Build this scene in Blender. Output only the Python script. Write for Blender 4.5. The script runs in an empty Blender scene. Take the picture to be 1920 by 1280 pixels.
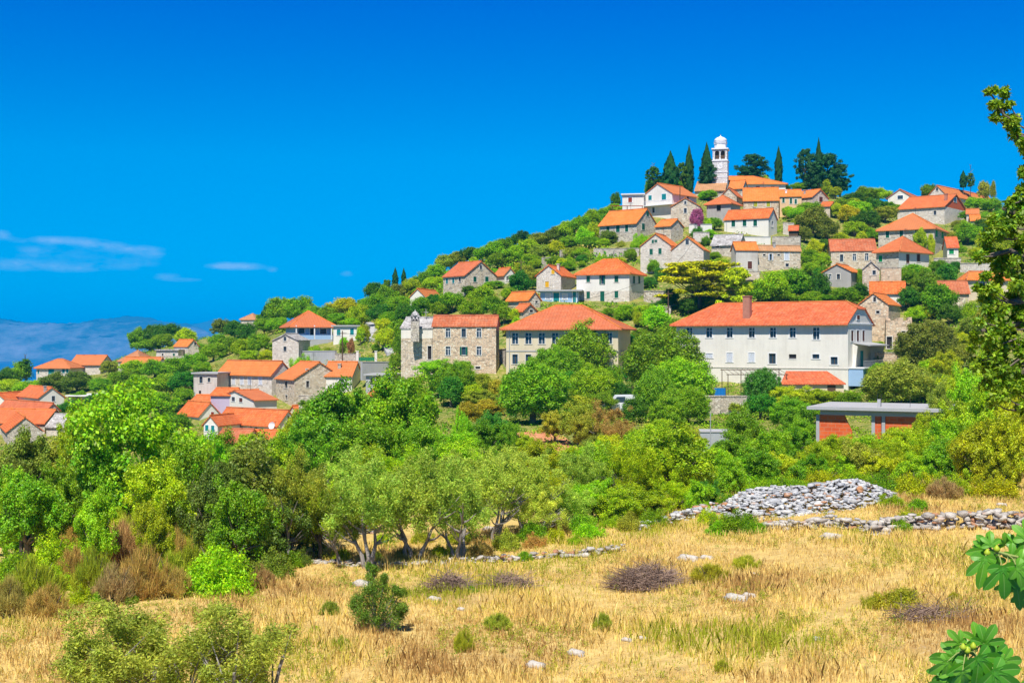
import bpy, math, random
import numpy as np
from mathutils import Vector, Matrix
R = math.radians
SC = bpy.context.scene
COL = SC.collection

# ------------------------------------------------------------ camera, sky, sun, exposure
FPX, CX, CY = 2400.0, 960.0, 640.0
cam_d = bpy.data.cameras.new('camera'); cam_d.sensor_width = 36.0; cam_d.lens = 45.0
cam_d.clip_start = 0.1; cam_d.clip_end = 60000
cam = bpy.data.objects.new('camera', cam_d); COL.objects.link(cam)
cam.location = (0, 0, 0); cam.rotation_euler = (R(90), 0, 0)
SC.camera = cam
SUN_EL = R(57)
SX, SY = -0.22, -0.975            # horizontal direction towards the sun
sun_d = bpy.data.lights.new('sun', 'SUN'); sun_d.energy = 5.0; sun_d.angle = R(0.55); sun_d.color = (1.0, 0.95, 0.86)
sun = bpy.data.objects.new('sun', sun_d); COL.objects.link(sun)
sdir = Vector((SX * math.cos(SUN_EL), SY * math.cos(SUN_EL), math.sin(SUN_EL)))
sun.rotation_euler = sdir.to_track_quat('Z', 'Y').to_euler()
sun.location = (0, -20, 60)
SC.view_settings.view_transform = 'Standard'; SC.view_settings.look = 'None'
SC.view_settings.exposure = 0.38; SC.view_settings.gamma = 1.0
SC.cycles.max_bounces = 6; SC.cycles.diffuse_bounces = 3; SC.cycles.transmission_bounces = 3
SC.cycles.transparent_max_bounces = 6; SC.cycles.volume_bounces = 1
W = bpy.data.worlds.new('World'); SC.world = W; W.use_nodes = True
nt = W.node_tree; nt.nodes.clear()
def N(t, kind, **kw):
    n = t.nodes.new(kind)
    for k, v in kw.items():
        if hasattr(n, k) and not isinstance(v, tuple): setattr(n, k, v)
    return n
sky = N(nt, 'ShaderNodeTexSky'); sky.sky_type = 'NISHITA'; sky.sun_disc = False
sky.sun_elevation = SUN_EL; sky.sun_rotation = math.atan2(SX, SY)
sky.altitude = 600; sky.air_density = 1.0; sky.dust_density = 0.25; sky.ozone_density = 6.0
# the photograph's air is a deep clear azure: the Nishita brightness keeps its own falloff, its colour is pulled to azure
bw = N(nt, 'ShaderNodeRGBToBW'); nt.links.new(sky.outputs[0], bw.inputs[0])
tc = N(nt, 'ShaderNodeTexCoord')
sep = N(nt, 'ShaderNodeSeparateXYZ'); nt.links.new(tc.outputs['Generated'], sep.inputs[0])
tr = N(nt, 'ShaderNodeValToRGB'); nt.links.new(sep.outputs[2], tr.inputs[0]); cr_ = tr.color_ramp
SKYR = [(0.0, .54, 1.08), (.042, .60, 1.25), (.14, .71, 1.88), (.258, .46, 2.3), (.36, .34, 1.7), (.6, .17, 1.0), (1.0, .12, .8)]
for _ in range(5): cr_.elements.new(.5)
for e_, (z_, g_, b_) in zip(cr_.elements, SKYR): e_.position = z_
for e_, (z_, g_, b_) in zip(cr_.elements, SKYR): e_.color = (.0, g_, b_, 1)
vm = N(nt, 'ShaderNodeVectorMath'); vm.operation = 'SCALE'; nt.links.new(tr.outputs[0], vm.inputs[0]); nt.links.new(bw.outputs[0], vm.inputs[3])
hs = N(nt, 'ShaderNodeMix'); hs.data_type = 'RGBA'; hs.inputs[0].default_value = 1.0
nt.links.new(sky.outputs[0], hs.inputs[6]); nt.links.new(vm.outputs[0], hs.inputs[7])
SKYC = hs.outputs[2]
# thin far clouds low over the sea, laid out by compass direction and height in the sky
def wmath(op, a, b=None, c=None):
    n = nt.nodes.new('ShaderNodeMath'); n.operation = op
    for i, v in enumerate((a, b, c)):
        if v is None: continue
        if isinstance(v, (int, float)): n.inputs[i].default_value = v
        else: nt.links.new(v, n.inputs[i])
    return n.outputs[0]
az = wmath('ARCTAN2', sep.outputs[0], sep.outputs[1]); el = wmath('ARCSINE', sep.outputs[2])
cxyz = N(nt, 'ShaderNodeCombineXYZ')
nt.links.new(wmath('MULTIPLY', az, 60.0), cxyz.inputs[0]); nt.links.new(wmath('MULTIPLY', el, 150.0), cxyz.inputs[1])
cn = N(nt, 'ShaderNodeTexNoise'); cn.inputs['Scale'].default_value = 1.0; cn.inputs['Detail'].default_value = 6; cn.inputs['Roughness'].default_value = 0.6
nt.links.new(cxyz.outputs[0], cn.inputs['Vector'])
tot = None
def blob(px, py, wx, wy, s):
    a = math.atan2(px - CX, FPX); e = math.atan2(CY - py, FPX)
    dx = wmath('DIVIDE', wmath('SUBTRACT', az, a), wx / FPX); dy = wmath('DIVIDE', wmath('SUBTRACT', el, e), wy / FPX)
    d = wmath('ADD', wmath('MULTIPLY', dx, dx), wmath('MULTIPLY', dy, dy))
    return wmath('MULTIPLY', wmath('POWER', 2.718, wmath('MULTIPLY', d, -1.0)), s)
for b in ((115, 462, 62, 6, .9), (190, 468, 30, 5, .8), (250, 474, 40, 6, 1.0), (285, 484, 26, 6, .6), (443, 502, 40, 6.5, 1.1), (415, 503, 20, 4, .7), (22, 506, 36, 9, .75), (130, 508, 60, 8, .7), (315, 524, 22, 7, .6), (2, 454, 14, 7, .7), (650, 514, 12, 7, .45), (512, 508, 10, 5, .5), (350, 528, 30, 4, .35), (60, 484, 22, 8, .5), (250, 500, 50, 12, .3), (120, 485, 110, 22, .2)):
    o_ = blob(*b); tot = o_ if tot is None else wmath('ADD', tot, o_)
cm = wmath('MULTIPLY', tot, wmath('MULTIPLY_ADD', cn.outputs[0], 3.0, -.6))
mp = N(nt, 'ShaderNodeMapRange'); mp.inputs['From Min'].default_value = 0.12; mp.inputs['From Max'].default_value = 1.1; mp.inputs['To Max'].default_value = .38
nt.links.new(cm, mp.inputs['Value'])
mixc = N(nt, 'ShaderNodeMix'); mixc.data_type = 'RGBA'
nt.links.new(mp.outputs[0], mixc.inputs[0]); nt.links.new(SKYC, mixc.inputs[6])
mixc.inputs[7].default_value = (5.6, 6.9, 9.5, 1)
bg = N(nt, 'ShaderNodeBackground'); bg.inputs['Strength'].default_value = 0.09
nt.links.new(mixc.outputs[2], bg.inputs['Color'])
ow = N(nt, 'ShaderNodeOutputWorld'); nt.links.new(bg.outputs[0], ow.inputs['Surface'])

# ------------------------------------------------------------ helpers
def px2w(px, py, Y): return Vector(((px - CX) / FPX * Y, Y, (CY - py) / FPX * Y))
def w2px(p): return (CX + p[0] / p[1] * FPX, CY - p[2] / p[1] * FPX)

MATS = {}
def material(name):
    m = bpy.data.materials.new(name); m.use_nodes = True; t = m.node_tree
    b = t.nodes['Principled BSDF']; MATS[name] = m
    b.inputs['Specular IOR Level'].default_value = 0.2
    return m, t, b
class G:
    """small node-graph helper"""
    def __init__(s, t): s.t = t
    def n(s, kind, ins=None, **kw):
        n = s.t.nodes.new(kind)
        for k, v in kw.items(): setattr(n, k, v)
        for k, v in (ins or {}).items():
            if hasattr(v, 'is_output') or isinstance(v, bpy.types.NodeSocket): s.t.links.new(v, n.inputs[k])
            else: n.inputs[k].default_value = v
        return n
    def m(s, op, a, b=0.0, c=0.0): return s.n('ShaderNodeMath', {0: a, 1: b, 2: c}, operation=op).outputs[0]
    def mix(s, f, a, b, bt='MIX'):
        c = lambda v: v if isinstance(v, bpy.types.NodeSocket) else (v[0], v[1], v[2], 1)
        return s.n('ShaderNodeMix', {0: f, 6: c(a), 7: c(b)}, data_type='RGBA', blend_type=bt).outputs[2]
    def noise(s, vec, scale, detail=3.0, rough=.55): return s.n('ShaderNodeTexNoise', {'Vector': vec, 'Scale': scale, 'Detail': detail, 'Roughness': rough}).outputs[0]
    def ramp(s, f, lo, hi, a=0.0, b=1.0): return s.n('ShaderNodeMapRange', {0: f, 1: lo, 2: hi, 3: a, 4: b}).outputs[0]
    def map(s, vec, sc): return s.n('ShaderNodeMapping', {'Vector': vec, 'Scale': sc}).outputs[0]

def plaster(name, col, dirt=(.45, .4, .33), amt=.35, dirtscale=.35):
    m, t, b = material(name); g = G(t)
    tc = g.n('ShaderNodeTexCoord'); uv = tc.outputs['UV']; oi = g.n('ShaderNodeObjectInfo').outputs['Random']
    add = g.n('ShaderNodeVectorMath', {0: uv, 1: g.n('ShaderNodeCombineXYZ', {0: g.m('MULTIPLY', oi, 37.), 1: g.m('MULTIPLY', oi, 11.)}).outputs[0]}, operation='ADD').outputs[0]
    n1 = g.noise(add, dirtscale, 5, .65); n2 = g.noise(g.map(add, (2.6, .16, 1)), 1.0, 5, .7); n3 = g.noise(add, 9, 2)
    f = g.ramp(g.m('ADD', g.m('MULTIPLY', n1, .6), g.m('MULTIPLY', n2, .5)), .5, .8, 0, amt)
    c = g.mix(f, col, dirt); c = g.mix(g.ramp(n3, .3, .7, 0, .16), c, tuple(x * .72 for x in col))
    t.links.new(c, b.inputs['Base Color']); b.inputs['Roughness'].default_value = .9
    bp = g.n('ShaderNodeBump', {'Height': n3, 'Strength': .25, 'Distance': .05}); t.links.new(bp.outputs[0], b.inputs['Normal'])
    return m
def stone(name, c1, c2, c3, mortar=(.5, .45, .37), sc=2.6, gap=.035, dark=.5):
    m, t, b = material(name); g = G(t)
    tc = g.n('ShaderNodeTexCoord'); uv = tc.outputs['UV']
    w = g.n('ShaderNodeTexNoise', {'Vector': uv, 'Scale': 1.7, 'Detail': 2.0}).outputs[1]
    v = g.n('ShaderNodeVectorMath', {0: uv, 1: g.n('ShaderNodeVectorMath', {0: w, 3: .18}, operation='SCALE').outputs[0]}, operation='ADD').outputs[0]
    v = g.map(v, (1, 1.65, 1))
    a = g.n('ShaderNodeTexVoronoi', {'Vector': v, 'Scale': sc, 'Randomness': .85}, voronoi_dimensions='2D')
    e = g.n('ShaderNodeTexVoronoi', {'Vector': v, 'Scale': sc, 'Randomness': .85}, voronoi_dimensions='2D', feature='DISTANCE_TO_EDGE')
    rnd = g.n('ShaderNodeSeparateColor', {0: a.outputs['Color']})
    c = g.mix(rnd.outputs[0], c1, c2); c = g.mix(g.ramp(rnd.outputs[1], .6, .95), c, c3)
    c = g.mix(g.ramp(rnd.outputs[2], .78, .9, 0, dark), c, (.12, .1, .08))
    big = g.noise(uv, .3, 4); c = g.mix(g.ramp(big, .45, .75, 0, .45), c, c2)
    c = g.mix(g.ramp(e.outputs['Distance'], gap, gap * 2.4, .8, 0), c, mortar)
    t.links.new(c, b.inputs['Base Color']); b.inputs['Roughness'].default_value = .92
    bp = g.n('ShaderNodeBump', {'Height': g.ramp(e.outputs['Distance'], 0, .12), 'Strength': .7, 'Distance': .08}); t.links.new(bp.outputs[0], b.inputs['Normal'])
    return m
def rooftile(name, base, light, old=.0, lichen=(.35, .3, .22)):
    m, t, b = material(name); g = G(t)
    tc = g.n('ShaderNodeTexCoord'); uv = tc.outputs['UV']
    s = g.n('ShaderNodeSeparateXYZ', {0: uv}); u, v = s.outputs[0], s.outputs[1]
    cu = g.m('MULTIPLY', u, 4.2); cv = g.m('MULTIPLY', v, 2.8)
    cell = g.n('ShaderNodeCombineXYZ', {0: g.m('FLOOR', cu), 1: g.m('FLOOR', cv)}).outputs[0]
    wn = g.n('ShaderNodeTexWhiteNoise', {'Vector': cell}, noise_dimensions='2D')
    oi = g.n('ShaderNodeObjectInfo').outputs['Random']
    big = g.noise(g.n('ShaderNodeVectorMath', {0: uv, 1: g.n('ShaderNodeCombineXYZ', {0: g.m('MULTIPLY', oi, 53.)}).outputs[0]}, operation='ADD').outputs[0], .45, 5, .7)
    c = g.mix(wn.outputs[0], base, light)
    c = g.mix(g.ramp(big, .42, .6, 0, .34 + old * .5), c, tuple(x * .6 for x in base))
    c = g.mix(g.ramp(g.noise(uv, 1.3, 4, .7), .52, .72, 0, .12 + old), c, lichen)
    c = g.mix(g.ramp(g.m('FRACT', g.m('MULTIPLY', oi, 17.3)), .3, 1, 0, .7), c, (.52, .19, .09))
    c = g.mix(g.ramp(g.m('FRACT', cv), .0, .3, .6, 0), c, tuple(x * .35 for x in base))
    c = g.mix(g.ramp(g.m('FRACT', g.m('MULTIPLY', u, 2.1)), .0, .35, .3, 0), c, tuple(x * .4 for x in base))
    t.links.new(c, b.inputs['Base Color']); b.inputs['Roughness'].default_value = .8
    hgt = g.m('ADD', g.m('ABSOLUTE', g.m('SINE', g.m('MULTIPLY', u, 4.2 * math.pi))), g.m('MULTIPLY', g.m('FRACT', cv), .5))
    bp = g.n('ShaderNodeBump', {'Height': hgt, 'Strength': .8, 'Distance': .06}); t.links.new(bp.outputs[0], b.inputs['Normal'])
    return m
def flat(name, col, rough=.7, var=.25, scale=3.0, spec=.3, metal=0.0):
    m, t, b = material(name); g = G(t)
    tc = g.n('ShaderNodeTexCoord'); n1 = g.noise(tc.outputs['Object'], scale, 4, .6)
    c = g.mix(g.ramp(n1, .3, .75, 0, var), col, tuple(x * .45 for x in col))
    t.links.new(c, b.inputs['Base Color']); b.inputs['Roughness'].default_value = rough
    b.inputs['Specular IOR Level'].default_value = spec; b.inputs['Metallic'].default_value = metal
    return m

plaster('white', (.80, .76, .68), (.42, .38, .32), .42); plaster('cream', (.72, .60, .42), (.4, .31, .2), .5); plaster('school_cream', (.70, .60, .42), (.36, .3, .2), .55)
plaster('grey_plaster', (.42, .40, .38), (.22, .2, .18), .6); plaster('concrete', (.44, .44, .45), (.25, .25, .24), .5); plaster('pale_blue', (.33, .5, .72), (.25, .3, .38), .3)
plaster('old_white', (.62, .58, .52), (.3, .25, .2), .8); plaster('peach', (.78, .52, .30), (.5, .33, .2), .3); plaster('lilac', (.50, .42, .55), (.3, .25, .33), .3)  # the violet grey plaster is a white wall with shade put into its colour
stone('stone', (.72, .60, .45), (.58, .46, .33), (.80, .72, .6), (.6, .54, .45)); stone('stone_warm', (.76, .57, .39), (.62, .44, .29), (.82, .70, .52), (.6, .52, .42))
stone('stone_grey', (.64, .56, .46), (.50, .43, .35), (.74, .68, .58), (.56, .5, .42)); stone('stone_pale', (.76, .68, .58), (.64, .56, .48), (.82, .76, .68), (.66, .6, .52), dark=.3)
stone('stone_slab', (.50, .48, .47), (.38, .36, .35), (.62, .6, .58), (.3, .28, .27), 1.6, .03)
rooftile('tile', (.74, .145, .03), (.86, .24, .07), .16); rooftile('tile_red', (.68, .13, .045), (.80, .22, .09), .26); rooftile('tile_old', (.55, .13, .05), (.66, .23, .11), .38)
rooftile('tile_tan', (.60, .30, .13), (.66, .38, .2), .4, (.5, .38, .24)); rooftile('tile_light', (.85, .22, .035), (.88, .29, .07), .05)
flat('frame_stone', (.66, .62, .55), .85, .2); flat('frame_white', (.8, .8, .8), .6, .1); flat('shutter_green', (.008, .14, .085), .6, .3, 6)
flat('shutter_bright', (.01, .33, .10), .6, .2); flat('shutter_teal', (.01, .28, .30), .6, .2); flat('shutter_brown', (.16, .05, .03), .7, .3); flat('shutter_red', (.36, .05, .02), .7, .3)
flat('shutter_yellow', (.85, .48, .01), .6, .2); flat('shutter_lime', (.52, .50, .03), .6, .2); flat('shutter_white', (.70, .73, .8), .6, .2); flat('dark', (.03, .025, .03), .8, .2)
flat('wood', (.12, .07, .04), .8, .4); flat('iron', (.05, .05, .055), .6, .3, 3, .4); flat('gate_green', (.01, .22, .09), .6, .3); flat('tarp_blue', (.02, .22, .62), .5, .3, 2); flat('wire', (.02, .02, .02), .6, .1)
flat('dome_white', (.82, .82, .84), .7, .12, 1.2); flat('render_terra', (.62, .12, .04), .85, .2); flat('metal_sheet', (.55, .57, .6), .45, .3, 1.5, .4, .4); flat('brickwork', (.5, .22, .15), .9, .5, 2)
def glass_mat():
    m, t, b = material('glass'); b.inputs['Base Color'].default_value = (.035, .06, .09, 1); b.inputs['Roughness'].default_value = .12; b.inputs['Specular IOR Level'].default_value = .5
glass_mat()
def brick_mat():
    m, t, b = material('hollow_brick'); g = G(t); tc = g.n('ShaderNodeTexCoord')
    br = g.n('ShaderNodeTexBrick', {'Vector': tc.outputs['UV'], 'Color1': (.74, .13, .03, 1), 'Color2': (.62, .10, .03, 1), 'Mortar': (.55, .22, .12, 1), 'Scale': 1.0, 'Mortar Size': .016, 'Brick Width': .5, 'Row Height': .25})
    n1 = g.noise(tc.outputs['UV'], 1.1, 4); c = g.mix(g.ramp(n1, .45, .8, 0, .4), br.outputs[0], (.75, .28, .14))
    t.links.new(c, b.inputs['Base Color']); b.inputs['Roughness'].default_value = .9
    bp = g.n('ShaderNodeBump', {'Height': br.outputs[1], 'Strength': -.6, 'Distance': .03}); t.links.new(bp.outputs[0], b.inputs['Normal'])
brick_mat()

class MB:
    """collects faces (with uv in metres) and links them as one mesh object"""
    def __init__(s): s.v = []; s.f = []; s.uv = []; s.mi = []
    def face(s, pts, uv=None, mi=0):
        i = len(s.v); s.v += [tuple(p) for p in pts]; s.f.append(tuple(range(i, i + len(pts))))
        if uv is None:
            p0 = Vector(pts[0]); e = (Vector(pts[1]) - p0); e = e.normalized() if e.length else Vector((1, 0, 0))
            nn = e.cross(Vector(pts[-1]) - p0); w = nn.cross(e); w = w.normalized() if w.length else Vector((0, 0, 1))
            uv = [((Vector(p) - p0).dot(e), (Vector(p) - p0).dot(w)) for p in pts]
        s.uv += uv; s.mi.append(mi)
    def prism(s, poly, down, mi=0):
        """slab: polygon (ccw seen from its outside) and its copy shifted by vector down"""
        d = Vector(down); top = [Vector(p) for p in poly]; bot = [p + d for p in top]
        s.face(top, None, mi); s.face(list(reversed(bot)), None, mi)
        for i in range(len(top)):
            j = (i + 1) % len(top); s.face([top[i], bot[i], bot[j], top[j]], None, mi)
    def box(s, o, ax, ay, az, mi=0):
        """box from corner o along three edge vectors"""
        o, ax, ay, az = map(Vector, (o, ax, ay, az))
        if ax.cross(ay).dot(az) < 0: ax, ay = ay, ax
        s.prism([o + az, o + az + ax, o + az + ax + ay, o + az + ay], -az, mi)
    def tube(s, path, rad, n=6, mi=0, cap=True):
        path = [Vector(p) for p in path]; rings = []
        for i, p in enumerate(path):
            d = (path[min(i + 1, len(path) - 1)] - path[max(i - 1, 0)]).normalized()
            a = d.cross(Vector((0.31, 0.9, 0.13))).normalized(); b = d.cross(a)
            r = rad[i] if hasattr(rad, '__len__') else rad
            rings.append([p + (a * math.cos(2 * math.pi * k / n) + b * math.sin(2 * math.pi * k / n)) * r for k in range(n)])
        for i in range(len(rings) - 1):
            for k in range(n):
                k2 = (k + 1) % n; s.face([rings[i][k], rings[i][k2], rings[i + 1][k2], rings[i + 1][k]], [(k / n, i), ((k + 1) / n, i), ((k + 1) / n, i + 1), (k / n, i + 1)], mi)
        if cap: s.face(rings[0][::-1], None, mi); s.face(rings[-1], None, mi)
    def lathe(s, prof, c=(0, 0, 0), n=24, mi=0):
        c = Vector(c)
        for i in range(len(prof) - 1):
            for k in range(n):
                a, b = 2 * math.pi * k / n, 2 * math.pi * (k + 1) / n
                q = lambda r, z, t: c + Vector((r * math.cos(t), r * math.sin(t), z))
                (r0, z0), (r1, z1) = prof[i], prof[i + 1]
                s.face([q(r0, z0, a), q(r0, z0, b), q(r1, z1, b), q(r1, z1, a)], [(a, z0), (b, z0), (b, z1), (a, z1)], mi)
    def build(s, name, mats, parent=None, off=None, smooth=False):
        me = bpy.data.meshes.new(name); off = Vector(off) if off is not None else Vector((0, 0, 0))
        idx = {}; vs = []; fs = []; uvs = []; mis = []; k = 0
        for f, mi in zip(s.f, s.mi):
            nf = []; nu = []
            for i in f:
                p = Vector(s.v[i]) - off; key = (round(p.x, 4), round(p.y, 4), round(p.z, 4))
                if key not in idx: idx[key] = len(vs); vs.append(tuple(p))
                if idx[key] not in nf: nf.append(idx[key]); nu.append(s.uv[k])
                k += 1
            if len(nf) > 2: fs.append(nf); uvs += nu; mis.append(mi)
        me.from_pydata(vs, [], fs); s.f = fs; s.mi = mis; s.uv = uvs
        uvl = me.uv_layers.new(name='UVMap'); uvl.data.foreach_set('uv', [c for p in uvs for c in p])
        for m in (mats if isinstance(mats, (list, tuple)) else [mats]): me.materials.append(MATS[m])
        me.polygons.foreach_set('material_index', s.mi)
        if smooth: me.polygons.foreach_set('use_smooth', [True] * len(s.f))
        o = bpy.data.objects.new(name, me); COL.objects.link(o)
        if parent is not None: o.parent = parent
        return o
def tag(o, label=None, cat=None, group=None, kind=None):
    if label: o['label'] = label
    if cat: o['category'] = cat
    if group: o['group'] = group
    if kind: o['kind'] = kind
    return o
def empty(name, loc, rz=0.0):
    o = bpy.data.objects.new(name, None); COL.objects.link(o); o.location = loc; o.rotation_euler = (0, 0, rz); o.empty_display_size = .5
    return o
def mesh_np(name, V, quads, mats, mi=None, uv=None, tri=False):
    """numpy vertices (n,3) and faces (m,4) or (m,3) -> mesh"""
    me = bpy.data.meshes.new(name); k = quads.shape[1]
    me.vertices.add(len(V)); me.vertices.foreach_set('co', V.astype(np.float32).ravel())
    me.loops.add(quads.size); me.loops.foreach_set('vertex_index', quads.astype(np.int32).ravel())
    me.polygons.add(len(quads)); me.polygons.foreach_set('loop_start', np.arange(0, quads.size, k, dtype=np.int32))
    for m in (mats if isinstance(mats, (list, tuple)) else [mats]): me.materials.append(MATS[m])
    if mi is not None: me.polygons.foreach_set('material_index', mi.astype(np.int32))
    me.update(calc_edges=True)
    return me
# ------------------------------------------------------------ the village: every house by its near corner, its two visible faces and its windows
# key: short phrase, label, near corner px, distance m, turn deg, left face end px, right face end px (or 'm' metres),
#      eave py, base py, ridge py, roof kind, wall, roof, windows (face, px, py, w, h, kind), extras
# window kinds: d dark, m dark with white bars, g green shut, t teal shut, b brown shut, r red shut, y yellow, l lime, w white shut,
#      G open green shutters, T open teal, o bare opening, k bright green;  capital D first = door
H = []
def h(short, label, kx, Y, phi, ax, bx, eave, base, ridge, roof, wall, rmat, wins=(), **kw):
    H.append(dict(short=short, label=label, kx=kx, Y=Y, phi=phi, ax=ax, bx=bx, eave=eave, base=base, ridge=ridge, roof=roof, wall=wall, rmat=rmat, wins=wins, **kw))
# --- front row
h('the long white building', 'long white two storey building with brick chimney and half hipped orange roof', 1590, 165, 57, 1268, 1635, 604, 742, 567, 'jA', 'white', 'tile_red',
  [('A', x, 623.5, 11, 18, 'm') for x in (1292.5, 1329.7, 1368, 1409.4, 1449.3, 1486.2)] + [('A', 1530.3, 625, 12, 22, 'm'), ('A', 1329.7, 666.6, 13, 8, 'w'), ('A', 1368, 670, 11, 17, 'w'), ('A', 1409, 670, 11, 17, 'w'), ('A', 1448, 672, 13, 19, 'd'), ('A', 1486, 668, 14, 8, 'o'), ('A', 1529.7, 668, 13, 8, 'd'), ('A', 1564, 676, 13, 14, 'd'),
   ('B', 1608.8, 594.7, 4.5, 8, 'b'), ('B', 1598, 629.5, 4.5, 20, 'b'), ('B', 1608.5, 629.5, 4.5, 20, 'b'), ('B', 1619, 629.5, 4.5, 20, 'b')], over=.72, cornice='frame_white', band=(692, 'frame_stone'), special='white_building', chim=[(1399, 597, 556, 1.0, 'brickwork')], deep=4)
h('the cream school-like building', 'large cream plastered building with broad hipped orange roof behind round trees', 1159, 180, 74, 949, 1182, 612, 735, 574.5, 'hA', 'school_cream', 'tile_red',
  [('A', 965.8 + 25.0 * i, 634.4, 11, 20, 'm') for i in (0, 1, 2, 3, 4, 5, 6)] + [('A', 1142, 634.4, 11, 20, 'm')] + [('A', 965.8 + 25 * i, 673.2, 10, 18, 'd') for i in range(7)], over=.75, cornice='concrete', band=(659, 'concrete'), deep=5, hipw=1.35)
h('the tall stone house', 'tall three storey rubble stone house with weathered red gable roof', 930, 185, 81, 811.5, 936, 611, 700, 581, 'gA', 'stone_warm', 'tile_old',
  [('A', 840, 624, 8, 16, 'm'), ('A', 869.5, 624, 8, 16, 'd'), ('A', 898, 624, 8, 16, 'm'), ('A', 840, 657.6, 8, 16, 'm'), ('A', 869.5, 657.6, 7, 15, 'G'), ('A', 898, 657.6, 8, 16, 'm'), ('A', 896, 689, 9, 4, 'o')], over=.15, deep=5)
h('the chapel with a belfry', 'small stone chapel with open stone belfry and pale slab gable roof', 811, 188, 80, 752, 'm7', 616, 700, 597, 'gA', 'stone', 'stone_slab',
  [('A', 805.6, 661, 7, 25, 'Do')], split=(634, 'white'), special='belfry', over=.1, deep=5)
# --- left group
h('the hip roofed porch house', 'pale house with pyramid orange roof and deep shaded porch', 552, 235, 18, 536, 622, 609, 640, 584.5, 'hB', 'pale_blue', 'tile',
  [('B', 565, 620, 12, 10, 'd'), ('B', 585.5, 624, 8, 17, 'Dd'), ('B', 606, 621, 12, 10, 'd')], over=1.1, special='porch', cornice='shutter_red')
h('the flat roofed white cottage', 'small white flat roofed cottage with teal shutters above the terrace', 675, 232, 82, 625, 'm6', 612, 645, 611, 'f', 'white', 'concrete',
  [('A', 635, 623, 7, 11, 't'), ('A', 660, 621.5, 7, 12, 't')])
h('the narrow stone gable house', 'narrow pale stone gable house with two windows one above the other', 560, 222, 80, 510.7, 'm6', 639, 682, 627, 'gB', 'stone_pale', 'stone_slab',
  [('A', 534.4, 635, 5, 8, 'd'), ('A', 534.4, 654, 5.5, 9, 'd')], over=.05)
h('the orange roofed white annex', 'low white house with orange roof and small dark chimney right of stone house', 660, 207, 78, 607, 'm5', 704, 728, 680, 'gA', 'white', 'tile_light', [('A', 640, 714, 9, 6, 'd')], chim=[(636, 698, 687, .5, 'stone_grey')])
h('the L shaped rubble stone house', 'rubble stone house with bright orange gable roof and dark narrow windows', 552, 205, 32, 517.6, 645, 711, 768, 680, 'gA', 'stone', 'tile_light',
  [('A', 536.4, 721, 5.5, 13, 'd'), ('A', 537, 745, 4, 9, 'd'), ('B', 577, 720, 5.5, 12, 'd'), ('B', 577, 694, 3, 4, 'd')], deep=4)
h('the house with white shutters', 'long two storey stone house with row of pale shutters and orange roof', 509.4, 212, 50, 408, 548, 702, 738, 678.5, 'gA', 'stone_pale', 'tile_light',
  [('A', x, 712, 6, 17, 'w') for x in (421, 437.7, 453.5, 468, 488)], over=.35, deep=3)
h('the flat roofed ruin', 'weathered grey flat roofed annex left of the white shuttered house', 407, 214, 80, 363, 'm5', 701, 744, 700, 'f', 'old_white', 'concrete',
  [('A', 377, 712, 6, 12, 'd'), ('A', 392, 712, 5, 8, 'd'), ('A', 375, 736, 4, 8, 'Do')])
h('the lilac gabled house', 'white gabled house with three small windows and orange L shaped roof', 475.6, 200, 40, 407, 519, 750.5, 775, 733, 'gB', 'white', 'tile',
  [('A', 423.7, 748.7, 5, 7, 'b'), ('A', 437.6, 748, 6, 8, 'd'), ('A', 452, 749.7, 5.5, 8, 'b')], over=.4)
h('the low roof behind it', 'low orange roof wing behind the white gabled house', 436, 206, 80, 395, 'm5', 741, 760, 729, 'gA', 'lilac', 'tile')
h('the house with a satellite dish', 'long low white house with orange roof and white satellite dish', 522, 188, 52, 408, 558, 796, 812, 770, 'gA', 'white', 'tile',
  [('A', 430, 804, 8, 5, 'd'), ('A', 450, 806, 5, 8, 'w'), ('A', 470, 805, 7, 10, 'd'), ('A', 480, 805, 6, 9, 'd'), ('B', 541, 784, 3, 9, 'd')], over=.4, special='dish')
h('the teal windowed annex', 'small white annex with teal windows at left of dish house', 408, 187, 70, 382, 'm6', 796, 815, 780, 'gB', 'white', 'tile', [('A', 388, 802, 6, 11, 't'), ('A', 399, 804, 6, 13, 't')])
h('the lowest orange roof', 'low house under broad orange roof just above the near trees', 512, 178, 80, 455, 'm8', 833, 850, 808, 'gA', 'white', 'tile')
h('the lowest red roof', 'low house under faded dark red roof beside the lowest orange roof', 455, 177, 80, 398, 'm8', 832, 850, 806, 'gA', 'old_white', 'tile_old')
h('the white gable with purple window', 'white gabled house with small purple window and orange roof at left', 374, 204, 42, 334, 414, 779, 800, 756, 'gA', 'white', 'tile', [('B', 398, 776, 5, 8, 'r')])
h('the tiny sagging roof', 'tiny sagging orange roof wedged under the grey ruin', 397, 211, 78, 357, 'm5', 754, 764, 742, 'gA', 'stone', 'tile')
h('the triangular outhouse', 'small stone outhouse with steep orange roof beside rubble house', 556, 200, 50, 543, 565, 772, 784, 752, 'gB', 'stone', 'tile')
h('the ruined colonnade house', 'low grey ruined building with slab roof and dark doorway between white pillars', 737, 196, 82, 686, 'm6', 704, 730, 699, 'f', 'concrete', 'concrete',
  [('A', 709.6, 716, 9, 22, 'Do'), ('A', 727, 715, 8, 14, 'o'), ('A', 697, 715, 5, 12, 'o')], deep=3)
h('the small red roof in the trees', 'small red roof showing between two leafy near trees', 716, 150, 78, 690, 'm6', 742, 752, 727, 'gA', 'old_white', 'tile_red')
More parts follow.
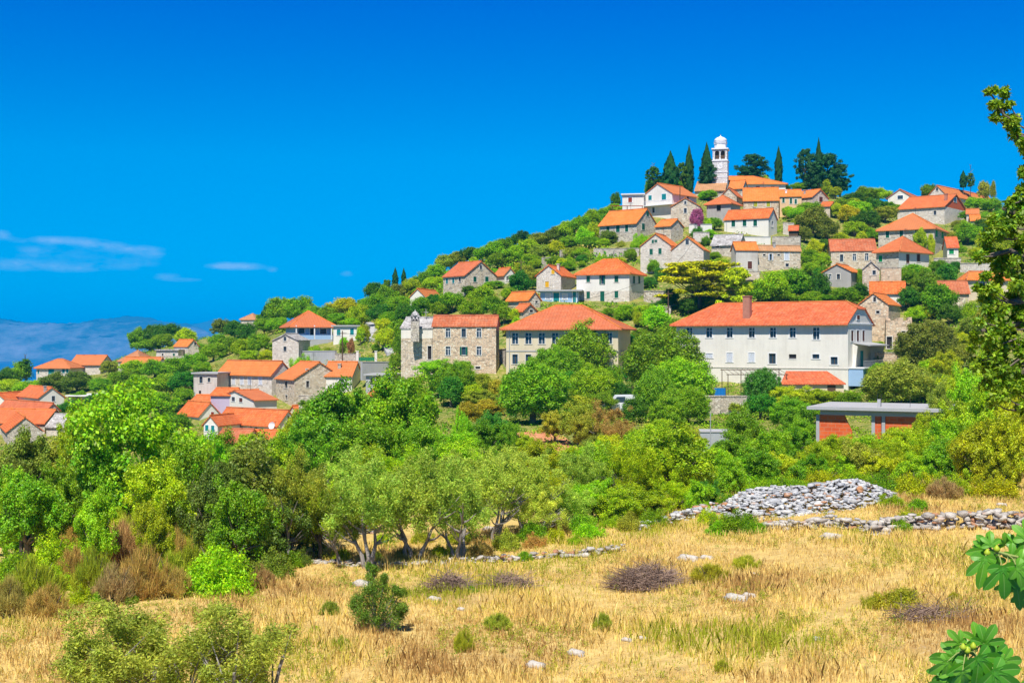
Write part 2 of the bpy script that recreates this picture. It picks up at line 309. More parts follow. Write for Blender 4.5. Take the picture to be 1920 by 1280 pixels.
# --- far left group
h('the turquoise shuttered house', 'long house with turquoise shutters and hipped orange roof overlooking the sea', 131, 300, 82, 68, 'm7', 689, 716, 674, 'hA', 'stone_pale', 'tile_light', [('A', 96, 696, 11, 10, 't'), ('A', 119, 695, 5, 8, 't'), ('A', 126, 695, 4, 8, 't'), ('A', 72, 697, 3, 7, 't')], over=.5)
h('the seaward orange roof house', 'house with plain orange gable roof above clipped hedge by the sea', 188, 306, 82, 131, 'm7', 683, 700, 667, 'gA', 'stone_pale', 'tile_light', [('A', 150, 692, 4, 8, 't')], over=.4)
h('the tan hipped roof house', 'house with faded tan hipped roof among trees above the sea', 262, 296, 80, 222, 'm9', 677, 700, 658, 'hA', 'stone_pale', 'tile_tan', [])
h('the stone gable with orange roof', 'low stone house with orange roof and small gable window above sea', 295, 288, 55, 228, 314, 683, 705, 662, 'gA', 'stone_pale', 'tile_light', [('B', 305, 672, 2.5, 5, 'd')])
h('the green doored flat house', 'flat roofed stone outbuilding with green door on far left hill', 334, 298, 82, 293, 'm6', 657, 675, 655, 'f', 'stone_pale', 'stone_slab', [('A', 326, 667, 4, 9, 'Dg'), ('A', 305, 665, 3, 5, 'd')])
h('the small hilltop house', 'small stone house with orange roof highest on far left slope', 352, 300, 42, 326, 373, 649, 668, 636, 'gA', 'stone_pale', 'tile_light', [('B', 366, 644, 4, 6, 'd')], over=.2)
h('the white house with round window', 'white gabled house with oval dark window and tall thin chimney', 74, 240, 38, 33, 120, 745, 770, 727, 'gA', 'white', 'tile', [('B', 100, 747, 6, 10, 'd')], chim=[(85, 741, 724, .5, 'grey_plaster')], over=.35)
h('the long red roof', 'long low house with red roof and grey stone gable at left edge', 88, 226, 45, 0, 111, 769, 790, 753, 'gA', 'stone_grey', 'tile_red', [])
h('the orange terrace roof', 'wide orange roof tier below the red roof at left edge', 84, 218, 80, -20, 'm7', 793, 815, 769, 'gA', 'stone_grey', 'tile', [])
h('the grey slab roofed shed', 'stone shed with pale grey slab roof beside orange roofs', 122, 214, 80, 87, 'm6', 800, 818, 778, 'gA', 'stone_pale', 'stone_slab', [])
h('the last orange roof strip', 'narrow orange roof right of the grey slab roof', 143, 217, 80, 123, 'm6', 798, 812, 780, 'gA', 'stone_grey', 'tile', [])
h('the grey stone gable house', 'grey stone gabled house with orange roof at bottom left of village', 14, 205, 25, -40, 80, 809, 835, 783, 'gA', 'stone_grey', 'tile', [('A', 4, 828, 6, 8, 'd')])
h('the white house cut by the frame', 'white gabled house cut off by left edge of photo', 22, 246, 75, -30, 'm8', 760, 775, 738, 'gB', 'white', 'tile', [])
h('the flat roofed modern house', 'modern single storey house with thin white flat roof among trees', 166, 250, 82, 128, 'm8', 743, 760, 741, 'f', 'grey_plaster', 'frame_white', [('A', 147, 751, 20, 7, 'd')], over=.5)
h('the distant tan roof', 'tiny distant house with tan roof high on left ridge', 478, 330, 80, 451, 'm7', 599, 615, 589, 'hA', 'stone_pale', 'tile_tan', [])
# --- middle
h('the stone house with teal shutters', 'stone gabled house with teal shutters and red roof on green slope', 872, 235, 38, 831, 931, 516, 541, 491, 'gA', 'stone', 'tile_red',
  [('A', 838, 526.6, 4, 10, 't'), ('A', 850, 526, 4, 10, 't'), ('A', 862, 524.5, 4, 9, 'd'), ('B', 901.6, 501, 4, 8, 'd'), ('B', 890.6, 523.5, 6, 10, 'g'), ('B', 912.6, 523.5, 6, 10, 'g')], over=.25)
h('the little white gable', 'little white gabled house with orange roof beside stone house', 946, 241, 32, 926, 967, 515, 531, 502, 'gA', 'white', 'tile_light', [('B', 951, 522, 3, 9, 'd')])
h('the half hidden white gable', 'white gable and orange roof half hidden by trees above the chapel', 797, 252, 75, 769, 830, 556, 566, 542, 'gB', 'white', 'tile_light', [])
h('the yellow shuttered house', 'stone gabled house with two yellow shutters and small chimney', 1051.6, 225, 70, 1006, 1079, 516, 546, 498, 'gB', 'stone_pale', 'tile', [('A', 1037, 510, 6, 8, 'y'), ('A', 1025.7, 533, 7, 11, 'y')], chim=[(1049, 508, 496, .5, 'old_white')])
h('the terrace flat with teal doors', 'flat slab roofed ground floor dwelling with teal doors and white posts', 1083, 216, 82, 1013, 'm6', 546, 571, 545, 'f', 'pale_blue', 'concrete', [('A', 1043, 558.5, 11, 20, 'Dt'), ('A', 1077, 557, 6, 20, 'Dt'), ('A', 1028, 556, 9, 10, 'w'), ('A', 1059, 556, 8, 10, 'w')], over=.8)
h('the white house with green shutters', 'white upper storied house with green shutters and hipped red roof', 1180, 216, 64, 1081, 1207, 511, 572, 488, 'hA', 'stone_pale', 'tile',
  [('A', 1103, 523, 6.5, 12, 'g'), ('A', 1129.4, 524, 5, 17, 'G'), ('A', 1155.8, 523, 7, 12, 'g'), ('A', 1103, 553, 6.5, 13, 'g'), ('A', 1129.4, 557, 8, 22, 'Dg'), ('A', 1155.8, 552, 7, 13, 'g'), ('B', 1188.6, 524.7, 4, 14, 'g'), ('B', 1198.5, 524.7, 3.5, 14, 'g')], split=(545, 'white'), over=.45, cornice='frame_white', deep=3)
h('the low orange barn', 'low stone barn with orange gable roof behind broad green trees', 992, 206, 38, 950, 1013, 561, 574, 547, 'gA', 'stone', 'tile_light', [('B', 1006, 566, 3, 4, 'd')])
h('the lean to below the barn', 'small orange roofed lean to just below the low barn', 981, 200, 42, 962, 1007, 583, 592, 571, 'gA', 'stone', 'tile', [('B', 996, 583, 6, 5, 'o')])
# --- upper middle
h('the green shuttered farmhouse', 'grey farmhouse with orange roof green shutters and vine pergola', 1194, 260, 50, 1140-16, 1231, 417, 467, 392.5, 'gA', 'stone_grey', 'tile_light',
  [('A', 1140, 430, 6, 12, 'g'), ('A', 1158.5, 429, 7, 13, 'g'), ('A', 1175, 428, 6, 13, 'g'), ('B', 1214, 401, 4.5, 9, 'g'), ('B', 1206, 425, 5, 12, 'g'), ('A', 1168, 462, 6, 8, 'Dt')], over=.4, cornice='stone_grey')
h('the small stone barn above twin gables', 'small stone barn with orange roof above the twin gabled houses', 1258, 252, 50, 1229, 1281, 423, 441, 412, 'gA', 'stone', 'tile_light', [])
h('the left twin gable', 'tall pale stone gabled house left of twin pair with green windows', 1258, 236, 66, 1201, 1276, 460, 522, 439, 'gB', 'stone_pale', 'tile_light',
  [('A', 1224, 453, 4, 7, 'g'), ('A', 1230, 452, 3, 5, 'g'), ('A', 1221, 472, 6, 11, 'g'), ('A', 1237.5, 471, 6, 11, 'g')], over=.15)
h('the right twin gable', 'plain pale stone gabled house right of twin pair with one dark window', 1319, 232, 72, 1258.6, 1331, 468, 505, 445, 'gB', 'stone_pale', 'tile_light', [('A', 1288.5, 453.5, 6, 10, 'd')], over=.15)
h('the white modern house', 'white gabled house with balcony and teal windows left of the church', 1260, 274, 48, 1207, 1306, 362, 407, 345, 'gB', 'white', 'tile_light',
  [('A', 1219, 371, 6, 9, 't'), ('A', 1245, 369, 8, 11, 't'), ('A', 1225, 394, 5, 10, 'd'), ('B', 1290, 371, 4, 6, 'd')], over=.5, special='balcony', cornice='frame_white')
h('the flat roofed white annex', 'low white flat roofed annex with red shutter at left of white house', 1207, 277, 80, 1167, 'm7', 365, 392, 364, 'f', 'white', 'frame_white', [('A', 1181.5, 375, 7, 9, 'r')])
h('the bougainvillea house', 'small stone gabled house above pink bougainvillea with two tiny windows', 1312, 266, 78, 1258, 1318, 387, 414, 372, 'gB', 'stone', 'tile_light', [('A', 1285, 380, 4, 6, 'd'), ('A', 1285, 395, 5, 9, 'd')], over=.15)
h('the tan roofed hall', 'long low stone hall with tan slab roof below bell tower', 1359, 298, 78, 1303, 1366, 357, 368, 341, 'gA', 'stone_grey', 'tile_tan', [], over=.4)
h('the steep stone gable', 'stone gabled house with orange roof squeezed below the church', 1381, 287, 68, 1352, 1396, 367, 382, 353, 'gB', 'stone', 'tile', [])
h('the church outbuilding', 'orange roofed stone building between the bell tower and cedar', 1392, 300, 60, 1366, 1402, 352, 368, 339, 'gA', 'stone_grey', 'tile_light', [])
h('the grey hipped house', 'plain grey house with hipped orange roof and shuttered tan window', 1370, 272, 60, 1325, 1388, 380, 414, 368, 'hA', 'grey_plaster', 'tile', [('A', 1347.5, 390, 8, 12, 'o')], over=.5)
h('the lime shuttered house', 'stone house with two lime green shutters and broad orange roof', 1460, 279, 80, 1394, 'm8', 375, 440, 353, 'gA', 'stone_warm', 'tile_light', [('A', 1416.7, 382.7, 7, 10, 'l'), ('A', 1440.6, 382.7, 7, 10, 'l')], over=.3)
h('the cream row house', 'cream house with three narrow green shutters beside drainpipe', 1503, 282, 80, 1462, 'm7', 368, 394, 357, 'gA', 'peach', 'tile_light', [('A', 1469, 375.5, 4, 9, 'g'), ('A', 1483, 377, 4, 10, 'g'), ('A', 1492, 378, 4, 9, 'g')], chim=[(1474, 363, 357, .4, 'frame_white')], over=.25)
h('the stone house with brown hatch', 'stone gabled house with brown hatch window right of cream row', 1523, 284, 40, 1491, 1553, 369, 392, 356, 'gA', 'stone', 'tile_light', [('B', 1539, 374, 6, 10, 'b')], chim=[(1508, 364, 357, .4, 'stone_grey')], over=.25)
h('the roadside lean to', 'small orange roofed lean to below stone house with brown hatch', 1556, 278, 70, 1537, 1567, 387, 396, 380, 'gA', 'stone', 'tile', [])
h('the white house with three green shutters', 'white two storey house with three green shutters and orange roof mid slope', 1441, 258, 60, 1358, 1457, 408, 446, 392, 'gA', 'white', 'tile',
  [('A', 1375, 419, 7, 12, 'g'), ('A', 1396, 418, 7, 12, 'g'), ('A', 1416, 418, 7, 12, 'g'), ('B', 1448, 420, 3, 10, 'd')], over=.25, deep=3)
h('the slate slab roofed cottage', 'stone cottage with grey slab roof and white sheds in front', 1386, 243, 60, 1334, 1398, 457, 482, 441, 'gA', 'stone_grey', 'stone_slab', [('A', 1345, 462, 7, 6, 'o')], over=.3)
h('the orange end of the long stone house', 'plastered end house with bright orange roof and small brown door', 1380, 232, 9, 1371, 1421, 468, 512, 446, 'gB', 'old_white', 'tile_light', [('B', 1406, 497, 8, 14, 'Db')], over=.2)
h('the tan end of the long stone house', 'stone house with faded tan roof white shutters and small chimney', 1421.4, 234, 9, 1418, 1501, 469, 512, 447, 'gB', 'stone', 'tile_tan', [('B', 1445, 482, 4.5, 12, 'W'), ('B', 1475, 481, 8, 13, 'w'), ('B', 1476, 497, 6, 6, 'd'), ('B', 1433, 478, 2, 3, 'o'), ('B', 1460, 478, 2, 3, 'o')], chim=[(1452, 462, 455, .45, 'grey_plaster')], over=.2)
h('the arched stone cellar', 'low stone cellar with dark arched opening below long stone house', 1423, 222, 80, 1392, 'm5', 512, 532, 509, 'f', 'stone_warm', 'stone_slab', [('A', 1407, 523, 11, 7, 'o')])
h('the red roofed shack', 'tiny dark shack with red roof at edge of dark trees', 1496, 250, 75, 1479, 'm4', 432, 444, 425, 'gA', 'wood', 'tile_red', [])
# --- right
h('the white villa on the crest', 'white villa with red roofs and arched blue window on right crest', 1709, 312, 60, 1665, 1740, 369, 386, 356, 'gB', 'white', 'tile_red', [('A', 1688, 370, 10, 7, 'd')], over=.5, cornice='frame_white')
h('the long crest barn', 'very long low stone building with orange roof on right crest', 1773, 312, 48, 1741, 1873, 364, 380, 348, 'gB', 'stone_pale', 'tile_light', [('A', 1757, 355, 4, 6, 'd'), ('B', 1820, 374, 5, 5, 'd')], over=.4)
h('the house with terracotta gable', 'big stone house whose gable top is rendered terracotta with white window', 1771, 284, 52, 1683, 1813, 387, 424, 365.5, 'gA', 'stone_pale', 'tile', [('A', 1753, 399, 5, 8, 'd'), ('B', 1791, 375, 5, 8, 'd')], gable='render_terra', chim=[(1773, 376, 364, .6, 'brickwork')], over=.35, deep=4)
h('the side lean to', 'small lean to with orange roof right of terracotta gabled house', 1835, 282, 70, 1812, 1845, 399, 414, 390, 'gA', 'stone_pale', 'tile_light', [])
h('the little outbuilding lower right', 'tiny stone outbuilding with orange roof below the side lean to', 1838, 275, 75, 1820, 'm4', 413, 424, 404, 'gA', 'stone_grey', 'tile_light', [])
h('the vine covered hipped house', 'big stone house with hipped orange roof climbing vine and green shutters', 1752, 255, 60, 1647, 1775, 427, 486, 402, 'hA', 'stone_grey', 'tile_light',
  [('A', 1664, 439.5, 6.5, 13, 'g'), ('A', 1690, 438, 6.5, 14, 'g'), ('A', 1719, 437, 6.5, 13, 'g'), ('B', 1756, 438, 4, 13, 'k'), ('B', 1767, 441, 4, 12, 'k'), ('B', 1767, 468, 4, 12, 'k')], over=.5, cornice='stone_grey', deep=4)
h('the red roof with green gate', 'small red roofed store with bright green round topped door', 1797, 242, 80, 1776, 'm5', 463, 482, 446, 'gA', 'white', 'tile_red', [('A', 1784, 472, 9, 9, 'Dk')])
h('the old roofed stone house', 'stone house with faded patchy roof left of the hipped orange roof', 1643, 236, 80, 1558, 'm8', 470, 510, 450, 'gA', 'stone', 'tile_old', [('A', 1578, 483.6, 6, 13, 'd'), ('A', 1602, 482, 6, 12, 'm'), ('A', 1625, 481.6, 6, 13, 'm')], over=.15)
h('the pyramid roofed house', 'house with pyramid orange roof white right side and brown doors', 1685, 229, 40, 1643, 1742, 469, 504, 445, 'hA', 'stone_grey', 'tile', [('A', 1651, 485, 7, 12, 'k'), ('B', 1702, 485, 6, 17, 'Db'), ('B', 1722, 483.5, 6, 14, 'b')], over=.6, wallB='white', cornice='concrete')
h('the small grey gable', 'small grey gabled cottage with two windows and orange roof', 1595.6, 216, 60, 1543, 1616, 509, 536, 496, 'gB', 'grey_plaster', 'tile_light', [('A', 1556.5, 519, 5, 10, 'm'), ('A', 1572, 518.6, 6, 10, 'd')], over=.3)
h('the slender stone gable', 'slender tall stone gabled house with one arched white window', 1649, 211, 76, 1617, 1662, 505, 562, 491, 'gB', 'stone', 'stone_slab', [('A', 1639, 511, 4, 8, 'd')], over=.1)
h('the low orange roof mid right', 'low building with orange roof and white wall below slender gable', 1697, 203, 75, 1632, 'm5', 549, 562, 530, 'gA', 'white', 'tile', [])
h('the ruined stone gable', 'roughly built ruined stone gabled house with orange roof', 1666, 190, 62, 1609, 1688, 571, 660, 550.5, 'gB', 'stone_warm', 'tile_light', [('A', 1640, 561, 5, 9, 'o'), ('A', 1646, 585, 3, 5, 'o')], over=.15, deep=3)
h('the ruined terrace wall house', 'roofless stone ruin with dark doorway beside the ruined gable', 1710, 184, 75, 1661, 'm5', 603, 660, 603, 'open', 'stone_warm', 'stone_slab', [('A', 1667, 642, 11, 22, 'Do'), ('A', 1694, 622, 3, 3, 'o')], deep=3)
h('the cream house behind the oak', 'cream house with teal window half hidden by the near oak', 1813, 200, 12, 1801, 1890, 521, 556, 497, 'hB', 'cream', 'tile_light', [('B', 1843, 532, 9, 13, 'm'), ('B', 1872, 533, 8, 12, 'm')], over=.4)
h('the rusty roofed lean to', 'lean to with rusty patched tile roof left of the cream house', 1817, 197, 80, 1762, 'm5', 549, 562, 529, 'gA', 'stone', 'tile_old', [])

TPS = []          # terrain control points (px, Y, Z)
for d in H:
    K = px2w(d['kx'], d['base'], d['Y']); d['K'] = K; ph = R(d['phi'])
    dA = Vector((-math.sin(ph), math.cos(ph), 0)); dB = Vector((math.cos(ph), math.sin(ph), 0))
    def solve(end, dv, K=K):
        if isinstance(end, str): return float(end[1:])
        m = (end - CX) / FPX; den = dv.x - m * dv.y
        t = (m * K.y - K.x) / den if abs(den) > 1e-6 else 8.0
        return min(max(t, 1.5), 32.0)
    d['wA'] = solve(d['ax'], dA); d['wB'] = solve(d['bx'], dB)
    d['dA'], d['dB'] = dA, dB
    d['C'] = [K + dA * d['wA'], K, K + dB * d['wB'], K + dA * d['wA'] + dB * d['wB']]
    d['zE'] = (CY - d['eave']) / FPX * d['Y']
    for q, c in enumerate(d['C'][:3]): TPS.append((w2px(c)[0], c.y, K.z + (0 if q == 1 else .25)))
# ------------------------------------------------------------ where the trees stand (photo px, py of the crown, half width, half height, metres away)
F = [  # px, py, rx, ry, Y, kind, colour
 # far left, above the sea
 (12, 705, 22, 16, 300, 'round', 'D'), (38, 700, 24, 22, 320, 'round', 'G'), (48, 686, 14, 14, 330, 'cedar', 'D'), (20, 725, 24, 16, 285, 'round', 'YG'), (55, 728, 30, 16, 280, 'round', 'B'), (102, 718, 30, 20, 272, 'round', 'OD'), (145, 716, 34, 20, 270, 'round', 'OD'),
 (205, 690, 17, 15, 288, 'round', 'O'), (163, 690, 26, 7, 300, 'round', 'YG'), (150, 745, 18, 12, 235, 'round', 'G'), (130, 765, 22, 14, 225, 'round', 'T'), (190, 725, 26, 18, 240, 'round', 'G'), (180, 755, 24, 18, 215, 'round', 'T'),
 (258, 634, 20, 20, 345, 'round', 'G'), (285, 626, 22, 18, 350, 'round', 'D'), (315, 624, 26, 19, 352, 'round', 'D'), (305, 640, 22, 15, 342, 'round', 'G'), (348, 631, 24, 16, 345, 'round', 'YG'), (280, 648, 26, 12, 335, 'round', 'G'), (370, 652, 16, 10, 300, 'round', 'G'),
 (250, 690, 28, 16, 262, 'round', 'B'), (290, 692, 30, 18, 255, 'round', 'G'), (330, 690, 28, 20, 258, 'round', 'G'), (365, 680, 26, 20, 262, 'round', 'G'), (225, 712, 26, 18, 248, 'round', 'G'), (262, 722, 30, 20, 240, 'round', 'B'), (310, 722, 32, 22, 236, 'round', 'G'), (345, 716, 28, 22, 240, 'round', 'T'),
 (400, 660, 24, 18, 262, 'round', 'G'), (425, 650, 22, 18, 268, 'round', 'G'), (408, 640, 18, 14, 290, 'round', 'G'), (415, 616, 20, 20, 318, 'round', 'OD'), (440, 618, 24, 18, 320, 'round', 'D'), (462, 626, 20, 20, 300, 'round', 'D'), (455, 655, 26, 20, 258, 'round', 'YG'), (485, 645, 24, 22, 252, 'round', 'G'), (475, 668, 24, 12, 245, 'round', 'B'), (500, 668, 18, 12, 240, 'round', 'YG'), (380, 690, 18, 12, 245, 'round', 'G'), (495, 612, 22, 16, 290, 'round', 'G'),
 (530, 582, 30, 26, 272, 'round', 'G'), (562, 580, 30, 24, 276, 'round', 'G'), (510, 592, 24, 22, 280, 'round', 'D'), (590, 592, 24, 20, 272, 'round', 'G'), (520, 610, 22, 16, 262, 'round', 'B'), (500, 600, 20, 18, 285, 'round', 'G'),
 (645, 578, 32, 20, 276, 'round', 'Y'), (615, 590, 22, 18, 270, 'round', 'G'), (640, 600, 26, 14, 258, 'round', 'G'), (672, 592, 24, 20, 268, 'round', 'YG'), (660, 606, 22, 10, 246, 'round', 'B'), (682, 625, 12, 18, 228, 'round', 'YG'),
 (700, 572, 24, 22, 285, 'round', 'G'), (725, 558, 24, 22, 290, 'round', 'G'), (715, 590, 26, 20, 262, 'round', 'T'), (745, 575, 26, 22, 268, 'round', 'G'), (735, 600, 26, 18, 250, 'round', 'G'), (765, 590, 26, 20, 250, 'round', 'D'), (700, 545, 20, 16, 300, 'round', 'D'), (720, 612, 20, 16, 240, 'round', 'YG'), (722, 636, 18, 22, 228, 'round', 'YG'), (745, 620, 20, 20, 225, 'round', 'G'), (748, 650, 14, 24, 212, 'round', 'G'), (742, 680, 12, 20, 200, 'round', 'G'),
 (726, 542, 14, 18, 300, 'cedar', 'D'), (741, 522, 5.5, 20, 300, 'cypress', 'C'), (757, 520, 4.5, 17, 302, 'cypress', 'C'), (750, 548, 22, 16, 290, 'round', 'OD'), (772, 540, 22, 18, 292, 'round', 'YG'), (795, 527, 22, 18, 296, 'round', 'G'), (815, 512, 20, 18, 298, 'round', 'B'), (812, 532, 20, 14, 280, 'round', 'YG'), (785, 548, 14, 10, 270, 'round', 'G'), (835, 493, 22, 16, 300, 'round', 'O'), (858, 484, 22, 14, 302, 'round', 'O'), (864, 478, 4, 11, 304, 'cypress', 'C'), (885, 476, 22, 14, 300, 'round', 'D'), (905, 478, 20, 14, 298, 'round', 'G'),
 (925, 470, 22, 18, 300, 'round', 'B'), (945, 462, 22, 16, 300, 'round', 'G'), (938, 488, 24, 16, 280, 'round', 'G'), (965, 478, 24, 18, 284, 'round', 'B'), (970, 452, 20, 14, 302, 'round', 'D'), (990, 466, 24, 18, 290, 'round', 'YG'), (995, 490, 24, 14, 268, 'round', 'G'), (980, 440, 14, 8, 305, 'round', 'CD'), (1012, 450, 24, 14, 300, 'round', 'O'), (1015, 474, 22, 16, 280, 'round', 'O'), (1040, 440, 20, 16, 300, 'round', 'OD'), (1042, 466, 22, 14, 282, 'round', 'YG'), (1062, 432, 20, 18, 302, 'round', 'YG'), (1068, 456, 22, 14, 285, 'round', 'G'), (1088, 422, 20, 18, 302, 'round', 'G'), (1095, 446, 20, 20, 282, 'round', 'B'), (1110, 410, 18, 18, 304, 'round', 'B'), (1112, 435, 14, 20, 285, 'round', 'YG'), (1128, 402, 16, 12, 300, 'round', 'B'), (1116, 403, 4, 9, 302, 'cypress', 'C'), (1086, 414, 5, 11, 304, 'cedar', 'C'),
 (1154, 374, 10, 13, 292, 'round', 'D'), (1150, 392, 16, 10, 285, 'round', 'B'),
 # around houses of the left middle
 (848, 566, 26, 20, 226, 'round', 'G'), (825, 580, 22, 16, 218, 'round', 'G'), (790, 575, 24, 18, 228, 'round', 'G'), (812, 565, 18, 14, 236, 'round', 'T'), (880, 545, 18, 10, 228, 'round', 'D'), (905, 558, 30, 24, 214, 'round', 'B'), (885, 580, 26, 18, 206, 'round', 'G'), (925, 575, 24, 20, 206, 'round', 'G'), (945, 590, 16, 18, 200, 'round', 'G'), (925, 534, 20, 8, 230, 'round', 'G'), (975, 530, 24, 24, 222, 'round', 'T'), (990, 515, 18, 18, 228, 'round', 'O'), (955, 548, 14, 10, 216, 'round', 'G'),
 (962, 592, 12, 14, 196, 'round', 'YG'), (970, 605, 14, 10, 194, 'round', 'B'), (948, 618, 8, 10, 190, 'round', 'NG'), (1068, 490, 18, 12, 250, 'shrub', 'B'), (1128, 478, 14, 9, 248, 'shrub', 'B'), (1145, 480, 12, 9, 247, 'shrub', 'B'), (1050, 545, 8, 6, 222, 'shrub', 'G'), (1005, 495, 18, 10, 262, 'round', 'YG'),
 (1183, 478, 14, 13, 240, 'round', 'G'), (1140, 446, 18, 14, 254, 'round', 'OD'), (1165, 440, 10, 6, 258, 'shrub', 'O'), (1225, 500, 14, 14, 225, 'round', 'G'), (1218, 530, 16, 12, 220, 'round', 'T'), (1240, 515, 14, 14, 216, 'round', 'T'),
 # middle, vines and gardens
 (1165, 578, 16, 12, 202, 'shrub', 'B'), (1190, 580, 16, 14, 202, 'shrub', 'YG'), (1215, 578, 14, 14, 203, 'shrub', 'YG'), (1200, 600, 14, 14, 195, 'round', 'Y'), (1232, 600, 34, 28, 190, 'round', 'B'), (1200, 632, 20, 18, 182, 'round', 'G'), (1185, 648, 10, 22, 176, 'round', 'T'), (1260, 622, 20, 24, 176, 'round', 'G'),
 (1312, 524, 72, 38, 205, 'pine', 'PY', 'wide vivid yellow green umbrella pine in middle of the village', 'pine tree'), (1378, 540, 30, 42, 200, 'pine', 'PY', 'second yellow green pine leaning against right of the umbrella pine', 'pine tree'),
 (1450, 540, 36, 32, 198, 'round', 'B'), (1490, 535, 34, 34, 205, 'round', 'G'), (1420, 550, 26, 22, 190, 'round', 'B'), (1535, 540, 24, 26, 206, 'round', 'D'), (1470, 555, 24, 16, 188, 'round', 'G'), (1585, 555, 30, 18, 188, 'round', 'G'), (1610, 548, 22, 18, 196, 'round', 'D'), (1545, 562, 24, 10, 190, 'round', 'G'), (1613, 520, 7, 16, 205, 'round', 'G'),
 (1195, 410, 10, 8, 262, 'shrub', 'G'), (1235, 403, 10, 7, 266, 'shrub', 'G'), (1200, 425, 16, 5, 257, 'shrub', 'B'), (1248, 424, 18, 7, 256, 'shrub', 'B'), (1275, 408, 10, 9, 262, 'shrub', 'O'), (1320, 422, 18, 15, 258, 'round', 'B'), (1340, 420, 16, 13, 262, 'round', 'G'), (1308, 440, 12, 14, 250, 'round', 'T'), (1323, 452, 10, 12, 246, 'round', 'G'), (1288, 432, 10, 8, 252, 'shrub', 'G'), (1330, 366, 18, 10, 284, 'round', 'G'), (1318, 368, 12, 8, 286, 'round', 'B'),
 # hilltop
 (1226, 332, 17, 20, 312, 'cedar', 'D'), (1218, 348, 10, 10, 306, 'round', 'G'), (1257, 330, 15, 44, 314, 'cypress', 'C'), (1240, 342, 16, 12, 308, 'round', 'D'), (1292, 318, 8.5, 44, 316, 'cypress', 'C'), (1278, 330, 14, 26, 310, 'cedar', 'D'), (1286, 340, 16, 14, 306, 'round', 'D'), (1265, 345, 18, 10, 306, 'round', 'G'),
 (1325, 318, 11, 48, 304, 'cypress', 'C'), (1326, 322, 20, 24, 302, 'cedar', 'CD'), (1412, 318, 34, 30, 300, 'cedar', 'CD'), (1400, 330, 22, 18, 300, 'cedar', 'CD'), (1460, 310, 7, 34, 300, 'cypress', 'C'), (1432, 342, 18, 13, 292, 'round', 'YG'), (1452, 346, 14, 9, 292, 'round', 'G'), (1470, 352, 12, 7, 290, 'round', 'D'),
 (1510, 312, 22, 34, 318, 'cedar', 'CD'), (1535, 300, 6, 40, 322, 'cypress', 'C'), (1552, 325, 34, 38, 314, 'cedar', 'CD'), (1575, 335, 24, 28, 312, 'cedar', 'CD'), (1530, 330, 24, 26, 310, 'cedar', 'CD'), (1548, 352, 16, 16, 300, 'round', 'YG'), (1500, 350, 20, 8, 296, 'round', 'G'), (1520, 346, 14, 10, 302, 'round', 'G'), (1566, 362, 14, 12, 292, 'round', 'YG'),
 # right hand slope
 (1600, 372, 22, 12, 310, 'round', 'D'), (1625, 364, 24, 14, 315, 'round', 'G'), (1648, 366, 22, 14, 315, 'round', 'YG'), (1585, 385, 20, 14, 295, 'round', 'G'), (1610, 392, 24, 16, 290, 'round', 'B'), (1640, 388, 26, 16, 292, 'round', 'D'), (1668, 390, 16, 12, 296, 'round', 'G'), (1742, 352, 16, 8, 330, 'round', 'G'),
 (1590, 402, 22, 18, 278, 'round', 'Y'), (1568, 395, 16, 14, 285, 'round', 'Y'), (1625, 415, 28, 20, 270, 'round', 'D'), (1660, 402, 26, 16, 272, 'round', 'O'), (1605, 430, 24, 16, 262, 'round', 'B'), (1635, 440, 18, 12, 258, 'round', 'G'), (1700, 396, 20, 7, 268, 'round', 'OD'),
 (1520, 392, 26, 14, 274, 'round', 'G'), (1495, 402, 20, 14, 270, 'round', 'B'), (1525, 418, 34, 28, 258, 'round', 'OD', 'large rounded greyish olive tree in the middle of right hand slope', 'tree'), (1550, 430, 22, 22, 254, 'round', 'OD'), (1508, 440, 18, 14, 250, 'round', 'OD'), (1575, 448, 20, 12, 250, 'round', 'YG'), (1528, 465, 18, 16, 236, 'round', 'YG'), (1520, 485, 20, 18, 226, 'round', 'G'), (1540, 490, 18, 18, 224, 'round', 'YG'), (1520, 505, 20, 14, 218, 'round', 'G'), (1543, 512, 10, 16, 216, 'round', 'G'), (1545, 462, 14, 14, 240, 'round', 'D'),
 (1806, 336, 6, 16, 330, 'cypress', 'C'), (1820, 338, 9, 14, 330, 'cedar', 'D'), (1845, 346, 12, 8, 335, 'round', 'O'), (1862, 345, 6, 7, 336, 'round', 'O'), (1830, 382, 22, 12, 292, 'round', 'B'), (1860, 385, 22, 14, 292, 'round', 'G'), (1812, 405, 16, 10, 270, 'round', 'G'), (1792, 422, 10, 9, 268, 'round', 'O'), (1815, 438, 26, 22, 252, 'round', 'G'), (1840, 430, 20, 20, 255, 'round', 'D'), (1855, 460, 26, 20, 240, 'round', 'YG'), (1832, 475, 18, 12, 236, 'round', 'YG'), (1880, 420, 26, 26, 262, 'round', 'G'), (1895, 470, 26, 24, 236, 'round', 'YG'), (1905, 390, 20, 16, 290, 'round', 'B'), (1860, 495, 22, 10, 225, 'round', 'G'),
 (1726, 450, 16, 22, 254.9, 'round', 'YG', 'yellow green creeper climbing the wall of the vine covered hipped house', 'climbing plant'), (1746, 462, 7, 24, 254.9, 'round', 'YG'), (1712, 464, 11, 10, 254.9, 'round', 'B'),
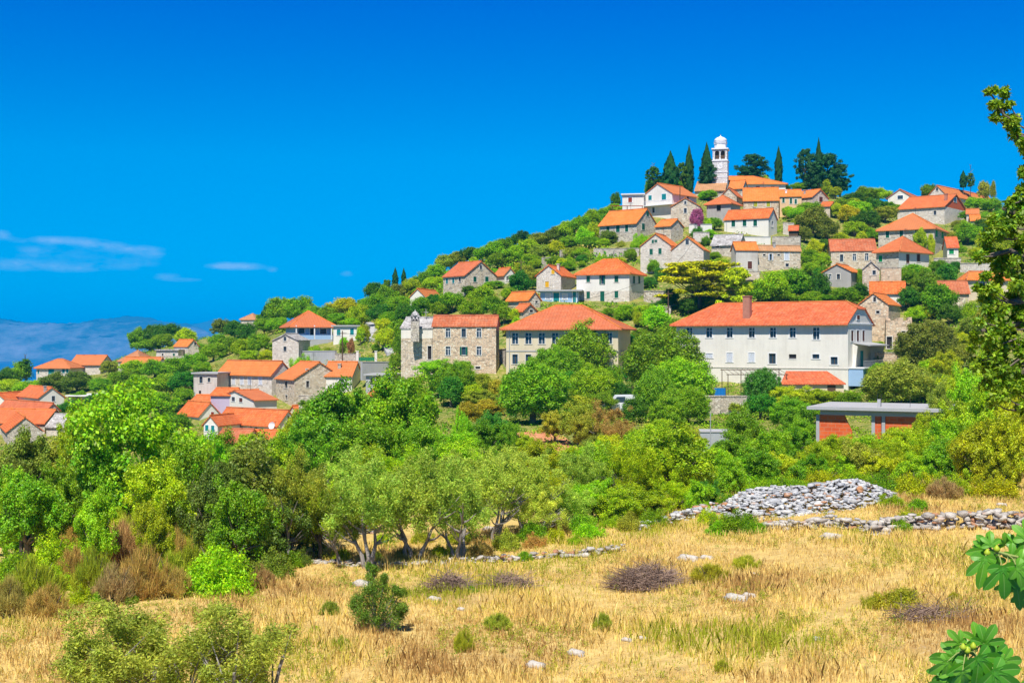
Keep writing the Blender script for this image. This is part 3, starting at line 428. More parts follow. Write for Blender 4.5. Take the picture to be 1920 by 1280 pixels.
 (1715, 510, 30, 16, 212, 'round', 'G'), (1700, 520, 20, 18, 208, 'round', 'G'), (1735, 540, 34, 34, 192, 'bigleaf', 'G', 'large spreading deep green tree between orange roofs on right slope', 'tree'), (1760, 565, 34, 34, 186, 'round', 'G'), (1705, 560, 22, 24, 188, 'round', 'T'), (1775, 515, 24, 22, 205, 'round', 'T'), (1720, 590, 24, 16, 178, 'round', 'B'), (1745, 585, 16, 16, 178, 'round', 'YG'), (1780, 590, 22, 22, 180, 'round', 'D'), (1815, 560, 26, 8, 192, 'shrub', 'B'), (1800, 562, 8, 12, 192, 'shrub', 'G'),
 (1668, 594, 7, 8, 181, 'shrub', 'G'), (1681, 608, 5, 7, 180, 'shrub', 'G'), (1820, 615, 26, 22, 165, 'round', 'O'), (1805, 640, 18, 16, 160, 'round', 'YG'), (1850, 600, 26, 24, 170, 'round', 'O'),
 # trees in front of the big buildings
 (1093, 662, 66, 58, 158, 'dome', 'G', 'huge round green tree covering middle of cream building', 'tree'), (1040, 690, 56, 42, 150, 'dome', 'G', 'mid green rounded tree left of huge tree before cream building', 'tree'), (1000, 738, 74, 60, 140, 'dome', 'G', 'broad low green tree below left half of cream building', 'tree'), (1110, 722, 50, 38, 148, 'dome', 'B'), (1060, 720, 30, 26, 145, 'round', 'T'), (1130, 755, 34, 22, 128, 'round', 'G'), (1085, 760, 30, 20, 126, 'round', 'NG'),
 (1242, 678, 80, 62, 142, 'dome', 'G', 'huge round green tree hiding left end of long white building', 'tree'), (1275, 722, 68, 52, 130, 'dome', 'B', 'bright green round tree overlapping huge tree at left of white building', 'tree'), (1225, 735, 40, 46, 128, 'dome', 'G'), (1285, 760, 50, 36, 122, 'dome', 'G'), (1185, 690, 18, 30, 150, 'round', 'T'), (1250, 775, 40, 34, 116, 'round', 'G'), (1190, 770, 26, 24, 120, 'round', 'D'),
 (1430, 730, 40, 40, 132, 'dome', 'T', 'dark teal round tree in front of the metal pergola', 'tree'), (1425, 762, 30, 26, 124, 'round', 'T'), (1490, 745, 40, 22, 126, 'round', 'YG'), (1540, 748, 44, 20, 124, 'round', 'YG'), (1480, 775, 44, 30, 110, 'round', 'G'), (1590, 750, 26, 16, 124, 'round', 'G'), (1500, 790, 36, 30, 104, 'near', 'G'),
 (1685, 718, 70, 44, 132, 'dome', 'O', 'wide olive green rounded tree right of the pale blue annex', 'tree'), (1730, 722, 46, 28, 126, 'round', 'O'), (1648, 728, 30, 22, 122, 'round', 'O'), (1738, 648, 60, 48, 160, 'dome', 'OD', 'dark olive round tree beside the ruined terrace wall', 'tree'), (1700, 660, 26, 34, 158, 'round', 'OD'), (1655, 680, 20, 20, 160, 'round', 'T'), (1775, 690, 34, 30, 140, 'round', 'YG'), (1800, 720, 30, 26, 120, 'round', 'YG'),
 (850, 700, 34, 26, 158, 'round', 'G'), (815, 690, 34, 16, 162, 'round', 'B'), (780, 690, 22, 12, 168, 'round', 'B'), (845, 735, 28, 30, 145, 'round', 'T'), (870, 715, 22, 28, 150, 'round', 'G'), (825, 720, 26, 26, 148, 'round', 'G'), (900, 748, 34, 16, 130, 'round', 'NG'), (880, 768, 26, 14, 118, 'round', 'NG'),
 # gardens at left
 (568, 650, 22, 10, 221, 'shrub', 'B'), (590, 641, 20, 6, 226, 'shrub', 'B'), (614, 641, 14, 7, 226, 'shrub', 'YG'), (634, 662, 8, 10, 218, 'shrub', 'G'), (645, 642, 10, 10, 222, 'round', 'B'), (676, 630, 10, 18, 222, 'round', 'YG'), (704, 652, 9, 9, 214, 'round', 'G', 'small palm like green plant above the zigzag path', 'plant'), (658, 652, 8, 18, 218, 'round', 'RB', 'withered reddish brown tree beside the white flat roofed cottage', 'tree'), (642, 655, 7, 14, 219, 'round', 'OD'), (545, 666, 8, 8, 218, 'shrub', 'N'),
 (785, 648, 12, 8, 184, 'shrub', 'O'), (795, 640, 10, 6, 184, 'shrub', 'O'), (750, 735, 20, 30, 168, 'round', 'G'), (770, 720, 16, 14, 165, 'round', 'G'),
]
M = [  # the tree belt between the field and the village
 (250, 848, 122, 128, 56, 'bigleaf', 'B', 'biggest bright green broad leaved tree at left before the village', 'tree'), (180, 880, 60, 66, 54, 'bigleaf', 'G'), (330, 890, 60, 70, 54, 'bigleaf', 'G'), (150, 800, 46, 40, 66, 'bigleaf', 'YG'),
 (45, 855, 60, 48, 64, 'near', 'O'), (110, 870, 50, 40, 66, 'near', 'O'), (10, 890, 40, 34, 58, 'near', 'OD'), (50, 950, 72, 66, 48, 'near', 'G'), (110, 930, 56, 60, 50, 'near', 'G'), (10, 980, 44, 60, 46, 'near', 'G'),
 (620, 790, 76, 72, 84, 'near', 'G', 'large round leafy tree below the small red roof', 'tree'), (745, 775, 78, 74, 82, 'near', 'B', 'large round bright tree right of the small red roof', 'tree'), (690, 840, 70, 50, 78, 'near', 'G'), (790, 840, 52, 56, 76, 'near', 'G'), (570, 850, 56, 50, 76, 'near', 'G'), (550, 800, 34, 30, 86, 'near', 'YG'),
 (370, 870, 56, 54, 66, 'near', 'B'), (420, 850, 46, 40, 76, 'near', 'G'), (500, 850, 52, 42, 74, 'near', 'YG'), (450, 880, 54, 42, 68, 'near', 'G'), (345, 840, 34, 30, 80, 'near', 'O'),
 (845, 845, 44, 40, 80, 'near', 'B'), (900, 830, 50, 40, 88, 'near', 'G'), (920, 800, 36, 26, 96, 'near', 'T'), (950, 815, 26, 24, 92, 'near', 'G'), (870, 810, 20, 40, 86, 'near', 'B'), (980, 835, 26, 22, 92, 'near', 'YG'),
 (1085, 775, 36, 22, 104, 'near', 'NG'), (1140, 790, 42, 36, 98, 'olive', 'N'), (1165, 815, 40, 30, 92, 'olive', 'N'), (1100, 800, 34, 26, 98, 'near', 'NG'), (1120, 840, 34, 24, 86, 'near', 'O'), (1040, 790, 30, 20, 106, 'near', 'NG'),
 (1395, 815, 40, 52, 88, 'near', 'G', 'upright conical green tree right of the concrete tank', 'tree'), (1370, 850, 50, 40, 82, 'near', 'G'), (1440, 845, 46, 40, 80, 'near', 'B'), (1480, 840, 44, 38, 84, 'near', 'G'), (1500, 815, 34, 30, 92, 'near', 'G'),
 (1235, 800, 30, 16, 104, 'near', 'YG'), (1210, 840, 52, 44, 72, 'near', 'YG'), (1265, 870, 90, 66, 62, 'near', 'YG', 'wide yellow green willowy tree left of the big stone heap', 'tree'), (1190, 880, 54, 50, 60, 'olive', 'YG'), (1340, 880, 52, 44, 68, 'near', 'B'), (1130, 880, 46, 46, 62, 'near', 'B'), (1080, 880, 50, 46, 60, 'olive', 'OL'), (1410, 890, 44, 34, 66, 'near', 'B'), (1330, 930, 26, 30, 58, 'near', 'T'),
 (1560, 872, 48, 44, 66, 'olive', 'YG'), (1620, 875, 52, 46, 64, 'near', 'O'), (1680, 870, 52, 48, 64, 'olive', 'YG'), (1600, 840, 40, 24, 76, 'near', 'YG'), (1680, 830, 34, 30, 72, 'near', 'YG'), (1740, 860, 50, 56, 64, 'olive', 'YG'), (1790, 870, 44, 50, 64, 'olive', 'O'), (1520, 885, 40, 34, 66, 'near', 'G'), (1740, 800, 40, 26, 78, 'near', 'YG'), (1790, 790, 44, 40, 70, 'near', 'YG'), (1840, 790, 44, 60, 60, 'near', 'YG'), (1890, 830, 44, 70, 56, 'near', 'YG'), (1850, 880, 40, 40, 58, 'near', 'YG'), (1900, 760, 36, 60, 60, 'near', 'Y'), (1765, 745, 30, 26, 84, 'near', 'O'), (1650, 905, 40, 20, 62, 'near', 'G'),
 # olives with visible trunks
 (690, 930, 86, 84, 46, 'olive', 'OL'), (775, 925, 78, 76, 47.5, 'olive', 'OL'), (860, 935, 70, 82, 48, 'olive', 'OL'), (920, 910, 72, 66, 52, 'olive', 'OL'), (640, 900, 60, 52, 54, 'olive', 'OL'), (990, 900, 60, 54, 54, 'olive', 'OL'), (1030, 930, 46, 44, 56, 'olive', 'YG'), (740, 880, 60, 40, 58, 'olive', 'YG'), (930, 870, 52, 36, 62, 'olive', 'OL'), (590, 940, 46, 60, 50, 'near', 'O'), (840, 890, 52, 40, 58, 'olive', 'OL'),
 (480, 940, 96, 110, 43, 'near', 'OD', 'tall dark olive leaved tree in centre left behind the green bush', 'tree'), (540, 920, 60, 72, 47, 'olive', 'O'), (400, 930, 56, 66, 46, 'near', 'OD'), (520, 1000, 44, 52, 42, 'near', 'OD'), (430, 1000, 34, 40, 42, 'near', 'O'),
 # shrubs
 (415, 1050, 78, 60, 38, 'shrub', 'B', 'rounded bright green bush at edge of dry grass', 'shrub'), (230, 1010, 50, 60, 41, 'broom', 'RB'), (270, 1060, 52, 60, 38.5, 'broom', 'N'), (310, 950, 46, 50, 44, 'broom', 'NG'), (225, 940, 30, 34, 46, 'broom', 'N'), (180, 1030, 40, 50, 40, 'broom', 'RB'), (330, 1020, 40, 44, 40, 'broom', 'N'), (130, 990, 34, 36, 43, 'broom', 'N'), (215, 1085, 50, 44, 37.5, 'broom', 'RB'), (330, 1085, 34, 34, 37.5, 'broom', 'N'),
 (60, 1080, 64, 56, 37, 'broom', 'NG'), (110, 1060, 44, 44, 38.5, 'shrub', 'YG'), (150, 1100, 34, 40, 37, 'shrub', 'YG'), (15, 1110, 40, 46, 36.5, 'broom', 'N'), (90, 1120, 44, 40, 36.5, 'broom', 'N'), (30, 1050, 40, 40, 40, 'shrub', 'G'), (180, 1110, 24, 26, 36.8, 'shrub', 'B'), (245, 1115, 18, 16, 36.4, 'shrub', 'G'), (290, 970, 34, 34, 43, 'near', 'YG'), (180, 960, 40, 44, 44, 'near', 'B'), (370, 990, 30, 36, 42, 'broom', 'NG'), (455, 1010, 30, 30, 41, 'shrub', 'B'), (560, 1020, 30, 40, 43, 'shrub', 'OD'), (625, 985, 22, 22, 46, 'shrub', 'G'), (595, 1010, 20, 14, 44, 'shrub', 'G'),
 (1105, 990, 34, 18, 54, 'shrub', 'B'), (1080, 1010, 16, 10, 50, 'shrub', 'B'), (1145, 975, 24, 14, 57, 'shrub', 'B'), (985, 1035, 16, 14, 48, 'shrub', 'G'), (1380, 975, 44, 22, 54, 'shrub', 'G'), (1350, 985, 28, 16, 53, 'shrub', 'B'), (1420, 985, 20, 12, 53, 'shrub', 'B'), (1700, 960, 26, 24, 54, 'shrub', 'YG'), (1670, 935, 26, 14, 58, 'shrub', 'YG'), (1720, 940, 22, 16, 57, 'shrub', 'G'), (1620, 925, 24, 12, 60, 'shrub', 'Y'), (1860, 905, 46, 24, 58, 'shrub', 'Y'), (1770, 910, 36, 24, 60, 'broom', 'RB'), (1800, 880, 26, 34, 61, 'olive', 'OD'), (1560, 905, 26, 14, 64, 'shrub', 'G'), (1450, 900, 34, 18, 65, 'shrub', 'B'), (1290, 935, 26, 16, 62, 'shrub', 'YG'), (1180, 965, 26, 14, 60, 'shrub', 'YG'), (1145, 940, 34, 22, 62, 'shrub', 'G'), (1240, 940, 30, 22, 62, 'shrub', 'O'),
 (1690, 1115, 50, 24, 33, 'shrub', 'NG', 'low dark mustard green shrub in the dry grass on right', 'shrub'), (1640, 1118, 22, 20, 33.2, 'shrub', 'NG'), (1790, 1115, 16, 12, 33, 'shrub', 'NG'), (1355, 1245, 20, 14, 30, 'broom', 'NG'), (885, 1088, 12, 22, 42, 'shrub', 'G'), (870, 1192, 22, 28, 33.5, 'broom', 'NG'), (640, 1195, 20, 22, 33.5, 'shrub', 'NG'), (620, 1130, 22, 20, 38, 'shrub', 'O'), (1330, 1070, 44, 22, 40, 'broom', 'NG'), (1400, 1050, 30, 16, 43, 'broom', 'NG'), (1130, 1160, 20, 20, 35, 'broom', 'O'), (935, 1160, 30, 18, 35, 'broom', 'O'), (590, 1170, 12, 14, 35, 'shrub', 'YG'),
 (1480, 905, 40, 22, 61, 'shrub', 'G'), (1545, 900, 44, 24, 61.5, 'shrub', 'YG'), (1600, 900, 40, 22, 61, 'shrub', 'B'), (1655, 902, 40, 24, 60.5, 'shrub', 'G'), (1715, 902, 40, 26, 60, 'shrub', 'YG'), (1420, 915, 36, 22, 60, 'shrub', 'B'), (1640, 915, 24, 14, 58.5, 'shrub', 'Y'), (1780, 900, 36, 26, 60, 'shrub', 'YG'), (1370, 935, 30, 20, 58, 'shrub', 'G'), (1330, 965, 24, 16, 55, 'shrub', 'YG'), (1400, 978, 30, 18, 52.5, 'shrub', 'G'), (1690, 975, 22, 20, 52, 'shrub', 'G'),
 (700, 1040, 20, 14, 46, 'shrub', 'O'), (760, 1035, 26, 16, 46, 'broom', 'N'), (830, 1030, 24, 16, 47, 'shrub', 'YG'), (900, 1025, 26, 18, 48, 'broom', 'N'), (640, 1035, 22, 16, 46, 'shrub', 'YG'), (950, 1010, 30, 20, 49, 'shrub', 'O'), (1000, 990, 34, 24, 50, 'shrub', 'G'), (860, 1000, 24, 20, 49, 'broom', 'NG'), (1040, 1000, 26, 16, 50, 'shrub', 'YG'), (790, 1000, 22, 18, 49, 'shrub', 'NG'), (720, 1005, 22, 18, 49, 'shrub', 'YG'),
 # undergrowth closing the belt down to the grass
 (20, 1040, 60, 60, 41, 'shrub', 'G'), (100, 1010, 56, 56, 43, 'shrub', 'YG'), (60, 990, 50, 50, 45, 'near', 'B'), (175, 1060, 46, 50, 39, 'broom', 'NG'), (140, 1050, 40, 50, 39.5, 'broom', 'N'), (270, 1000, 50, 56, 42, 'broom', 'N'), (320, 1060, 40, 44, 38.6, 'broom', 'NG'), (355, 1040, 36, 46, 40, 'broom', 'NG'), (380, 1000, 50, 50, 42.5, 'shrub', 'O'), (300, 910, 60, 50, 49, 'near', 'YG'), (220, 990, 46, 46, 43, 'broom', 'NG'), (200, 1000, 40, 50, 43, 'near', 'YG'),
 (470, 1050, 44, 50, 40.5, 'shrub', 'OD'), (510, 1040, 44, 44, 42, 'shrub', 'O'), (560, 990, 50, 50, 45, 'near', 'O'), (600, 960, 46, 56, 48, 'near', 'YG'), (450, 960, 60, 60, 44.5, 'near', 'G'), (540, 1030, 30, 34, 43, 'shrub', 'G'), (490, 1075, 26, 26, 39.5, 'broom', 'RB'), (540, 960, 50, 50, 47, 'near', 'OD'), (40, 930, 50, 50, 50, 'near', 'B'),
 (1070, 950, 50, 40, 55, 'olive', 'OL'), (1110, 940, 46, 40, 57, 'near', 'B'), (1160, 950, 50, 36, 56, 'near', 'YG'), (1210, 945, 50, 36, 57, 'near', 'YG'), (1260, 930, 50, 40, 58, 'olive', 'YG'), (1310, 935, 30, 34, 57, 'near', 'B'), (1090, 975, 36, 24, 53, 'shrub', 'G'), (1180, 975, 30, 18, 55, 'shrub', 'O'), (1225, 965, 30, 20, 56, 'shrub', 'G'), (1050, 985, 26, 18, 51.5, 'shrub', 'N'), (1000, 1010, 22, 16, 49, 'shrub', 'N'), (1370, 900, 40, 40, 62, 'near', 'B'), (1420, 880, 50, 40, 66, 'near', 'G'), (1475, 885, 40, 34, 68, 'near', 'YG'), (1530, 870, 44, 36, 68, 'near', 'YG'),
 (1590, 885, 40, 34, 64, 'near', 'B'), (1650, 885, 46, 36, 63, 'near', 'YG'), (1710, 890, 44, 40, 61, 'near', 'B'), (1765, 870, 40, 50, 61, 'near', 'G'), (1830, 850, 50, 60, 58, 'near', 'YG'), (1880, 880, 40, 50, 56, 'near', 'Y'), (1640, 850, 50, 34, 70, 'near', 'B'), (1560, 845, 40, 30, 74, 'near', 'YG'), (1700, 845, 50, 40, 70, 'near', 'YG'), (1770, 830, 50, 46, 66, 'near', 'B'), (1820, 740, 40, 50, 74, 'near', 'B'), (1860, 700, 40, 50, 80, 'near', 'YG'), (1780, 735, 34, 30, 96, 'near', 'YG'),
 (1010, 950, 46, 46, 53, 'olive', 'OL'), (640, 970, 50, 56, 47, 'olive', 'O'), (1000, 860, 50, 34, 66, 'near', 'YG'), (1050, 870, 46, 34, 66, 'near', 'YG'), (870, 860, 50, 34, 68, 'near', 'B'), (780, 880, 50, 40, 62, 'near', 'G'), (700, 880, 50, 40, 62, 'near', 'YG'),
 (1160, 850, 50, 36, 74, 'near', 'YG'), (1100, 860, 40, 30, 72, 'near', 'B'), (1290, 830, 40, 26, 86, 'near', 'YG'), (1250, 830, 40, 30, 82, 'near', 'G'),
]
F += [(190, 775, 30, 20, 208, 'round', 'G'), (300, 760, 36, 26, 200, 'round', 'B'), (325, 795, 32, 24, 182, 'round', 'G'), (270, 748, 32, 22, 214, 'round', 'YG'), (345, 745, 22, 18, 214, 'round', 'G'), (140, 790, 26, 16, 205, 'round', 'O'), (235, 745, 28, 20, 220, 'round', 'G'), (600, 770, 40, 24, 165, 'round', 'G'), (660, 760, 30, 24, 165, 'round', 'YG'),
 (1060, 500, 20, 10, 246, 'round', 'G'), (1090, 475, 18, 10, 254, 'round', 'B'), (1160, 490, 16, 8, 243, 'round', 'YG'), (1110, 455, 20, 12, 264, 'round', 'G'), (1075, 475, 20, 12, 262, 'round', 'O'), (1040, 490, 16, 10, 258, 'round', 'G'), (985, 505, 16, 12, 245, 'round', 'G'), (1130, 455, 14, 8, 262, 'round', 'B'), (1230, 480, 12, 8, 230, 'round', 'G'), (1340, 480, 14, 8, 232, 'round', 'G'), (1350, 495, 20, 12, 225, 'round', 'YG'), (1320, 490, 16, 10, 226, 'round', 'G'), (1300, 415, 10, 7, 260, 'round', 'G'), (1478, 455, 12, 8, 246, 'round', 'G'), (1490, 425, 10, 14, 256, 'round', 'YG'), (1478, 398, 14, 12, 272, 'round', 'B'), (1330, 440, 16, 10, 252, 'round', 'B'),
 (1170, 585, 20, 14, 196, 'round', 'B'), (1205, 585, 20, 14, 196, 'round', 'YG'), (1240, 575, 14, 14, 200, 'round', 'T'), (1140, 585, 12, 8, 198, 'round', 'G'), (1258, 560, 14, 20, 204, 'round', 'D'), (1290, 575, 20, 16, 192, 'round', 'D'), (1350, 570, 26, 12, 190, 'round', 'OD'), (1390, 560, 20, 14, 192, 'round', 'G'), (1520, 560, 24, 14, 186, 'round', 'G'), (1560, 520, 12, 12, 212, 'round', 'G'), (1680, 480, 12, 8, 226, 'round', 'B'), (1760, 500, 18, 12, 222, 'round', 'G'), (1790, 500, 14, 10, 224, 'round', 'T'), (1785, 455, 8, 8, 244, 'round', 'G'), (1800, 430, 12, 12, 256, 'round', 'G'), (1860, 560, 30, 30, 182, 'round', 'YG'), (1650, 700, 26, 20, 145, 'round', 'B'), (1800, 670, 26, 26, 150, 'round', 'O'), (1750, 690, 30, 20, 148, 'round', 'YG'), (1695, 690, 24, 14, 148, 'round', 'G'),
 (905, 720, 22, 20, 152, 'round', 'NG'), (930, 730, 18, 20, 146, 'round', 'NG'), (885, 740, 30, 20, 140, 'round', 'YG'), (920, 765, 30, 16, 122, 'round', 'NG'), (780, 745, 26, 22, 150, 'round', 'G'), (955, 712, 14, 14, 158, 'round', 'O'), (1165, 740, 24, 24, 135, 'round', 'D'), (1150, 715, 20, 30, 140, 'round', 'G'), (1350, 760, 24, 16, 134, 'round', 'NG'), (1385, 765, 24, 14, 132, 'round', 'O'), (1650, 650, 10, 10, 172, 'round', 'G')]
# ------------------------------------------------------------ ground
def P(Z, Y, *pxs):
    for x in pxs: TPS.append((x, Y, Z))
for Y, Z in ((7, -3.6), (11, -5.4), (16, -6.8), (22, -7.7)):
    P(Z, Y, -1500, -600, 0, 500, 1000, 1500, 2000, 2600, 3400)
for Y in (28, 34, 40, 46): P(-8.2, Y, -300, 100, 500, 900, 1200); P(-7.6, Y, 1500); P(-7.1, Y, 1800, 2200, 2700)
P(-8.2, 56, 600, 900); P(-7.9, 56, 1200); P(-6.9, 54, 1500); P(-6.5, 58, 1700, 1950, 2400)
P(-9.5, 60, -300, 100, 350); P(-12, 95, -300, 100, 400); P(-15, 140, -300, 0, 300); P(-16.5, 185, -300, 0, 200)
P(-8.4, 75, 700, 1000, 1300); P(-7.2, 80, 1550, 1800, 2200); P(-8.5, 110, 650, 900, 1150, 1400); P(-7.2, 115, 1650, 1900, 2300)
P(-12, 140, 480, 600); P(-8.5, 140, 850, 1100, 1350); P(-7, 140, 1600); P(-5, 150, 1750, 2000, 2400); P(4, 200, 1950, 2300); P(14, 235, 1950, 2400)
RIDGE = [(-600, 330, -22), (-200, 330, -19), (0, 330, -14), (100, 335, -9), (200, 340, -7), (310, 350, -1), (400, 350, 0), (470, 335, 4), (540, 300, 4), (620, 300, 6), (700, 305, 9),
         (760, 305, 12), (830, 302, 17), (900, 300, 19.5), (1000, 300, 23), (1080, 300, 27), (1140, 300, 31), (1210, 318, 36), (1300, 330, 38.5), (1420, 335, 39.5), (1560, 335, 37),
         (1700, 332, 35.5), (1850, 332, 34), (2100, 335, 33), (2500, 335, 30)]
for x, y, z in RIDGE:
    TPS.append((x, y, z)); TPS.append((x, y * 1.12, z - 4)); TPS.append((x, y * 1.4, z - 35)); TPS.append((x, y * 2.0, z - 90))
for x in (-1200, 0, 1000, 2000, 3000): P(-150, 1100, x); P(-160, 2000, x)
P(-24, 300, -1200); P(-16, 180, -1200); P(-11, 80, -1200); P(-8, 40, -1200); P(28, 330, 3200); P(0, 180, 3200); P(-7, 80, 3200); P(-7, 40, 3200)
_nh = len(TPS)
for f in F:
    if f[4] > 120 and f[5] != 'pine': TPS.append((f[0], f[4], (CY - f[1] - f[3] * (1.05 if f[5] in ('round', 'shrub') else 1.1)) / FPX * f[4]))
_T = np.array(TPS, dtype=np.float64)
_cu = np.stack([_T[:, 0] / 300, np.log(_T[:, 1]) * 8], 1)
def _U(r2): return np.where(r2 > 1e-12, r2 * np.log(np.maximum(r2, 1e-12)) * .5, 0)
_n = len(_cu); _A = np.zeros((_n + 3, _n + 3))
_A[:_n, :_n] = _U(((_cu[:, None] - _cu[None]) ** 2).sum(2)) + np.diag(np.where(np.arange(_n) < _nh, .5, 4.0))
_A[:_n, _n] = 1; _A[:_n, _n + 1:] = _cu; _A[_n, :_n] = 1; _A[_n + 1:, :_n] = _cu.T
_w = np.linalg.solve(_A, np.concatenate([_T[:, 2], np.zeros(3)]))
def ground_np(X, Y):
    X = np.asarray(X, float); Y = np.asarray(Y, float)
    px = CX + X / Y * FPX; u = np.stack([px / 300, np.log(Y) * 8], -1); sh = u.shape[:-1]; u = u.reshape(-1, 2); out = np.empty(len(u))
    for i in range(0, len(u), 20000):
        q = u[i:i + 20000]; out[i:i + 20000] = _U(((q[:, None] - _cu[None]) ** 2).sum(2)) @ _w[:_n] + _w[_n] + q @ _w[_n + 1:]
    return np.maximum(out.reshape(sh), -175.0)
def ground(x, y): return float(ground_np([x], [y])[0])
_pxs = np.linspace(-1500, 3400, 330); _ys = np.exp(np.linspace(math.log(6.5), math.log(1500), 300))
_PX, _YY = np.meshgrid(_pxs, _ys); _XX = (_PX - CX) / FPX * _YY
_ZZ = ground_np(_XX, _YY)
_rng = np.random.default_rng(3)
_ZZ = _ZZ + np.where(_YY < 62, .05, .12) * (np.sin(_XX * 1.3 + np.sin(_YY * .7)) * np.sin(_YY * .9 + 1.1 * np.sin(_XX * .5)))
_V = np.stack([_XX, _YY, _ZZ], -1).reshape(-1, 3); _r, _c = _XX.shape
_i = np.arange(_r * _c).reshape(_r, _c)
_Q = np.stack([_i[:-1, :-1], _i[:-1, 1:], _i[1:, 1:], _i[1:, :-1]], -1).reshape(-1, 4)
def ground_mat():
    m, t, b = material('ground'); g = G(t); tc = g.n('ShaderNodeTexCoord'); ob = tc.outputs['Object']
    s = g.n('ShaderNodeSeparateXYZ', {0: ob})
    n1 = g.noise(ob, .25, 5, .6); n2 = g.noise(ob, 1.6, 5, .7); n3 = g.noise(ob, 14, 3)
    field = g.mix(g.ramp(n2, .35, .65), (.50, .33, .11), (.72, .54, .20)); field = g.mix(g.ramp(n1, .5, .7, 0, .5), field, (.34, .2, .09))
    field = g.mix(g.ramp(n3, .62, .7, 0, .5), field, (.6, .56, .5))
    hill = g.mix(g.ramp(n1, .4, .6), (.09, .17, .012), (.26, .27, .04)); hill = g.mix(g.ramp(n2, .48, .62, 0, .85), hill, (.50, .38, .15)); hill = g.mix(g.ramp(n3, .35, .5, .6, 0), hill, (.05, .11, .01))
    hill = g.mix(g.ramp(n3, .55, .7, 0, .5), hill, (.5, .46, .4))
    f = g.ramp(g.m('ADD', s.outputs[1], g.m('MULTIPLY', n1, 20)), 66, 80)
    c = g.mix(f, field, hill); t.links.new(c, b.inputs['Base Color']); b.inputs['Roughness'].default_value = 1; b.inputs['Specular IOR Level'].default_value = 0
    bp = g.n('ShaderNodeBump', {'Height': g.m('ADD', n2, g.m('MULTIPLY', n3, .3)), 'Strength': .8, 'Distance': .15}); t.links.new(bp.outputs[0], b.inputs['Normal'])
ground_mat()
me = mesh_np('ground', _V, _Q, 'ground'); me.polygons.foreach_set('use_smooth', [True] * len(me.polygons))
o = bpy.data.objects.new('ground', me); COL.objects.link(o); tag(o, kind='structure')
# sea
def sea_mat():
    m, t, b = material('sea'); g = G(t); tc = g.n('ShaderNodeTexCoord')
    b.inputs['Base Color'].default_value = (.004, .05, .2, 1); b.inputs['Roughness'].default_value = .28; b.inputs['Specular IOR Level'].default_value = .4
    bp = g.n('ShaderNodeBump', {'Height': g.noise(g.map(tc.outputs['Object'], (.02, .02, .02)), 1, 4), 'Strength': .5, 'Distance': 3.0}); t.links.new(bp.outputs[0], b.inputs['Normal'])
sea_mat()
mb = MB(); mb.face([(-14000, -3000, -130), (14000, -3000, -130), (14000, 20000, -130), (-14000, 20000, -130)]); tag(mb.build('sea', 'sea'), kind='structure')
# mountains across the water: two ridges at 9 and 14 km
def mountain_mat(name, rock, scrub, cut):
    m, t, b = material(name); g = G(t); tc = g.n('ShaderNodeTexCoord'); ob = tc.outputs['Object']
    n1 = g.noise(g.map(ob, (.0034, .0012, .010)), 1, 9, .72); n2 = g.noise(g.map(ob, (.0004, .0002, .0009)), 1, 4, .6)
    s = g.n('ShaderNodeSeparateXYZ', {0: ob})
    up = g.ramp(s.outputs[2], 60, 230, 0, .22)
    f = g.ramp(g.m('SUBTRACT', g.m('ADD', g.m('MULTIPLY', n1, .65), g.m('MULTIPLY', n2, .4)), up), cut - .04, cut + .2)
    c = g.mix(f, scrub, rock); t.links.new(c, b.inputs['Base Color']); b.inputs['Roughness'].default_value = 1; b.inputs['Specular IOR Level'].default_value = 0
    bp = g.n('ShaderNodeBump', {'Height': n1, 'Strength': 1.0, 'Distance': 60.0}); t.links.new(bp.outputs[0], b.inputs['Normal'])
mountain_mat('mountain_near', (.36, .36, .46), (.03, .08, .11), .47); mountain_mat('mountain_far', (.3, .3, .28), (.06, .1, .07), .6)
def mountain(name, D, depth, prof, mat, seed, x0, x1, nx=420, ny=46):
    rr = np.random.default_rng(seed); xs = np.linspace(x0, x1, nx); X_ = (xs - CX) / FPX * D
    top = np.interp(xs, [p[0] for p in prof], [(CY - p[1]) / FPX * (D + depth * .55) for p in prof])
    for k in range(1, 8): top += 14 / k * np.sin(xs * .006 * 2 ** k * .7 + rr.random() * 9)
    V = []
    for j in range(ny):
        f = j / (ny - 1); prof_h = math.sin(min(f / .55, 1) * math.pi / 2) ** .85 if f < .55 else math.cos((f - .55) / .45 * math.pi / 2)
        z = -136 + (top + 136) * prof_h
        bumps = 0
        for k in range(1, 6): bumps = bumps + 26 / k * np.sin(X_ * .0012 * 2 ** k + 3 * math.sin(f * 4 * k + k) + rr.random() * 1.0) * math.sin(f * math.pi)
        V.append(np.stack([X_ * (D + depth * f) / D, np.full(nx, D + depth * f) + (bumps * 3), z + bumps * .55], -1))
    V = np.array(V).reshape(-1, 3); i = np.arange(ny * nx).reshape(ny, nx)
    me = mesh_np(name, V, np.stack([i[:-1, :-1], i[:-1, 1:], i[1:, 1:], i[1:, :-1]], -1).reshape(-1, 4), mat)
    me.polygons.foreach_set('use_smooth', [True] * len(me.polygons))
    o = bpy.data.objects.new(name, me); COL.objects.link(o); tag(o, kind='structure'); return o
mountain('mountain', 8400, 1500, [(-900, 600), (0, 597), (80, 602), (150, 601), (240, 598), (290, 608), (340, 616), (400, 640), (470, 664), (560, 676), (700, 684)], 'mountain_near', 1, -1500, 640)
mountain('mountain', 12500, 2500, [(-900, 640), (200, 626), (270, 618), (320, 603), (350, 607), (385, 603), (400, 598), (470, 601), (700, 606), (1100, 600), (2400, 610)], 'mountain_far', 2, -600, 3000)
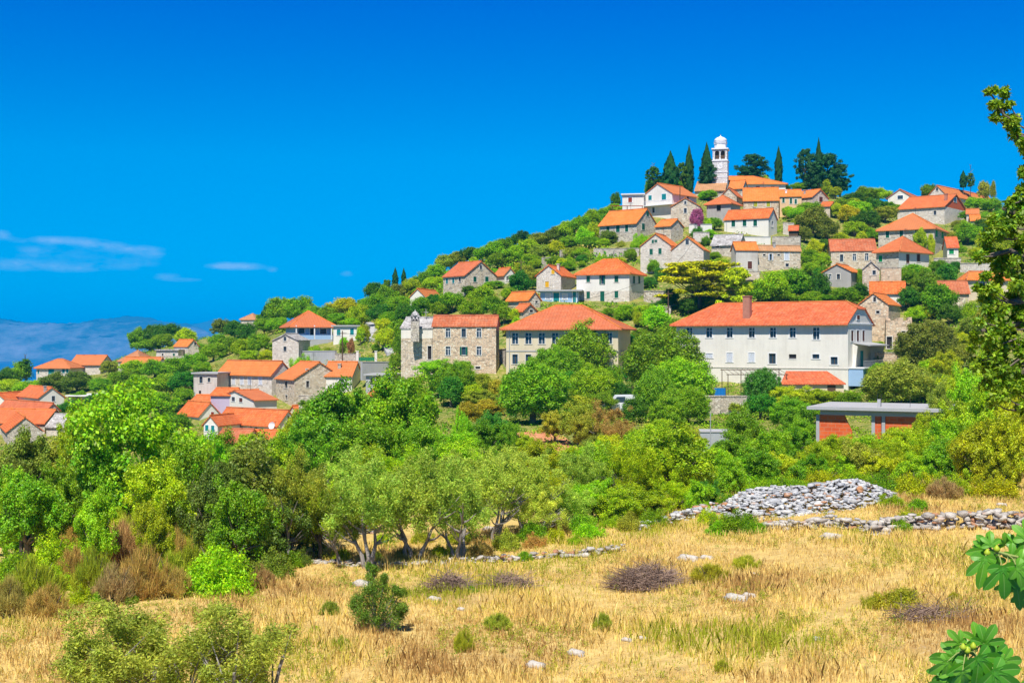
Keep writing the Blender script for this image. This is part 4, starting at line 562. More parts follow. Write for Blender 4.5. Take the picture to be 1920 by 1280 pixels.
# ------------------------------------------------------------ building the houses
SHUT = {'g': 'shutter_green', 't': 'shutter_teal', 'b': 'shutter_brown', 'r': 'shutter_red', 'y': 'shutter_yellow', 'l': 'shutter_lime', 'w': 'shutter_white', 'k': 'shutter_bright'}
UP = Vector((0, 0, 1))
def make_roof(d, C, zE, off, root):
    kind = d['roof']; o = d.get('over', .3); t = .16; mb = MB(); base = zE
    if kind in ('f', 'open'):
        if kind == 'open': return None
        q = [c + UP * 0 for c in C]; ctr = sum(C, Vector()) / 4
        q = [Vector((c.x, c.y, 0)) + (Vector((c.x, c.y, 0)) - Vector((ctr.x, ctr.y, 0))).normalized() * (o + .1) * 1.2 for c in C]
        mb.prism([Vector((p.x, p.y, zE + .25)) for p in q], (0, 0, -.24)); return mb.build('roof', d['rmat'], root, off)
    alongA = kind[1] == 'A'
    along = d['dA'] if alongA else d['dB']; across = d['dB'] if alongA else d['dA']
    L = d['wA'] if alongA else d['wB']; Wd = d['wB'] if alongA else d['wA']
    K = C[1]; O = Vector((K.x, K.y, 0))
    def pt(u, w, z): return O + along * u + across * w + UP * z
    hw = Wd / 2; rise = max(.6, d['rise']); sl = rise / hw; v = .18
    hipk = kind[0]
    if hipk == 'h':
        hh = min(hw * d.get('hipw', 1.0), L / 2 - .05); r0, r1 = hh, L - hh
        e = [pt(-o, -o, zE - o * sl), pt(L + o, -o, zE - o * sl), pt(L + o, Wd + o, zE - o * sl), pt(-o, Wd + o, zE - o * sl)]
        a, b = pt(r0, hw, zE + rise), pt(r1, hw, zE + rise)
        polys = [[e[0], e[1], b, a], [e[1], e[2], b], [e[2], e[3], a, b], [e[3], e[0], a]]
    elif hipk == 'j':
        c = .36; zc = zE + rise * (1 - c) ; r0 = r1 = c * hw
        w0, w1 = hw - c * hw, hw + c * hw
        hh = hw * .8
        a, b = pt(r0 + 0, hw, zE + rise), pt(L - hh, hw, zE + rise)
        e0, e3 = pt(-v, -o, zE - o * sl), pt(-v, Wd + o, zE - o * sl); j0, j1 = pt(-v, w0, zc), pt(-v, w1, zc)
        e1, e2 = pt(L + o, -o, zE - o * sl), pt(L + o, Wd + o, zE - o * sl)
        polys = [[e0, e1, b, a, j0], [j0, a, j1], [e2, e3, j1, a, b], [e1, e2, b]]
    else:
        a, b = pt(-v, hw, zE + rise), pt(L + v, hw, zE + rise)
        polys = [[pt(-v, -o, zE - o * sl), pt(L + v, -o, zE - o * sl), b, a], [pt(L + v, Wd + o, zE - o * sl), pt(-v, Wd + o, zE - o * sl), a, b]]
    for pl in polys:
        pl = [p + UP * t for p in pl]
        n = (pl[1] - pl[0]).cross(pl[-1] - pl[0])
        if n.z < 0: pl = pl[::-1]; pl = pl[-1:] + pl[:-1]
        # keep u along the eave: rotate so that the lowest edge comes first
        k = min(range(len(pl)), key=lambda i: pl[i].z + pl[(i + 1) % len(pl)].z); pl = pl[k:] + pl[:k]
        mb.prism(pl, (0, 0, -t))
    rf = mb.build('roof', d['rmat'], root, off)
    # ridge tiles
    rb = MB(); up = UP * (t + .02); rb.tube([a + up, b + up], .13, 6)
    if hipk == 'h':
        for p, q in ((e[0], a), (e[1], b), (e[2], b), (e[3], a)): rb.tube([p + up * .9, q + up], .11, 5)
    if hipk == 'j':
        for p, q in ((e1, b), (e2, b), (j0, a), (j1, a)): rb.tube([p + up * .9, q + up], .11, 5)
    rb.build('ridge', 'tile_light' if 'tile' in d['rmat'] and d['rmat'] not in ('tile_tan', 'tile_old') else ('stone_slab' if 'slab' in d['rmat'] else d['rmat']), rf, off)
    return rf
HROOT = {}
for d in H:
    C, K, zE = d['C'], d['K'], d['zE']; ph = R(d['phi'])
    alongA = d['roof'][1:2] == 'A'
    Wd = d['wB'] if alongA else d['wA']
    # ridge height from the photo: taken at the depth of the ridge's nearest point
    across = d['dB'] if alongA else d['dA']; along = d['dA'] if alongA else d['dB']
    L = d['wA'] if alongA else d['wB']
    rp = K + across * (Wd / 2) + along * (0 if d['roof'][0] in 'gj' else L / 2)
    d['rise'] = max(.5, (CY - d['ridge']) / FPX * rp.y - zE) if d['roof'] not in ('f', 'open') else 0
    d['rise'] = min(d['rise'], Wd * .5)
    zb = min([ground(c.x, c.y) for c in C] + [K.z]) - .5
    if 'deep' in d: zb = min(zb, K.z - d['deep'])
    zb = max(zb, K.z - 6)
    ctr = (C[0] + C[1] + C[2] + C[3]) / 4; off = Vector((ctr.x, ctr.y, K.z))
    nm = {'f': 'flat_roofed_house', 'open': 'ruined_house'}.get(d['roof'], 'stone_house' if 'stone' in d['wall'] else 'house')
    if 'chapel' in d['short']: nm = 'chapel'
    root = empty(nm, off); tag(root, d['label'], 'chapel' if nm == 'chapel' else 'house'); d['root'] = root; HROOT[d['short']] = root
    wallm = [d['wall'], d.get('split', (0, d['wall']))[1], d.get('gable', d['wall']), d.get('wallB', d['wall'])]
    zs = (CY - d['split'][0]) / FPX * d['Y'] if 'split' in d else None
    wb = MB()
    faces = {'A': (C[0], d['dA'] * -1, d['wA']), 'B': (C[1], d['dB'], d['wB']), 'P': (C[2], d['dA'], d['wA']), 'Q': (C[3], d['dB'] * -1, d['wB'])}
    for fk, (P0, dr, wd) in faces.items():
        nr = Vector((dr.y, -dr.x, 0)); holes = []
        for w in d['wins']:
            if w[0] != fk: continue
            _, px, py, ww, hh, kd = w
            us = []
            for x in (px - ww / 2, px + ww / 2):
                m = (x - CX) / FPX; us.append((m * P0.y - P0.x) / (dr.x - m * dr.y))
            u0, u1 = min(us), max(us); yd = P0.y + dr.y * (u0 + u1) / 2
            z0, z1 = (CY - py - hh / 2) / FPX * yd, (CY - py + hh / 2) / FPX * yd
            if u1 - u0 < .35: mid = (u0 + u1) / 2; u0, u1 = mid - .25, mid + .25
            u0, u1 = max(u0, .12), min(u1, wd - .12)
            if u1 - u0 < .25: continue
            holes.append([u0, u1, z0, z1, kd, z1 < zE - .12 and z0 > zb + .2])
        real = [q for q in holes if q[5]]
        usx = sorted({0.0, wd, *[q[0] for q in real], *[q[1] for q in real]}); zsx = sorted({zb, zE, *[q[2] for q in real], *[q[3] for q in real], *([zs] if zs else [])})
        def pt(u, z, out=0.0, P0=P0, dr=dr, nr=nr): return Vector((P0.x, P0.y, 0)) + dr * u + nr * out + UP * z
        for i in range(len(usx) - 1):
            for j in range(len(zsx) - 1):
                cu, cz = (usx[i] + usx[i + 1]) / 2, (zsx[j] + zsx[j + 1]) / 2
                if any(q[0] < cu < q[1] and q[2] < cz < q[3] for q in real): continue
                mi = 1 if (zs and cz > zs) else (3 if fk == 'B' else 0)
                a, b, c_, e_ = (usx[i], zsx[j]), (usx[i + 1], zsx[j]), (usx[i + 1], zsx[j + 1]), (usx[i], zsx[j + 1])
                wb.face([pt(*a), pt(*b), pt(*c_), pt(*e_)], [a, b, c_, e_], mi)
        for q in real:    # reveals
            u0, u1, z0, z1 = q[:4]; dp = -.28
            for (a, b) in (((u0, z0), (u1, z0)), ((u1, z0), (u1, z1)), ((u1, z1), (u0, z1)), ((u0, z1), (u0, z0))):
                wb.face([pt(*b), pt(*a), pt(*a, dp), pt(*b, dp)], [b, a, (a[0] + .28, a[1]), (b[0] + .28, b[1])], 0)
        # gable triangle
        g_end = (fk in 'AP') if not alongA else (fk in 'BQ')
        if d['roof'][0] in 'gj' and g_end and d['rise']:
            r = d['rise']; mi = 2
            if d['roof'][0] == 'j':
                c = .36
                if fk == 'B': pts = [(0, zE), (wd, zE), (wd / 2 + c * wd / 2, zE + r * (1 - c)), (wd / 2 - c * wd / 2, zE + r * (1 - c))]
                else: pts = None
            else: pts = [(0, zE), (wd, zE), (wd / 2, zE + r)]
            if pts: wb.face([pt(*p) for p in pts], pts, mi)
        for q in holes:
            u0, u1, z0, z1, kd, rl = q; door = kd[0] == 'D'; kk = kd[1:] if door else kd
            fr = MB(); fw = .13 if d['Y'] < 260 else .16; o0 = .03
            if kk != 'o' or d['wall'].startswith('stone'):
                th = .12
                for (a0, a1, b0, b1) in ((u0 - fw, u0, z0, z1), (u1, u1 + fw, z0, z1), (u0 - fw, u1 + fw, z1, z1 + fw), (u0 - fw - .05, u1 + fw + .05, z0 - .1, z0)):
                    ex = .03 if b1 == z0 else 0
                    fr.box(pt(a0, b0, -.05), dr * (a1 - a0), nr * (.05 + o0 + ex), UP * (b1 - b0))
            else:
                fr.box(pt(u0 - .05, z0 - .07, -.05), dr * (u1 - u0 + .1), nr * .1, UP * .07)
            fo = fr.build('door' if door else 'window', 'frame_white' if (d['wall'] in ('white', 'pale_blue') or kk == 'w') else 'frame_stone', root, off)
            ins = -.18 if rl else .012
            pn = MB()
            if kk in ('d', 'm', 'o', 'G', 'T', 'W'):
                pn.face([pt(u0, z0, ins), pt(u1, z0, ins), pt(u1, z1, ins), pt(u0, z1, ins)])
                pn.build('pane_or_dark_fill', 'dark' if (kk == 'o' or door) else 'glass', fo, off)  # bare openings get a dark sheet in place of their unlit inside
                if kk in ('m', 'd') and not door:
                    br = MB(); mu = (u0 + u1) / 2; wdt = .035
                    br.box(pt(mu - wdt, z0, ins + .004), dr * 2 * wdt, nr * .04, UP * (z1 - z0))
                    if kk == 'm': br.box(pt(u0, z0 + (z1 - z0) * .68, ins + .006), dr * (u1 - u0), nr * .045, UP * .06)
                    br.build('sash', 'frame_white' if kk == 'm' else 'wood', fo, off)
            if kk in SHUT:
                so = -.08 if rl else .02
                for (s0, s1) in ((u0 + .01, (u0 + u1) / 2 - .012), ((u0 + u1) / 2 + .012, u1 - .01)):
                    sb = MB(); sb.box(pt(s0, z0 + .02, so), dr * (s1 - s0), nr * .05, UP * (z1 - z0 - .04))
                    nsl = max(3, int((z1 - z0) / .16))
                    for k in range(nsl):
                        zz = z0 + .08 + k * (z1 - z0 - .16) / nsl; sb.box(pt(s0 + .05, zz, so + .05), dr * max(.02, s1 - s0 - .1), nr * .025, UP * .05)
                    sb.build('door_leaf' if door else 'shutter', SHUT[kk], fo, off)
            if kk in ('G', 'T', 'W'):
                mt = {'G': 'shutter_green', 'T': 'shutter_teal', 'W': 'shutter_white'}[kk]; sw = (u1 - u0) * .5
                for s0 in (u0 - sw - .02, u1 + .02):
                    sb = MB(); sb.box(pt(s0, z0, .05), dr * sw, nr * .05, UP * (z1 - z0))
                    for k in range(7): sb.box(pt(s0 + .05, z0 + .08 + k * (z1 - z0 - .1) / 7, .1), dr * (sw - .1), nr * .025, UP * .05)
                    sb.build('shutter', mt, fo, off)
    if d['roof'] == 'open':     # broken wall top of the ruin
        rr = random.Random(4)
        for fk, (P0, dr, wd) in faces.items():
            nr = Vector((dr.y, -dr.x, 0)); u = 0
            while u < wd:
                w_ = min(rr.uniform(.4, .9), wd - u)
                if w_ > .1: wb.box(Vector((P0.x, P0.y, zE)) + dr * u - nr * .6, dr * w_, nr * .6, UP * rr.uniform(.05, .7))
                u += w_
    wb.build('wall', wallm, root, off)
    rf = make_roof(d, C, zE, off, root)
    # moulded eave course under the roof of the better houses
    if 'cornice' in d:
        cb = MB()
        for fk, (P0, dr, wd) in faces.items():
            if d['roof'][0] == 'g' and ((fk in 'AP') if not alongA else (fk in 'BQ')): continue
            nr = Vector((dr.y, -dr.x, 0)); cb.box(Vector((P0.x, P0.y, zE - .22)) - dr * .02 + nr * .003, dr * (wd + .04), nr * .16, UP * .14)
            o = d.get('over', .3)
        cb.build('eave_course', d['cornice'], root, off)
    if 'band' in d:
        zb_ = (CY - d['band'][0]) / FPX * d['Y']; cb = MB()
        for fk in 'AB':
            P0, dr, wd = faces[fk]; nr = Vector((dr.y, -dr.x, 0)); cb.box(Vector((P0.x, P0.y, zb_)) + nr * .003, dr * wd, nr * .06, UP * .12)
        cb.build('string_course', d['band'][1], root, off)
    # drain pipe on the near corner of plastered houses
    if d['wall'] in ('white', 'school_cream', 'peach', 'old_white', 'grey_plaster') and d['roof'] not in ('f',):
        P0, dr, wd = faces['A']; nr = Vector((dr.y, -dr.x, 0)); p = Vector((P0.x, P0.y, 0)) + dr * (.5) + nr * .09
        if wd > 5: pb = MB(); pb.tube([p + UP * (zE - .15), p + UP * (K.z + .1)], .05, 6); pb.build('drain_pipe', 'metal_sheet', root, off)
    for (cx_, cyb, cyt, sz, cm_) in d.get('chim', ()):
        # stands on the slope facing the camera
        mx = (cx_ - CX) / FPX; P0, dr, wd = faces['A'] if alongA else faces['B']
        if not alongA: P0, dr, wd = faces['B']
        fr_ = .18 if 'white_building' == d.get('special') else .45
        inn = Vector((-dr.y, dr.x, 0)) * (Wd / 2 * fr_)
        q = Vector((P0.x, P0.y, 0)) + inn; u = (mx * q.y - q.x) / (dr.x - mx * dr.y); u = min(max(u, .6), wd - .6); b0 = q + dr * u
        zt = (CY - cyt) / FPX * b0.y; z0 = zE - .1
        if zt < zE + d['rise'] * fr_ + .7: zt = zE + d['rise'] * fr_ + .9
        cb = MB(); cb.box(b0 - dr * sz / 2 + UP * z0, dr * sz, Vector((-dr.y, dr.x, 0)) * sz * .8, UP * (zt - z0))
        cb.box(b0 - dr * (sz / 2 + .08) - Vector((-dr.y, dr.x, 0)) * .08 + UP * zt, dr * (sz + .16), Vector((-dr.y, dr.x, 0)) * (sz * .8 + .16), UP * .12)
        cb.build('chimney', cm_, rf or root, off)
    sp = d.get('special')
    if sp == 'dish':
        P0, dr, wd = faces['A']; nr = Vector((dr.y, -dr.x, 0)); b0 = Vector((K.x, K.y, zE - .1)) - dr * .6 + nr * .7
        dm = MB(); dm.lathe([(0, -.16), (.2, -.13), (.42, -.02), (.55, .1)], n=16); do = dm.build('satellite_dish', 'frame_white', root, (0, 0, 0), True)
        do.location = b0 - off; do.rotation_euler = (R(75), 0, R(-25))
        am = MB(); am.tube([(0, 0, -.16), (0, .1, -.5), (0, .75, -.75)], .04, 5); am.build('arm', 'iron', do)
    if sp == 'balcony':
        P0, dr, wd = faces['A']; nr = Vector((dr.y, -dr.x, 0)); zb2 = (CY - 384) / FPX * d['Y']
        q = Vector((P0.x, P0.y, zb2)); bb = MB(); bb.box(q + dr * .2, dr * (wd + 1.0), nr * 1.2, UP * .16); bl = bb.build('balcony', 'frame_white', root, off)
        rb = MB(); rb.tube([q + dr * .25 + nr * 1.15 + UP * 1.05, q + dr * (wd + 1.1) + nr * 1.15 + UP * 1.05], .04, 5)
        n_ = int(wd / .22)
        for k in range(n_ + 4): b = q + dr * (.25 + k * (wd + .8) / (n_ + 3)) + nr * 1.15; rb.tube([b + UP * .1, b + UP * 1.05], .025, 4)
        rb.build('railing', 'shutter_white', bl, off)
    if sp == 'porch':
        P0, dr, wd = faces['B']; nr = Vector((dr.y, -dr.x, 0)); zf = K.z + .55
        q = Vector((P0.x, P0.y, 0)); bb = MB(); bb.box(q + UP * (K.z - 1.2) + nr * .003, dr * wd, nr * 1.05, UP * 1.6)
        fl = bb.build('porch_floor', 'concrete', root, off)
        pb = MB(); pb.box(q + nr * .92 + UP * (K.z + .41), dr * wd, nr * .08, UP * .75); pb.build('parapet', 'pale_blue', fl, off)
        for uu in (.1, wd * .5, wd - .3):
            cb = MB(); cb.box(q + dr * uu + nr * .8 + UP * (K.z + .42), dr * .2, nr * .2, UP * (zE - K.z - .5)); cb.build('post', 'frame_white', fl, off)
    if sp == 'belfry':
        bx = px2w(778.5, 634, d['Y'] - .8); s_ = 1.18; Y0 = bx.y; mbb = MB()
        zt = (CY - 594) / FPX * Y0; z1 = (CY - 602.5) / FPX * Y0
        b0 = bx - Vector((s_ / 2, .5, 0))
        mbb.box(b0 - UP * .5, (s_, 0, 0), (0, 1, 0), UP * (z1 - bx.z + .5))
        be = mbb.build('belfry', 'stone_grey', root, off)
        for (x0, ww) in ((0, .2), (s_ / 2 - .1, .2), (s_ - .2, .2)):
            pp = MB(); pp.box(Vector((b0.x + x0, b0.y + .15, z1)), (ww, 0, 0), (0, .7, 0), UP * (zt - z1 - .003)); pp.build('pier', 'stone_slab', be, off)
        cp = MB(); cp.box(Vector((b0.x - .12, b0.y + .02, zt)), (s_ + .24, 0, 0), (0, .96, 0), UP * .16)
        cp.lathe([(.62, zt + .16), (.58, zt + .35), (.42, zt + .6), (.2, zt + .78), (.08, zt + .86), (.06, zt + 1.05), (0, zt + 1.1)], (bx.x, b0.y + .5, 0), 14)
        cp.build('cap', 'stone_slab', be, off)
        for x0 in (s_ * .3, s_ * .7):
            bl = MB(); bl.lathe([(0, z1 + .38), (.06, z1 + .36), (.1, z1 + .2), (.17, z1 + .05), (.17, z1 + .03)], (b0.x + x0, b0.y + .5, 0), 10); bl.build('bell', 'iron', be, off)
        cr = MB(); p = px2w(798.6, 598, d['Y'] + 3); cr.box(p - Vector((.05, 0, 0)), (.1, 0, 0), (0, .1, 0), UP * 1.5); cr.box(p + Vector((-.35, .002, .95)), (.7, 0, 0), (0, .09, 0), UP * .1); cr.build('cross', 'stone_slab', root, off)
    if sp == 'white_building':
        P0, dr, wd = faces['B']; nr = Vector((dr.y, -dr.x, 0)); q = Vector((P0.x, P0.y, 0)); Yb = P0.y + 3
        zt = (CY - 645) / FPX * Yb; zf = (CY - 690) / FPX * Yb; zg = (CY - 722) / FPX * Yb
        bb = MB(); bb.box(q + nr * .003 + dr * .2 + UP * zg, dr * (wd * .92), nr * 1.9, UP * (zf - zg)); an = bb.build('annex', 'pale_blue', root, off)
        sb = MB(); sb.box(q + nr * .004 + dr * .1 + UP * (zf + .002), dr * wd, nr * 2.1, UP * .14); sb.build('balcony_slab', 'frame_white', an, off)
        cn_ = MB(); cn_.prism([q + nr * .02 + dr * 1.8 + UP * (zt + .25), q + nr * 2.4 + dr * 1.6 + UP * (zt - .1), q + nr * 2.4 + dr * (wd * .98) + UP * (zt - .1), q + nr * .02 + dr * (wd * .98) + UP * (zt + .25)], (0, 0, -.14)); cn_.build('canopy', 'concrete', root, off)
        fz = [(.02, zf + .15), (1.0, zf + .15), (1.9, zt - .3), (.02, zt + .05)]
        
        for fu, fs in ((.93, 1), (.18, .35)): fn = MB(); fn.prism([q + dr * (wd * fu) + nr * a * fs + UP * b for a, b in fz], dr * .22); fn.build('slanted_fin', 'white', root, off)
        wn = MB(); wn.box(q + nr * 1.905 + dr * (wd * .35) + UP * (zg + .8), dr * 1.4, nr * .06, UP * 1.1); wn.build('window', 'shutter_red', root, off)
        rl = MB(); rl.tube([q + nr * 2.0 + dr * .2 + UP * (zf + 1.0), q + nr * 2.0 + dr * wd + UP * (zf + 1.0)], .035, 5)
        for k in range(22): b = q + nr * 2.0 + dr * (.2 + k * (wd - .3) / 21); rl.tube([b + UP * (zf + .14), b + UP * (zf + 1.0)], .02, 4)
        rl.build('railing', 'metal_sheet', root, off)
        db = MB(); db.box(q + nr * .01 + dr * (wd * .5) + UP * (zf + .16), dr * 1.1, nr * .05, UP * 2.1); db.build('door', 'shutter_teal', root, off)

# ------------------------------------------------------------ church on the hilltop
def church():
    Y = 308; k = Y / FPX
    c = px2w(1351, 350, Y); zb = c.z - 4; root = empty('church', (c.x, c.y, zb)); off = Vector((c.x, c.y, zb))
    tag(root, 'white stone church with domed bell tower crowning the hilltop village', 'church')
    Z = lambda py: (CY - py) * k
    rot = Matrix.Rotation(R(-14), 3, 'Z'); ex = rot @ Vector((1, 0, 0)); ey = rot @ Vector((0, 1, 0)); O = Vector((c.x, c.y, 0))
    hw = 31 * k / 2 / 1.12
    def bx(mb, w, z0, z1, mi=0): mb.box(O - ex * w - ey * w + UP * z0, ex * 2 * w, ey * 2 * w, UP * (z1 - z0), mi)
    t = MB()
    z_b, z1, z2, z3 = zb, Z(303), Z(282), Z(281)
    bx(t, hw, z_b, z1)
    tw = t.build('tower', 'tower_stone', root, off)
    # belfry stage with paired arched openings: four corner piers, a middle pier and arch heads on each side
    st = MB(); pw = hw * .30
    for sx in (-1, 1):
        for sy in (-1, 1):
            o_ = O + ex * (sx * hw * .97 - (pw if sx > 0 else 0)) + ey * (sy * hw * .97 - (pw if sy > 0 else 0)); st.box(o_ + UP * z1, ex * pw, ey * pw, UP * (z2 - z1))
    cw = hw * .2; zo = z1 + (z2 - z1) * .14; za = z1 + (z2 - z1) * .7
    for (a, b) in ((ex, ey), (ey, ex)):
        for s in (-1, 1):
            st.box(O + b * (s * hw * .93) - b * (.25 if s > 0 else 0) - a * cw / 2 + UP * z1, a * cw, b * .25, UP * (z2 - z1))
            for s2 in (-1, 1):
                x0, x1 = (cw / 2, hw * .97 - pw) if s2 > 0 else (-(hw * .97 - pw), -cw / 2)
                st.box(O + b * (s * hw * .93) - b * (.25 if s > 0 else 0) + a * x0 + UP * z1, a * (x1 - x0), b * .25, UP * (zo - z1))
                n = 8; m0 = (x0 + x1) / 2; rr = (x1 - x0) / 2
                for q in range(n):    # arch head as stepped voussoirs
                    xa, xb = x0 + (x1 - x0) * q / n, x0 + (x1 - x0) * (q + 1) / n; xm = (xa + xb) / 2; hz = za + math.sqrt(max(0, rr * rr - (xm - m0) ** 2))
                    st.box(O + b * (s * hw * .93) - b * (.25 if s > 0 else 0) + a * xa + UP * hz, a * (xb - xa), b * .25, UP * (z2 - hz))
    st.build('bell_stage', 'tower_stone', tw, off)
    fl = MB(); bx(fl, hw * .7, z1 + .003, z1 + .2); fl.build('bell_floor', 'dark', tw, off)
    core = MB(); bx(core, hw * .62, z1 + .205, z2 - .01); core.build('dark_core', 'wood', tw, off)  # added box filling the stage, so its openings read dark like inner shade
    for z, w, hh in ((z1 - .12, hw + .14, .24), (z2 + .003, hw + .2, .3), (Z(325), hw + .1, .18), (Z(334), hw + .08, .15)): cr = MB(); bx(cr, w, z, z + hh); cr.build('cornice', 'dome_white', tw, off)
    dr = MB(); r = hw * .82
    z4 = z2 + .303; z5 = Z(270.5)
    dr.lathe([(0, z4), (r, z4), (r, z5), (r + .12, z5), (r + .12, z5 + .18), (r, z5 + .2), (r, Z(268)), (r + .16, Z(268)), (r + .16, Z(268) + .16), (0, Z(268) + .17)], O, 8)
    dr.build('drum', 'dome_white', tw, off)
    dm = MB(); zd = Z(268) + .18; top = Z(255.5); hh = top - zd
    dm.lathe([(r * .93, zd), (r * 1.04, zd + hh * .22), (r * .98, zd + hh * .42), (r * .72, zd + hh * .66), (r * .38, zd + hh * .82), (r * .14, zd + hh * .93), (.1, top), (.06, top + .25), (0, top + .28)], O, 24)
    dm.build('dome', 'dome_white', tw, off, True)
    sb = MB(); sb.tube([O + UP * (top + .2), O + UP * (Z(252))], .04, 5); sb.lathe([(0, top + .25), (.13, top + .38), (0, top + .5)], O, 10); sb.build('finial', 'iron', tw, off)
    ck = MB(); pc = O + UP * Z(314) - ey * (hw + .003); n = 24; rr = .62
    ring = [pc + ex * math.cos(2 * math.pi * q / n) * rr + UP * math.sin(2 * math.pi * q / n) * rr for q in range(n)]
    ck.prism([p - ey * .08 for p in ring], ey * .079); ck.build('clock_face', 'frame_white', tw, off)
    hd = MB(); hd.box(pc - ey * .1 - ex * .03, ex * .06, ey * .015, UP * .45); hd.box(pc - ey * .1 - UP * .03 + ex * .03, ex * .3, ey * .015, UP * .06); hd.build('clock_hand', 'iron', tw, off)
    for s in (-1,):
        rg = MB(); rg.prism([O + UP * Z(314) - ex * (hw + .003) * 1 + ey * math.cos(-2 * math.pi * q / n) * rr + UP * math.sin(-2 * math.pi * q / n) * rr - ex * .08 for q in range(n)], ex * .079); rg.build('clock_face', 'frame_white', tw, off)
    # nave: behind and right of the tower, hipped at the far right end
    a = px2w(1362, 340, Y + 3); b = px2w(1473, 341, Y + 3); L = (b - a).length; wd = 12.; zE = Z(341); zr = Z(323) ; q0 = Vector((a.x, a.y, 0))
    nv = MB(); fx, fy = Vector((1, 0, 0)), Vector((0, 1, 0)); nv.box(q0 + UP * (zb - 3), fx * L, fy * wd, UP * (zE - zb + 3)); na = nv.build('nave', 'white', root, off)
    o_ = .5; rz = zE - .3
    e = [q0 + fx * -o_ - fy * o_ + UP * rz, q0 + fx * (L + o_) - fy * o_ + UP * rz, q0 + fx * (L + o_) + fy * (wd + o_) + UP * rz, q0 - fx * o_ + fy * (wd + o_) + UP * rz]
    r0, r1 = q0 + fx * (-o_) + fy * wd / 2 + UP * zr, q0 + fx * (L - wd * .55) + fy * wd / 2 + UP * zr
    rm = MB()
    for pl in ([e[0], e[1], r1, r0], [e[1], e[2], r1], [e[2], e[3], r0, r1]): rm.prism([p + UP * .16 for p in pl], (0, 0, -.16))
    rm.face([q0 + UP * zE - fx * .01, q0 + fy * wd + UP * zE - fx * .01, r0 + fx * .5]); rf = rm.build('roof', 'tile_light', root, off)
    rb = MB(); rb.tube([r0 + UP * .18, r1 + UP * .18], .14, 6); rb.tube([e[1] + UP * .15, r1 + UP * .18], .12, 6); rb.build('ridge', 'tile_light', rf, off)
    for x in (.25, .5, .75):
        wn = MB(); wn.box(q0 + fx * (L * x) - fy * .04 + UP * (zE - 2.2), fx * .9, fy * .03, UP * 1.5); wn.build('window', 'dark', root, off)
stone('tower_stone', (.72, .70, .68), (.62, .60, .59), (.8, .78, .76), (.5, .48, .46), 1.5, .03, .1)
church()
# ------------------------------------------------------------ vegetation
def leaf_mat(name, trans=.42, spec=.25, var=.48):
    m, t, b = material(name); g = G(t); oi = g.n('ShaderNodeObjectInfo'); geo = g.n('ShaderNodeNewGeometry'); tc = g.n('ShaderNodeTexCoord')
    rnd = geo.outputs['Random Per Island']; col = oi.outputs['Color']
    n = g.noise(tc.outputs['Object'], 2.2, 3)
    c = g.n('ShaderNodeHueSaturation', {'Hue': g.ramp(rnd, 0, 1, .475, .522), 'Saturation': 1.0, 'Value': g.ramp(g.m('FRACT', g.m('MULTIPLY', rnd, 7.31)), 0, 1, 1 - var, 1 + var), 'Color': col}).outputs[0]
    c = g.n('ShaderNodeHueSaturation', {'Hue': g.ramp(n, .3, .7, .512, .485), 'Saturation': 1.0, 'Value': g.ramp(n, .3, .7, .8, 1.25), 'Color': c}).outputs[0]
    t.links.new(c, b.inputs['Base Color']); b.inputs['Roughness'].default_value = .5; b.inputs['Specular IOR Level'].default_value = spec
    tr = g.n('ShaderNodeBsdfTranslucent', {'Color': g.mix(.5, c, g.n('ShaderNodeHueSaturation', {'Hue': .48, 'Value': 1.6, 'Color': c}).outputs[0])})
    mx = g.n('ShaderNodeMixShader', {0: trans, 1: b.outputs[0], 2: tr.outputs[0]}); out = t.nodes['Material Output']; t.links.new(mx.outputs[0], out.inputs['Surface'])
    return m
leaf_mat('leaf'); leaf_mat('leaf_gloss', .35, .4); leaf_mat('needle', .12, .15, .45); leaf_mat('twig', .05, .1, .4)
def bark_mat(name, a, b_):
    m, t, b = material(name); g = G(t); tc = g.n('ShaderNodeTexCoord'); n = g.noise(g.map(tc.outputs['Object'], (3, 3, .8)), 4, 5, .7)
    t.links.new(g.mix(g.ramp(n, .35, .65), a, b_), b.inputs['Base Color']); b.inputs['Roughness'].default_value = .95
    bp = g.n('ShaderNodeBump', {'Height': n, 'Strength': .8, 'Distance': .03}); t.links.new(bp.outputs[0], b.inputs['Normal'])
bark_mat('bark', (.10, .08, .06), (.22, .18, .14)); bark_mat('bark_grey', (.16, .14, .13), (.36, .33, .30))

